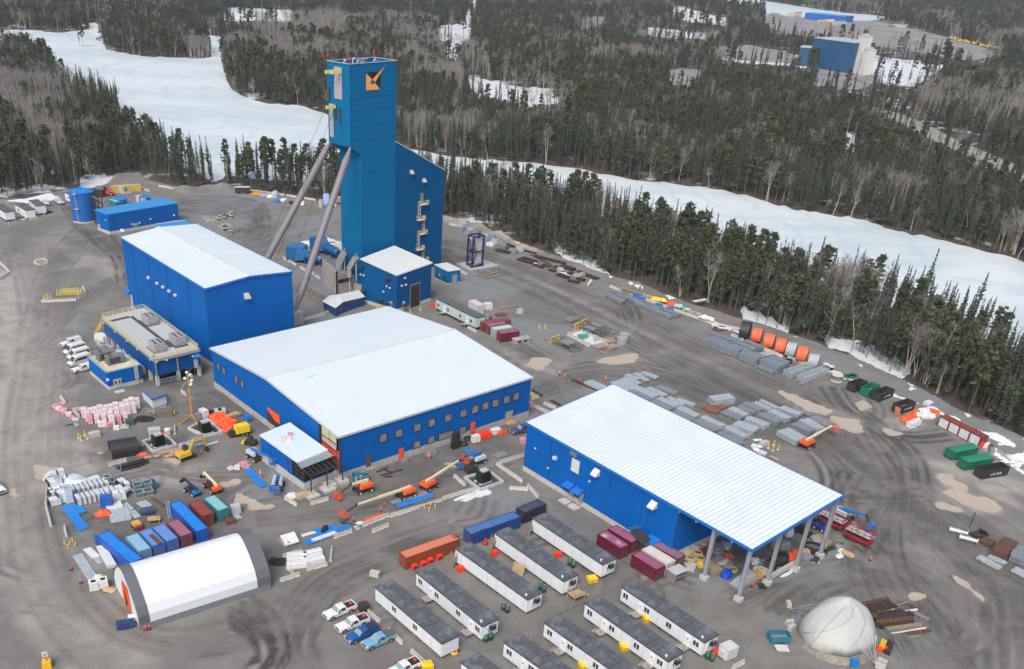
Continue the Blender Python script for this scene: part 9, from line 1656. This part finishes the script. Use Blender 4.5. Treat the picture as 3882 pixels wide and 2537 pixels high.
for i,(x0,y0,x1,y1,m_,w_,h)in EN(((835,1010,1055,960,rust,.8,.8),(840,1045,1080,1000,rustd,.9,.6),(850,1080,1120,1020,rustd,.9,.5),(870,1115,990,1070,rust,.6,.5),(940,1105,1100,1050,yel,.35,.5),(1120,1080,1290,1050,white,.4,.6),(960,1105,1180,1065,rustd,1.0,.8),(950,1145,1260,1090,rustd,1.2,1.2),(960,1170,1260,1130,rust,1.0,1.3),(990,1195,1270,1155,rustd,.9,1.1),(1040,1220,1330,1180,woodd,.8,.9),(1070,1255,1360,1205,white,.3,.5),(1100,1275,1410,1235,rust,.8,.4),(1110,1020,1210,985,woodd,.3,.4),(1200,1010,1300,1060,rust,.8,.4),(1255,1080,1380,1140,grey,.8,.5),(1190,1290,1310,1275,woodd,.3,.3))):
 stk('%s by the tarp dome, %s from the top'%({id(rust):'rusty beam pile',id(rustd):'dark steel beam pile',id(yel):'yellow beam',id(white):'white beam',id(woodd):'weathered beam',id(grey):'grey beam'}[id(m_)],ORD[i]),'d3',(x0,y0),(x1,y1),w_,h,'beams by the tarp dome',m_,max(1,int(h/.35)),3 if w_>.5 else 1,bar=w_>.7,name='beam_pile',cat='beam pile')
for i,(x0,y0,x1,y1)in EN(((960,1360,985,1290),(1000,1390,1020,1290),(1015,1400,1045,1310))):stk('dark bar bundle at the lower right of the dome, %s'%['left, with yellow bars','middle','right'][i],'d3',(x0,y0),(x1,y1),.9,.9,'dark bars below the dome',[yel,rustd,rustd][i],2,4,name='bar_bundle')
for i,(x,y)in EN(((955,1405),(1000,1405))):mb=MB();mb.blob((0,0,.4),(.6,.5,.6),10,6,.2,0,i);SO('red_bag',mb,redc,'red and white bag at the lower right of the dome, %s one'%['left','right'][i],'bag',P('d3',x,y,0),0,'red bags by the dome')
stk('pallet of white slabs below the blue bin','d3',(105,1395),(210,1400),1.6,.5,None,white,3,4,name='slab_pallet',cat='pallet')
for l,a,b,w_,h,m_ in(('rusty grating stack, left one near the right edge',(1800,465),(1900,510),2.6,.8,rust),('rusty grating stack, front one near the right edge',(1920,540),(2045,585),3.4,1.8,rust),('rusty grating stack, right one near the right edge',(1985,490),(2110,530),3.0,1.8,rust),('grey sheet pile cut by the right edge',(2070,600),(2200,640),5.5,1.5,gd),('pale galvanised bundle, left of two near the lower right edge',(1775,610),(1960,710),1.8,.6,gl),('pale galvanised bundle, right of two near the lower right edge',(1870,605),(2010,670),1.6,.5,gl),('pale galvanised bundle cut by the right edge',(2070,720),(2230,800),2.4,.5,gl)):stk(l,'d3',a,b,w_,h,'stacks near the right edge',m_,layers=max(1,int(h/.3)),n=8)
mb=MB();mb.box(-1.6,1.6,-1,1,.2,.5);mb.cbox((.8,0,1),(1.2,1.6,.3),0,.6);SO('loader_bucket',mb,rustd,'old dark bucket lying left of the rusty gratings','bucket',P('d3',1800,430,0),.4)
for i,(x,y)in EN(((1620,415),(1705,480))):mb=MB();mb.tube((-1.6,0,.6),(1.6,0,.6),.5,.4,14);[mb.tube((a-.08,0,.6),(a+.08,0,.6),.65,None,14)for a in(-1.6,0,1.6)];SO('valve_cylinder',mb,gl,'galvanised cylinder left of the rusty gratings, %s one'%['upper','lower'][i],'cylinder',P('d3',x,y,0),-.5,'galvanised cylinders')
mb=MB();mb.bar((0,0,0),(0,0,3.2),.12);mb.cbox((0,0,3.1),(.5,.1,.8),.5);SO('marker_post',mb,dark,'thin dark marker post on the open mud at the right','post',P('d3',1722,360,0),.3)
for i,(x,y,m_,s)in EN(((1175,215,tarpo,1.2),(1205,225,tarpo,1.1),(1240,180,tarpo,1.3),(1275,160,tarpo,1.3),(1310,150,offw,1.3),(1350,145,offw,1.3),(1395,145,tarpo,1.2),(1435,160,tarpo,1.2),(1215,190,tarpo,1.1),(1290,180,offw,1.2),(1345,185,offw,1.3),(1395,190,offw,1.1))):mb=MB();mb.blob((0,0,.3),(s*1.1,s*.9,.9),10,6,.2,0,i*3);SO('wrapped_heap',mb,m_,'%s heap beside the long red container, %s one'%('orange tarp' if m_ is tarpo else 'white wrapped',ORD[i]),'heap',P('b3',x,y,0),i*.5,'heaps by the red container')
for l,x,y,s in(('white tote tank below the orange heap, left',1225,270,1.2),('white tote tank below the orange heap, right',1265,250,1.2),('white tote tank near the snow bank',1365,95,1.3)):t=TH('tote_tank',l,'tote tank',P('b3',x,y,0),.5,'tote tanks');mb=MB();mb.box(-s*.8,s*.8,-.8,.8,.15,1.5,.03);pt(t,'tank',mb,offw);mb=MB();mb.box(-.85,.85,-.8,.8,0,.15);pt(t,'pallet',mb,black)
for i,(x,y)in EN(((1980,420),(2060,420),(2100,430),(1950,500),(2010,540),(2040,560),(2110,600),(2140,580),(2150,640),(2070,520),(2130,520),(1900,460),(1930,470))):mb=MB();mb.blob((0,0,0),(1.1+.4*(i%3),.6,.5),10,5,.4,0,i*5);SO('snow_lump',mb,snowm,'dirty snow lump behind the last dumpster, %s one'%ORD[i],'snow lump',P('b3',x,y,0),i*.6,'snow lumps')
BW('broken barrier behind the covered green dumpsters, %s from the left','b3',(1960,480),(2060,570),2,'broken barriers near the snow');BA('barrier at the upper right snow patch','b3',(2030,420),(2110,400),'broken barriers near the snow')
for i,(x,y,m_)in EN(((1745,400,offw),(1810,430,redc),(1865,440,offw),(1890,450,mat('maroon_crate',(.2,.03,.08),.6)),(1900,480,gm))):mb=MB();mb.box(-.7,.7,-.6,.6,0,1.1,.06);mb.box(-.4,.5,-.4,.3,1.1,1.3);SO('crate',mb,m_,'small %s crate below the red container, %s from the left'%(['white','red','pale','maroon','grey'][i],ORD[i]),'crate',P('b3',x,y,0),.4*i,'crates by the red container')
for i,(x,y)in EN(((1605,690),(1560,735),(1580,770),(1605,740),(1625,800))):mb=MB();mb.blob((0,0,0),(1.1,.7,.3),9,4,.4,0,i*2);SO('snow_lump',mb,snowm,'old snow lump beside the warehouse roof, %s one'%ORD[i],'snow lump',P('g1',x,y,0),i,'snow lumps by the roof')
mb=MB();mb.box(-1.2,1.2,-.6,.6,0,1.0,.02);mb.box(-.3,.3,-.1,.1,1.0,1.06);SO('concrete_block',mb,barm,'concrete block left of the bollards behind the warehouse','block',P('g1',1655,735,0),.6,'concrete ballast blocks')
stk('pale boards beside the warehouse roof edge','g1',(1700,830),(1780,870),1.0,.3,None,wood,1,3,bar=False);stk('white slab beside the warehouse roof edge','g1',(1600,790),(1665,815),1.6,.6,None,white,1,2,bar=False)
for i,(x0,y0,x1,y1)in EN(((985,1275,1250,1210),(1020,1292,1260,1230),(1000,1265,1215,1200))):
 a,b=P('b0',x0,y0,.3),P('b0',x1,y1,.3);t=TH('black_pipe','long black pipe before the black shelter, %s of three'%['middle','front','back'][i],'pipe',xy(a),yw2(a,b),'black pipes');l=(b-a).length;mb=MB();mb.tube((0,0,.3),(l,0,.3),.26,.26,10);pt(t,'pipe',mb,black);mb=MB();mb.tube((-.2,0,.3),(0,0,.3),.3,.3,10);pt(t,'end_cap',mb,eblue)
for i,(x0,y0,x1,y1)in EN(((1225,1195,1280,1180),(1300,1185,1350,1170),(1390,1185,1470,1165),(1350,1160,1420,1140),(1200,1095,1240,1070),(1420,1145,1560,1105),(1440,1160,1600,1115),(835,1165,880,1145))):stk('timber planks near the basins, %s from the left'%ORD[i],'b0',(x0,y0),(x1,y1),1.2,.35,'timber planks near the basins',wood,1,4,bar=False,name='plank_pile',cat='planks')
for i,(x0,y0,x1,y1,m_)in EN(((1600,1040,1720,1000,gm),(1610,1060,1740,1020,gl),(1640,1090,1740,1065,gm),(1740,1080,1840,1050,white))):stk('pipe and profile pile behind the excavator, %s'%['upper','second','third','single white pipe'][i],'b0',(x0,y0),(x1,y1),1.3 if i<3 else.4,.6,'profiles behind the excavator',m_,2,4 if i<3 else 1,bar=False)
stk('long timber stack behind the orange bags','b0',(1905,850),(2030,810),1.6,.8,None,wood,2,4,name='timber_stack',cat='timber stack');stk('short timber pallet right of the yellow generator','b0',(2060,930),(2110,920),1.8,.3,None,wood,1,5,bar=False)
for i,(x,y)in EN(((1838,825),(1872,820))):mb=MB();mb.box(-.9,.9,-.9,.9,0,1.3,.05);SO('bulk_bag',mb,lgrey,'grey block behind the orange bags, %s one'%['left','right'][i],'block',P('b0',x,y,0),.3,'grey blocks behind the orange bags')
mb=MB();mb.blob((0,0,0),(2.2,1.4,.8),12,5,.3,0,3);SO('tarp_heap',mb,black,'black plastic heap right of the white generator','plastic',P('b0',1785,820,0),.2)
mb=MB();mb.box(-1.3,1.3,-.9,.9,.2,1.9);mb.box(-1.35,1.35,-.95,.95,1.9,2.0);SO('equipment_cabinet',mb,lgrey,'grey cabinet behind the left transformer basin','cabinet',P('b0',1305,1010,0),.3);mb=MB();mb.tube((0,0,0),(0,0,1.3),.7,.75,14);mb.blob((0,0,1.3),(.7,.7,.25),10,4,.1,-9,1);SO('bulk_bag',mb,offw,'white bulk bag between the two basins','bulk bag',P('b0',1415,990,0),0)
mb=MB();mb.blob((0,0,.2),(1.1,.8,.7),10,5,.2,0,3);SO('tarp_heap',mb,tarpo,'orange tarp heap beside the left transformer','tarp',P('b0',1375,1000,0));mb=MB();mb.blob((0,0,.1),(1.2,.8,.4),10,5,.2,0,3);SO('tarp_heap',mb,tarpo,'orange tarp scrap at the black shelter','tarp',P('b0',1200,1165,0))
mb=MB();mb.box(-2,2,-1.2,1.2,0,1.6,.1);SO('covered_equipment',mb,offw,'white covered equipment at the left end of the raised building','equipment',P('e1',230,660,0),-.6)
for i,(x,y)in EN(((160,720),(215,770),(130,660),(250,730),(300,740))):stk('scaffold parts pile between the vans and raised building, %s'%ORD[i],'e1',(x-40,y-20),(x+40,y+30),1.0,.7,'scaffold parts',[gl,gm,lgrey,gm,gl][i],2,3,bar=False,name='scaffold_pile',cat='scaffold parts')
t=TH('yellow_stair_frames','pile of yellow stair and railing frames inside barriers in the left yard','railing frames',P('a0',590,1150,0),.25);mb=MB()
for k in range(5):
 z=.3+.35*k;mb.bar((-4+.5*k,-1,z),(4-.3*k,-1,z),.12);mb.bar((-4+.5*k,1,z),(4-.3*k,1,z),.12)
 for j in range(8):mb.bar((-3.6+j*1.0,-1,z),(-3.6+j*1.0,1,z),.09);mb.bar((-3.6+j*1.0,-1,z),(-3.6+j*1.0,-1,z+.3),.08)
pt(t,'frame',mb,mat('frame_yellow',(.68,.55,.12),.5,var=.15))
for i,(x,y)in EN(((372,1185),(397,1180),(408,1175),(430,1172))):BO('yellow bollard inside the yellow frame enclosure, %s from the left'%ORD[i],'a0',x,y,'bollards by the yellow frames')
for g,P_ in(('upper',((1835,525),(1860,500),(1885,515),(1900,495),(1920,490),(1945,500),(1945,475),(1880,495))),('lower',((1855,600),(1880,580),(1905,575),(1930,585),(1880,615),(1905,610),(1935,605),(1945,630)))):
 for i,(x,y)in EN(P_):t=TH('picnic_table','round pale spool in the %s cluster of the back yard, %s one'%(g,ORD[i]),'spool',P('a0',x,y,0),0,'spools in the back yard');t.name='cable_spool';mb=MB();mb.tube((0,0,0),(0,0,.1),.85,None,12);mb.tube((0,0,.9),(0,0,1.0),1.0,None,12);pt(t,'flange',mb,mat('spool_wood',(.36,.33,.29),.8,var=.2));mb=MB();mb.tube((0,0,.1),(0,0,.9),.4,None,8);pt(t,'core',mb,woodd)
t=TH('red_loader','red machine with dark tyres at the forest edge behind the tank','loader',P('a0',900,315,0),.2);mb=MB();mb.box(-3,1.2,-1.2,1.2,.8,2.4,.15);mb.box(1.2,3,-1.0,1.0,.8,1.8,.1);pt(t,'body',mb,redc);mb=MB();mb.box(-1,.6,-.9,.9,2.4,3.5,.15);pt(t,'cab',mb,cgl);[wheel(t,x,s*1.2,.8,.5)for x in(-1.8,2)for s in(-1,1)]
mb=MB();mb.tube((0,0,0),(0,0,2.6),1.3,1.3,16);SO('silver_drum',mb,mat('drum_silver',(.4,.42,.42),.5),'grey drum before the yellow container','drum',P('a0',1033,293,0));BA('barrier before the yellow container','a0',(1035,302),(1105,290),'single barriers');BW('barrier right of the yellow container, %s from the left','a0',(1175,255),(1260,280),2,'barriers by the yellow container')
t=TH('scrap_heap','dark tyre and scrap heap beside the small trailers','scrap heap',P('a0',400,465,0),.6);mb=MB();[mb.tube((x,y,0),(x+.1,y,.5),.7,None,12)for x,y in((0,0),(1.2,.4),(-.9,.9),(.5,1.4))];pt(t,'tyre',mb,black)
for i,(x,y,m_,l,a,h)in EN(((550,230,mat('pipe_orange',(.6,.25,.04),.5),'orange pipe rack#',2.6,.9),(690,265,gl,'grey wheeled frame#',1.8,1.2),(840,270,offw,'white sheeted heap#',2.0,1.0),(930,270,mat('sheeted_blue',(.35,.45,.6),.6,var=.4),'tall pale blue sheeted machine#',1.8,2.6),(960,365,eblue,'blue tarp lying#',2.4,.4),(1120,350,offw,'white sheeted pile#',2.2,1.0),(1195,390,mat('portable_green',(.05,.4,.2),.5),'small green cabinet#',.7,1.7),(1280,420,dark,'dark scrap#',1.4,.9),(1490,430,offw,'white sheeted heap under the left grey leg',1.6,1.4),(1910,500,mat('stump_pale',(.4,.36,.32),.8),'pale upright stump between the grey legs',.9,3.2),(2030,440,mat('box_pale_blue',(.3,.45,.7),.5),'tall pale blue box between the grey legs',1.3,4.4),(2180,470,offw,'white heap beside the tower foot',1.3,1.3),(2280,380,wood,'tan machine with blue top beside the tower foot',1.6,2.2))):
 mb=MB();l=l.replace('#',' by the back barriers')
 if 'heap' in l or 'sheeted' in l or 'tarp' in l or 'pile' in l:mb.blob((0,0,.1),(a,a*.7,h),12,6,.18,0,i)
 else:mb.box(-a,a,-a*.5,a*.5,.2,h,.05);mb.box(-a*.6,a*.7,-a*.4,a*.4,h,h+.2);[mb.box(q-.15,q+.15,-a*.5,a*.5,0,.2)for q in(-a*.7,a*.7)]
 SO('stored_item',mb,m_,l,'stored item',P('g4',x,y,0),.3*i,'things by the back barriers')
for i,(x0,y0,x1,y1)in EN(((25,620,110,665),(185,705,300,770),(360,530,600,630))):stk('dark rails lying right of the assembly building, %s'%['left','middle','behind the steel stacks'][i],'b2',(x0,y0),(x1,y1),1.0,.3,'dark rails',rustd,1,3,bar=False,name='rail_pile',cat='rails')
for l,x,y,m_,a,h in(('red debris bin at the assembly building wall',1845,1020,redc,1.8,1.3),('white square tank at the assembly building wall',1782,1055,white,1.0,1.7),('white machine on wheels beside the red bin',1950,985,offw,1.2,1.3),('orange tank beside the white wheeled machine',2005,995,orange,1.0,.9),('upright black machine with a white emblem at the wall',1610,1110,black,.9,2.4),('black skid machine behind the upright one',1615,1060,black,.9,2.2),('black box beside the blue lift',1745,1310,dark,1.3,1.3),('blue folded tarp on the mud before the wall',1725,1125,eblue,1.3,.25),('grey profile pile on the mud near the warehouse',1990,1175,gm,1.6,.5),('small compressor with worker at the wall',1405,1170,grey,1.3,1.2),('small cart at the wall',1180,1235,grey,.8,.9),('timber steps at the wall opening',885,1290,wood,.9,.6),('timber steps at the tan door',2075,905,wood,1.2,.6),('timber crate at the tan door',2005,905,wood,.9,.8),('tan wrapped bale by the annex footing',325,1525,mat('bale_tan',(.42,.35,.2),.8),1.3,1.0),('white debris heap by the annex footing',235,1515,offw,1.5,.6)):
 mb=MB();hp='heap' in l or 'tarp' in l
 if hp:mb.blob((0,0,.05),(a,a*.7,h),12,5,.25,0,int(x))
 else:mb.box(-a,a,-a*.6,a*.6,.15,h,.05);mb.box(-a*.5,a*.6,-a*.35,a*.35,h,h+.2,.03);[mb.tube((q,-a*.65,.25),(q,a*.65,.25),.25,None,10)for q in(-a*.6,a*.6)]
 SO('site_item',mb,m_,l,'site item',P('b1',x,y,0),.55,'things along the assembly building')
for i,(x,y)in EN(((1680,1080),(1725,1035),(1745,1015))):mb=MB();N_=14;[mb.tube((.9*cos(6.283*k/N_),.9*sin(6.283*k/N_),.2),(.9*cos(6.283*(k+1)/N_),.9*sin(6.283*(k+1)/N_),.2),.3,.3,6,False)for k in range(N_)];SO('loose_tyre',mb,black,'black tyre on the ground at the wall, %s one'%ORD[i],'tyre',P('b1',x,y,0),0,'loose tyres')
for i,(x0,y0,x1,y1)in EN(((990,1340,1170,1290),(950,1310,1050,1270),(1010,1290,1070,1310),(1020,1350,1085,1345))):stk('dark steel debris before the assembly building, %s'%ORD[i],'b1',(x0,y0),(x1,y1),.5,.25,'dark steel debris',rustd,1,2,bar=False,name='steel_debris',cat='steel debris')
for i,(x,y)in EN(((555,1430),(655,1395))):mb=MB();mb.box(-1.2,1.2,-1.2,1.2,0,.8);mb.box(-.4,.4,-.4,.4,.8,1.3);SO('concrete_footing',mb,concl,'concrete footing block before the annex, %s one'%['left','right'][i],'footing',P('b1',x,y,0),.6,'loose footings')
for i,(x,y)in EN(((280,620),(280,655),(280,695),(410,600),(415,640),(430,660))):t=TH('white_bale','white wrapped bale in the pile right of the tent, %s one'%ORD[i],'bale',P('d1',x,y,0),.3 if i<3 else.5,'white bales');mb=MB();mb.box(-2.0,2.0,-.75,.75,0,1.2,.15);pt(t,'wrap',mb,offw,bevel=.15)
t=TH('wrapped_rolls','pallet of white wrapped rolls with green labels right of the tent','rolls',P('d1',215,480,0),.6);mb=MB();[mb.tube((-1.6+.1*k,-1.3+.55*k,.5),(1.2+.1*k,-1.6+.55*k,.7),.36,None,10)for k in range(6)];pt(t,'roll',mb,offw);mb=MB();mb.box(-1.8,1.8,-1.6,1.6,0,.18);pt(t,'pallet',mb,woodd);mb=MB();mb.box(-1.0,-.6,-1.6,-1.2,.9,1.0);pt(t,'label_sheet',mb,mat('label_green',(.02,.4,.2),.5))
mb=MB();mb.blob((0,0,0),(1.8,1.2,.9),12,5,.3,0,3);SO('tarp_heap',mb,black,'black plastic heap at the tent corner','plastic',P('d1',130,660,0));mb=MB();[mb.bar((0,s,.1),(3.2,s,.1),.08)for s in(-.3,.3)];[mb.bar((.3*k,-.3,.1),(.3*k,.3,.1),.07)for k in range(1,11)];SO('ladder',mb,pyel,'yellow ladder lying by the white bales','ladder',P('d1',195,700,0),-.9)
mb=MB();mb.bar((0,0,0),(0,0,.9),.2);mb.bar((0,0,.9),(4.2,0,.6),.25);mb.cbox((0,0,1.0),(1,.8,.5));SO('jib_arm',mb,mat('teal_steel',(.02,.12,.16),.5),'teal arm lying behind the white sheet','arm',P('e6',830,720,0),-.35)
mb=MB();mb.box(-1.0,1.0,-.8,.8,0,1.6,.1);SO('bulk_bag',mb,lgrey,'grey white pallet right of the teal container','pallet',P('d0',1985,230,0),.4);stk('grey profiles right of the teal container','d0',(1940,235),(1995,290),1.2,.4,None,gl,1,4,bar=False);mb=MB();mb.box(-.9,.9,-.7,.7,0,1.0,.05);SO('brown_box',mb,rust,'rust brown box by the tent','box',P('d0',1940,325,0),.5)
def cable(label,pts,r=.06,m=black):
 mb=MB();q=[P(c,x,y,z)for c,x,y,z in pts];o=xy(q[0]);q=[p-o for p in q];w_=[q[0]]
 for a,b in zip(q,q[1:]):w_+=[a.lerp(b,.5)+V3((RU(-.2,.2),RU(-.2,.2),0)),b]
 mb.path(w_,r,5);SO('cable',mb,m,label,'cable',o,0,'cables and hoses')
cable('grey cable on the ground left of the heaters',[('d1',1180,770,.06),('d1',1240,745,.06),('d1',1330,720,.06),('d1',1400,690,.06),('d1',1470,660,.06),('d1',1540,640,.06)],.05,grey)
cable('blue hose sagging between the second trailer and the one at the bottom edge',[('d1',1860,1190,3.3),('d1',1930,1250,2.4),('d1',2020,1320,2.9)],.05,eblue);cable('blue hose between the first trailer and the bottom trailer',[('d1',1650,1280,3.3),('d1',1740,1350,2.4),('d1',1815,1420,3.3)],.05,eblue)
cable('dark cable sagging from the maroon container to the trailer nearest the dome',[('d2',620,530,2.9),('d2',760,610,1.8),('d2',930,740,1.6),('d2',930,795,3.6)],.04);cable('dark cable between two trailer roofs in the lower middle',[('d2',490,1000,3.5),('d2',640,930,2.6),('d2',720,890,2.8),('d2',815,830,3.6)],.04);cable('dark cable from the patched trailer roof to its neighbour',[('d2',265,1090,3.6),('d2',380,1040,2.8),('d2',490,1000,3.5)],.04);cable('grey cable over the orange container end',[('d1',1585,420,2.7),('d1',1610,450,2.7),('d1',1640,440,2.7),('d1',1610,425,2.75)],.06,black);cable('cable lying over the blue container roof',[('d1',1800,400,2.66),('d1',1880,370,2.66),('d1',1960,360,2.66),('d1',2050,310,2.66),('d1',2150,290,2.66)],.05,mat('cable_blue',(.02,.04,.12),.5));cable('green cord lying on the assembly building roof',[('b1',120,555,12.2),('b1',180,575,12.0),('b1',235,585,11.8),('b1',300,530,12.2),('b1',440,495,12.4)],.06,mat('cord_green',(.2,.4,.35),.6));cable('grey cord lying on the annex roof',[('b1',390,1105,6.4),('b1',440,1115,6.4),('b1',480,1100,6.6),('b1',415,1135,6.2)],.05,grey)
mb=MB();mb.box(-6500,6500,-600,7900,FZ-1,135);m=bpy.data.materials.new('haze_air');m.use_nodes=True;N=m.node_tree.nodes;N.remove(N['Principled BSDF']);v=N.new('ShaderNodeVolumePrincipled');v.inputs['Color'].default_value=(.80,.87,.93,1);v.inputs['Density'].default_value=.00009;v.inputs['Anisotropy'].default_value=.2;m.node_tree.links.new(v.outputs[0],N['Material Output'].inputs['Volume']);o=pt(None,'haze',mb,m);tag(o,kind='stuff')
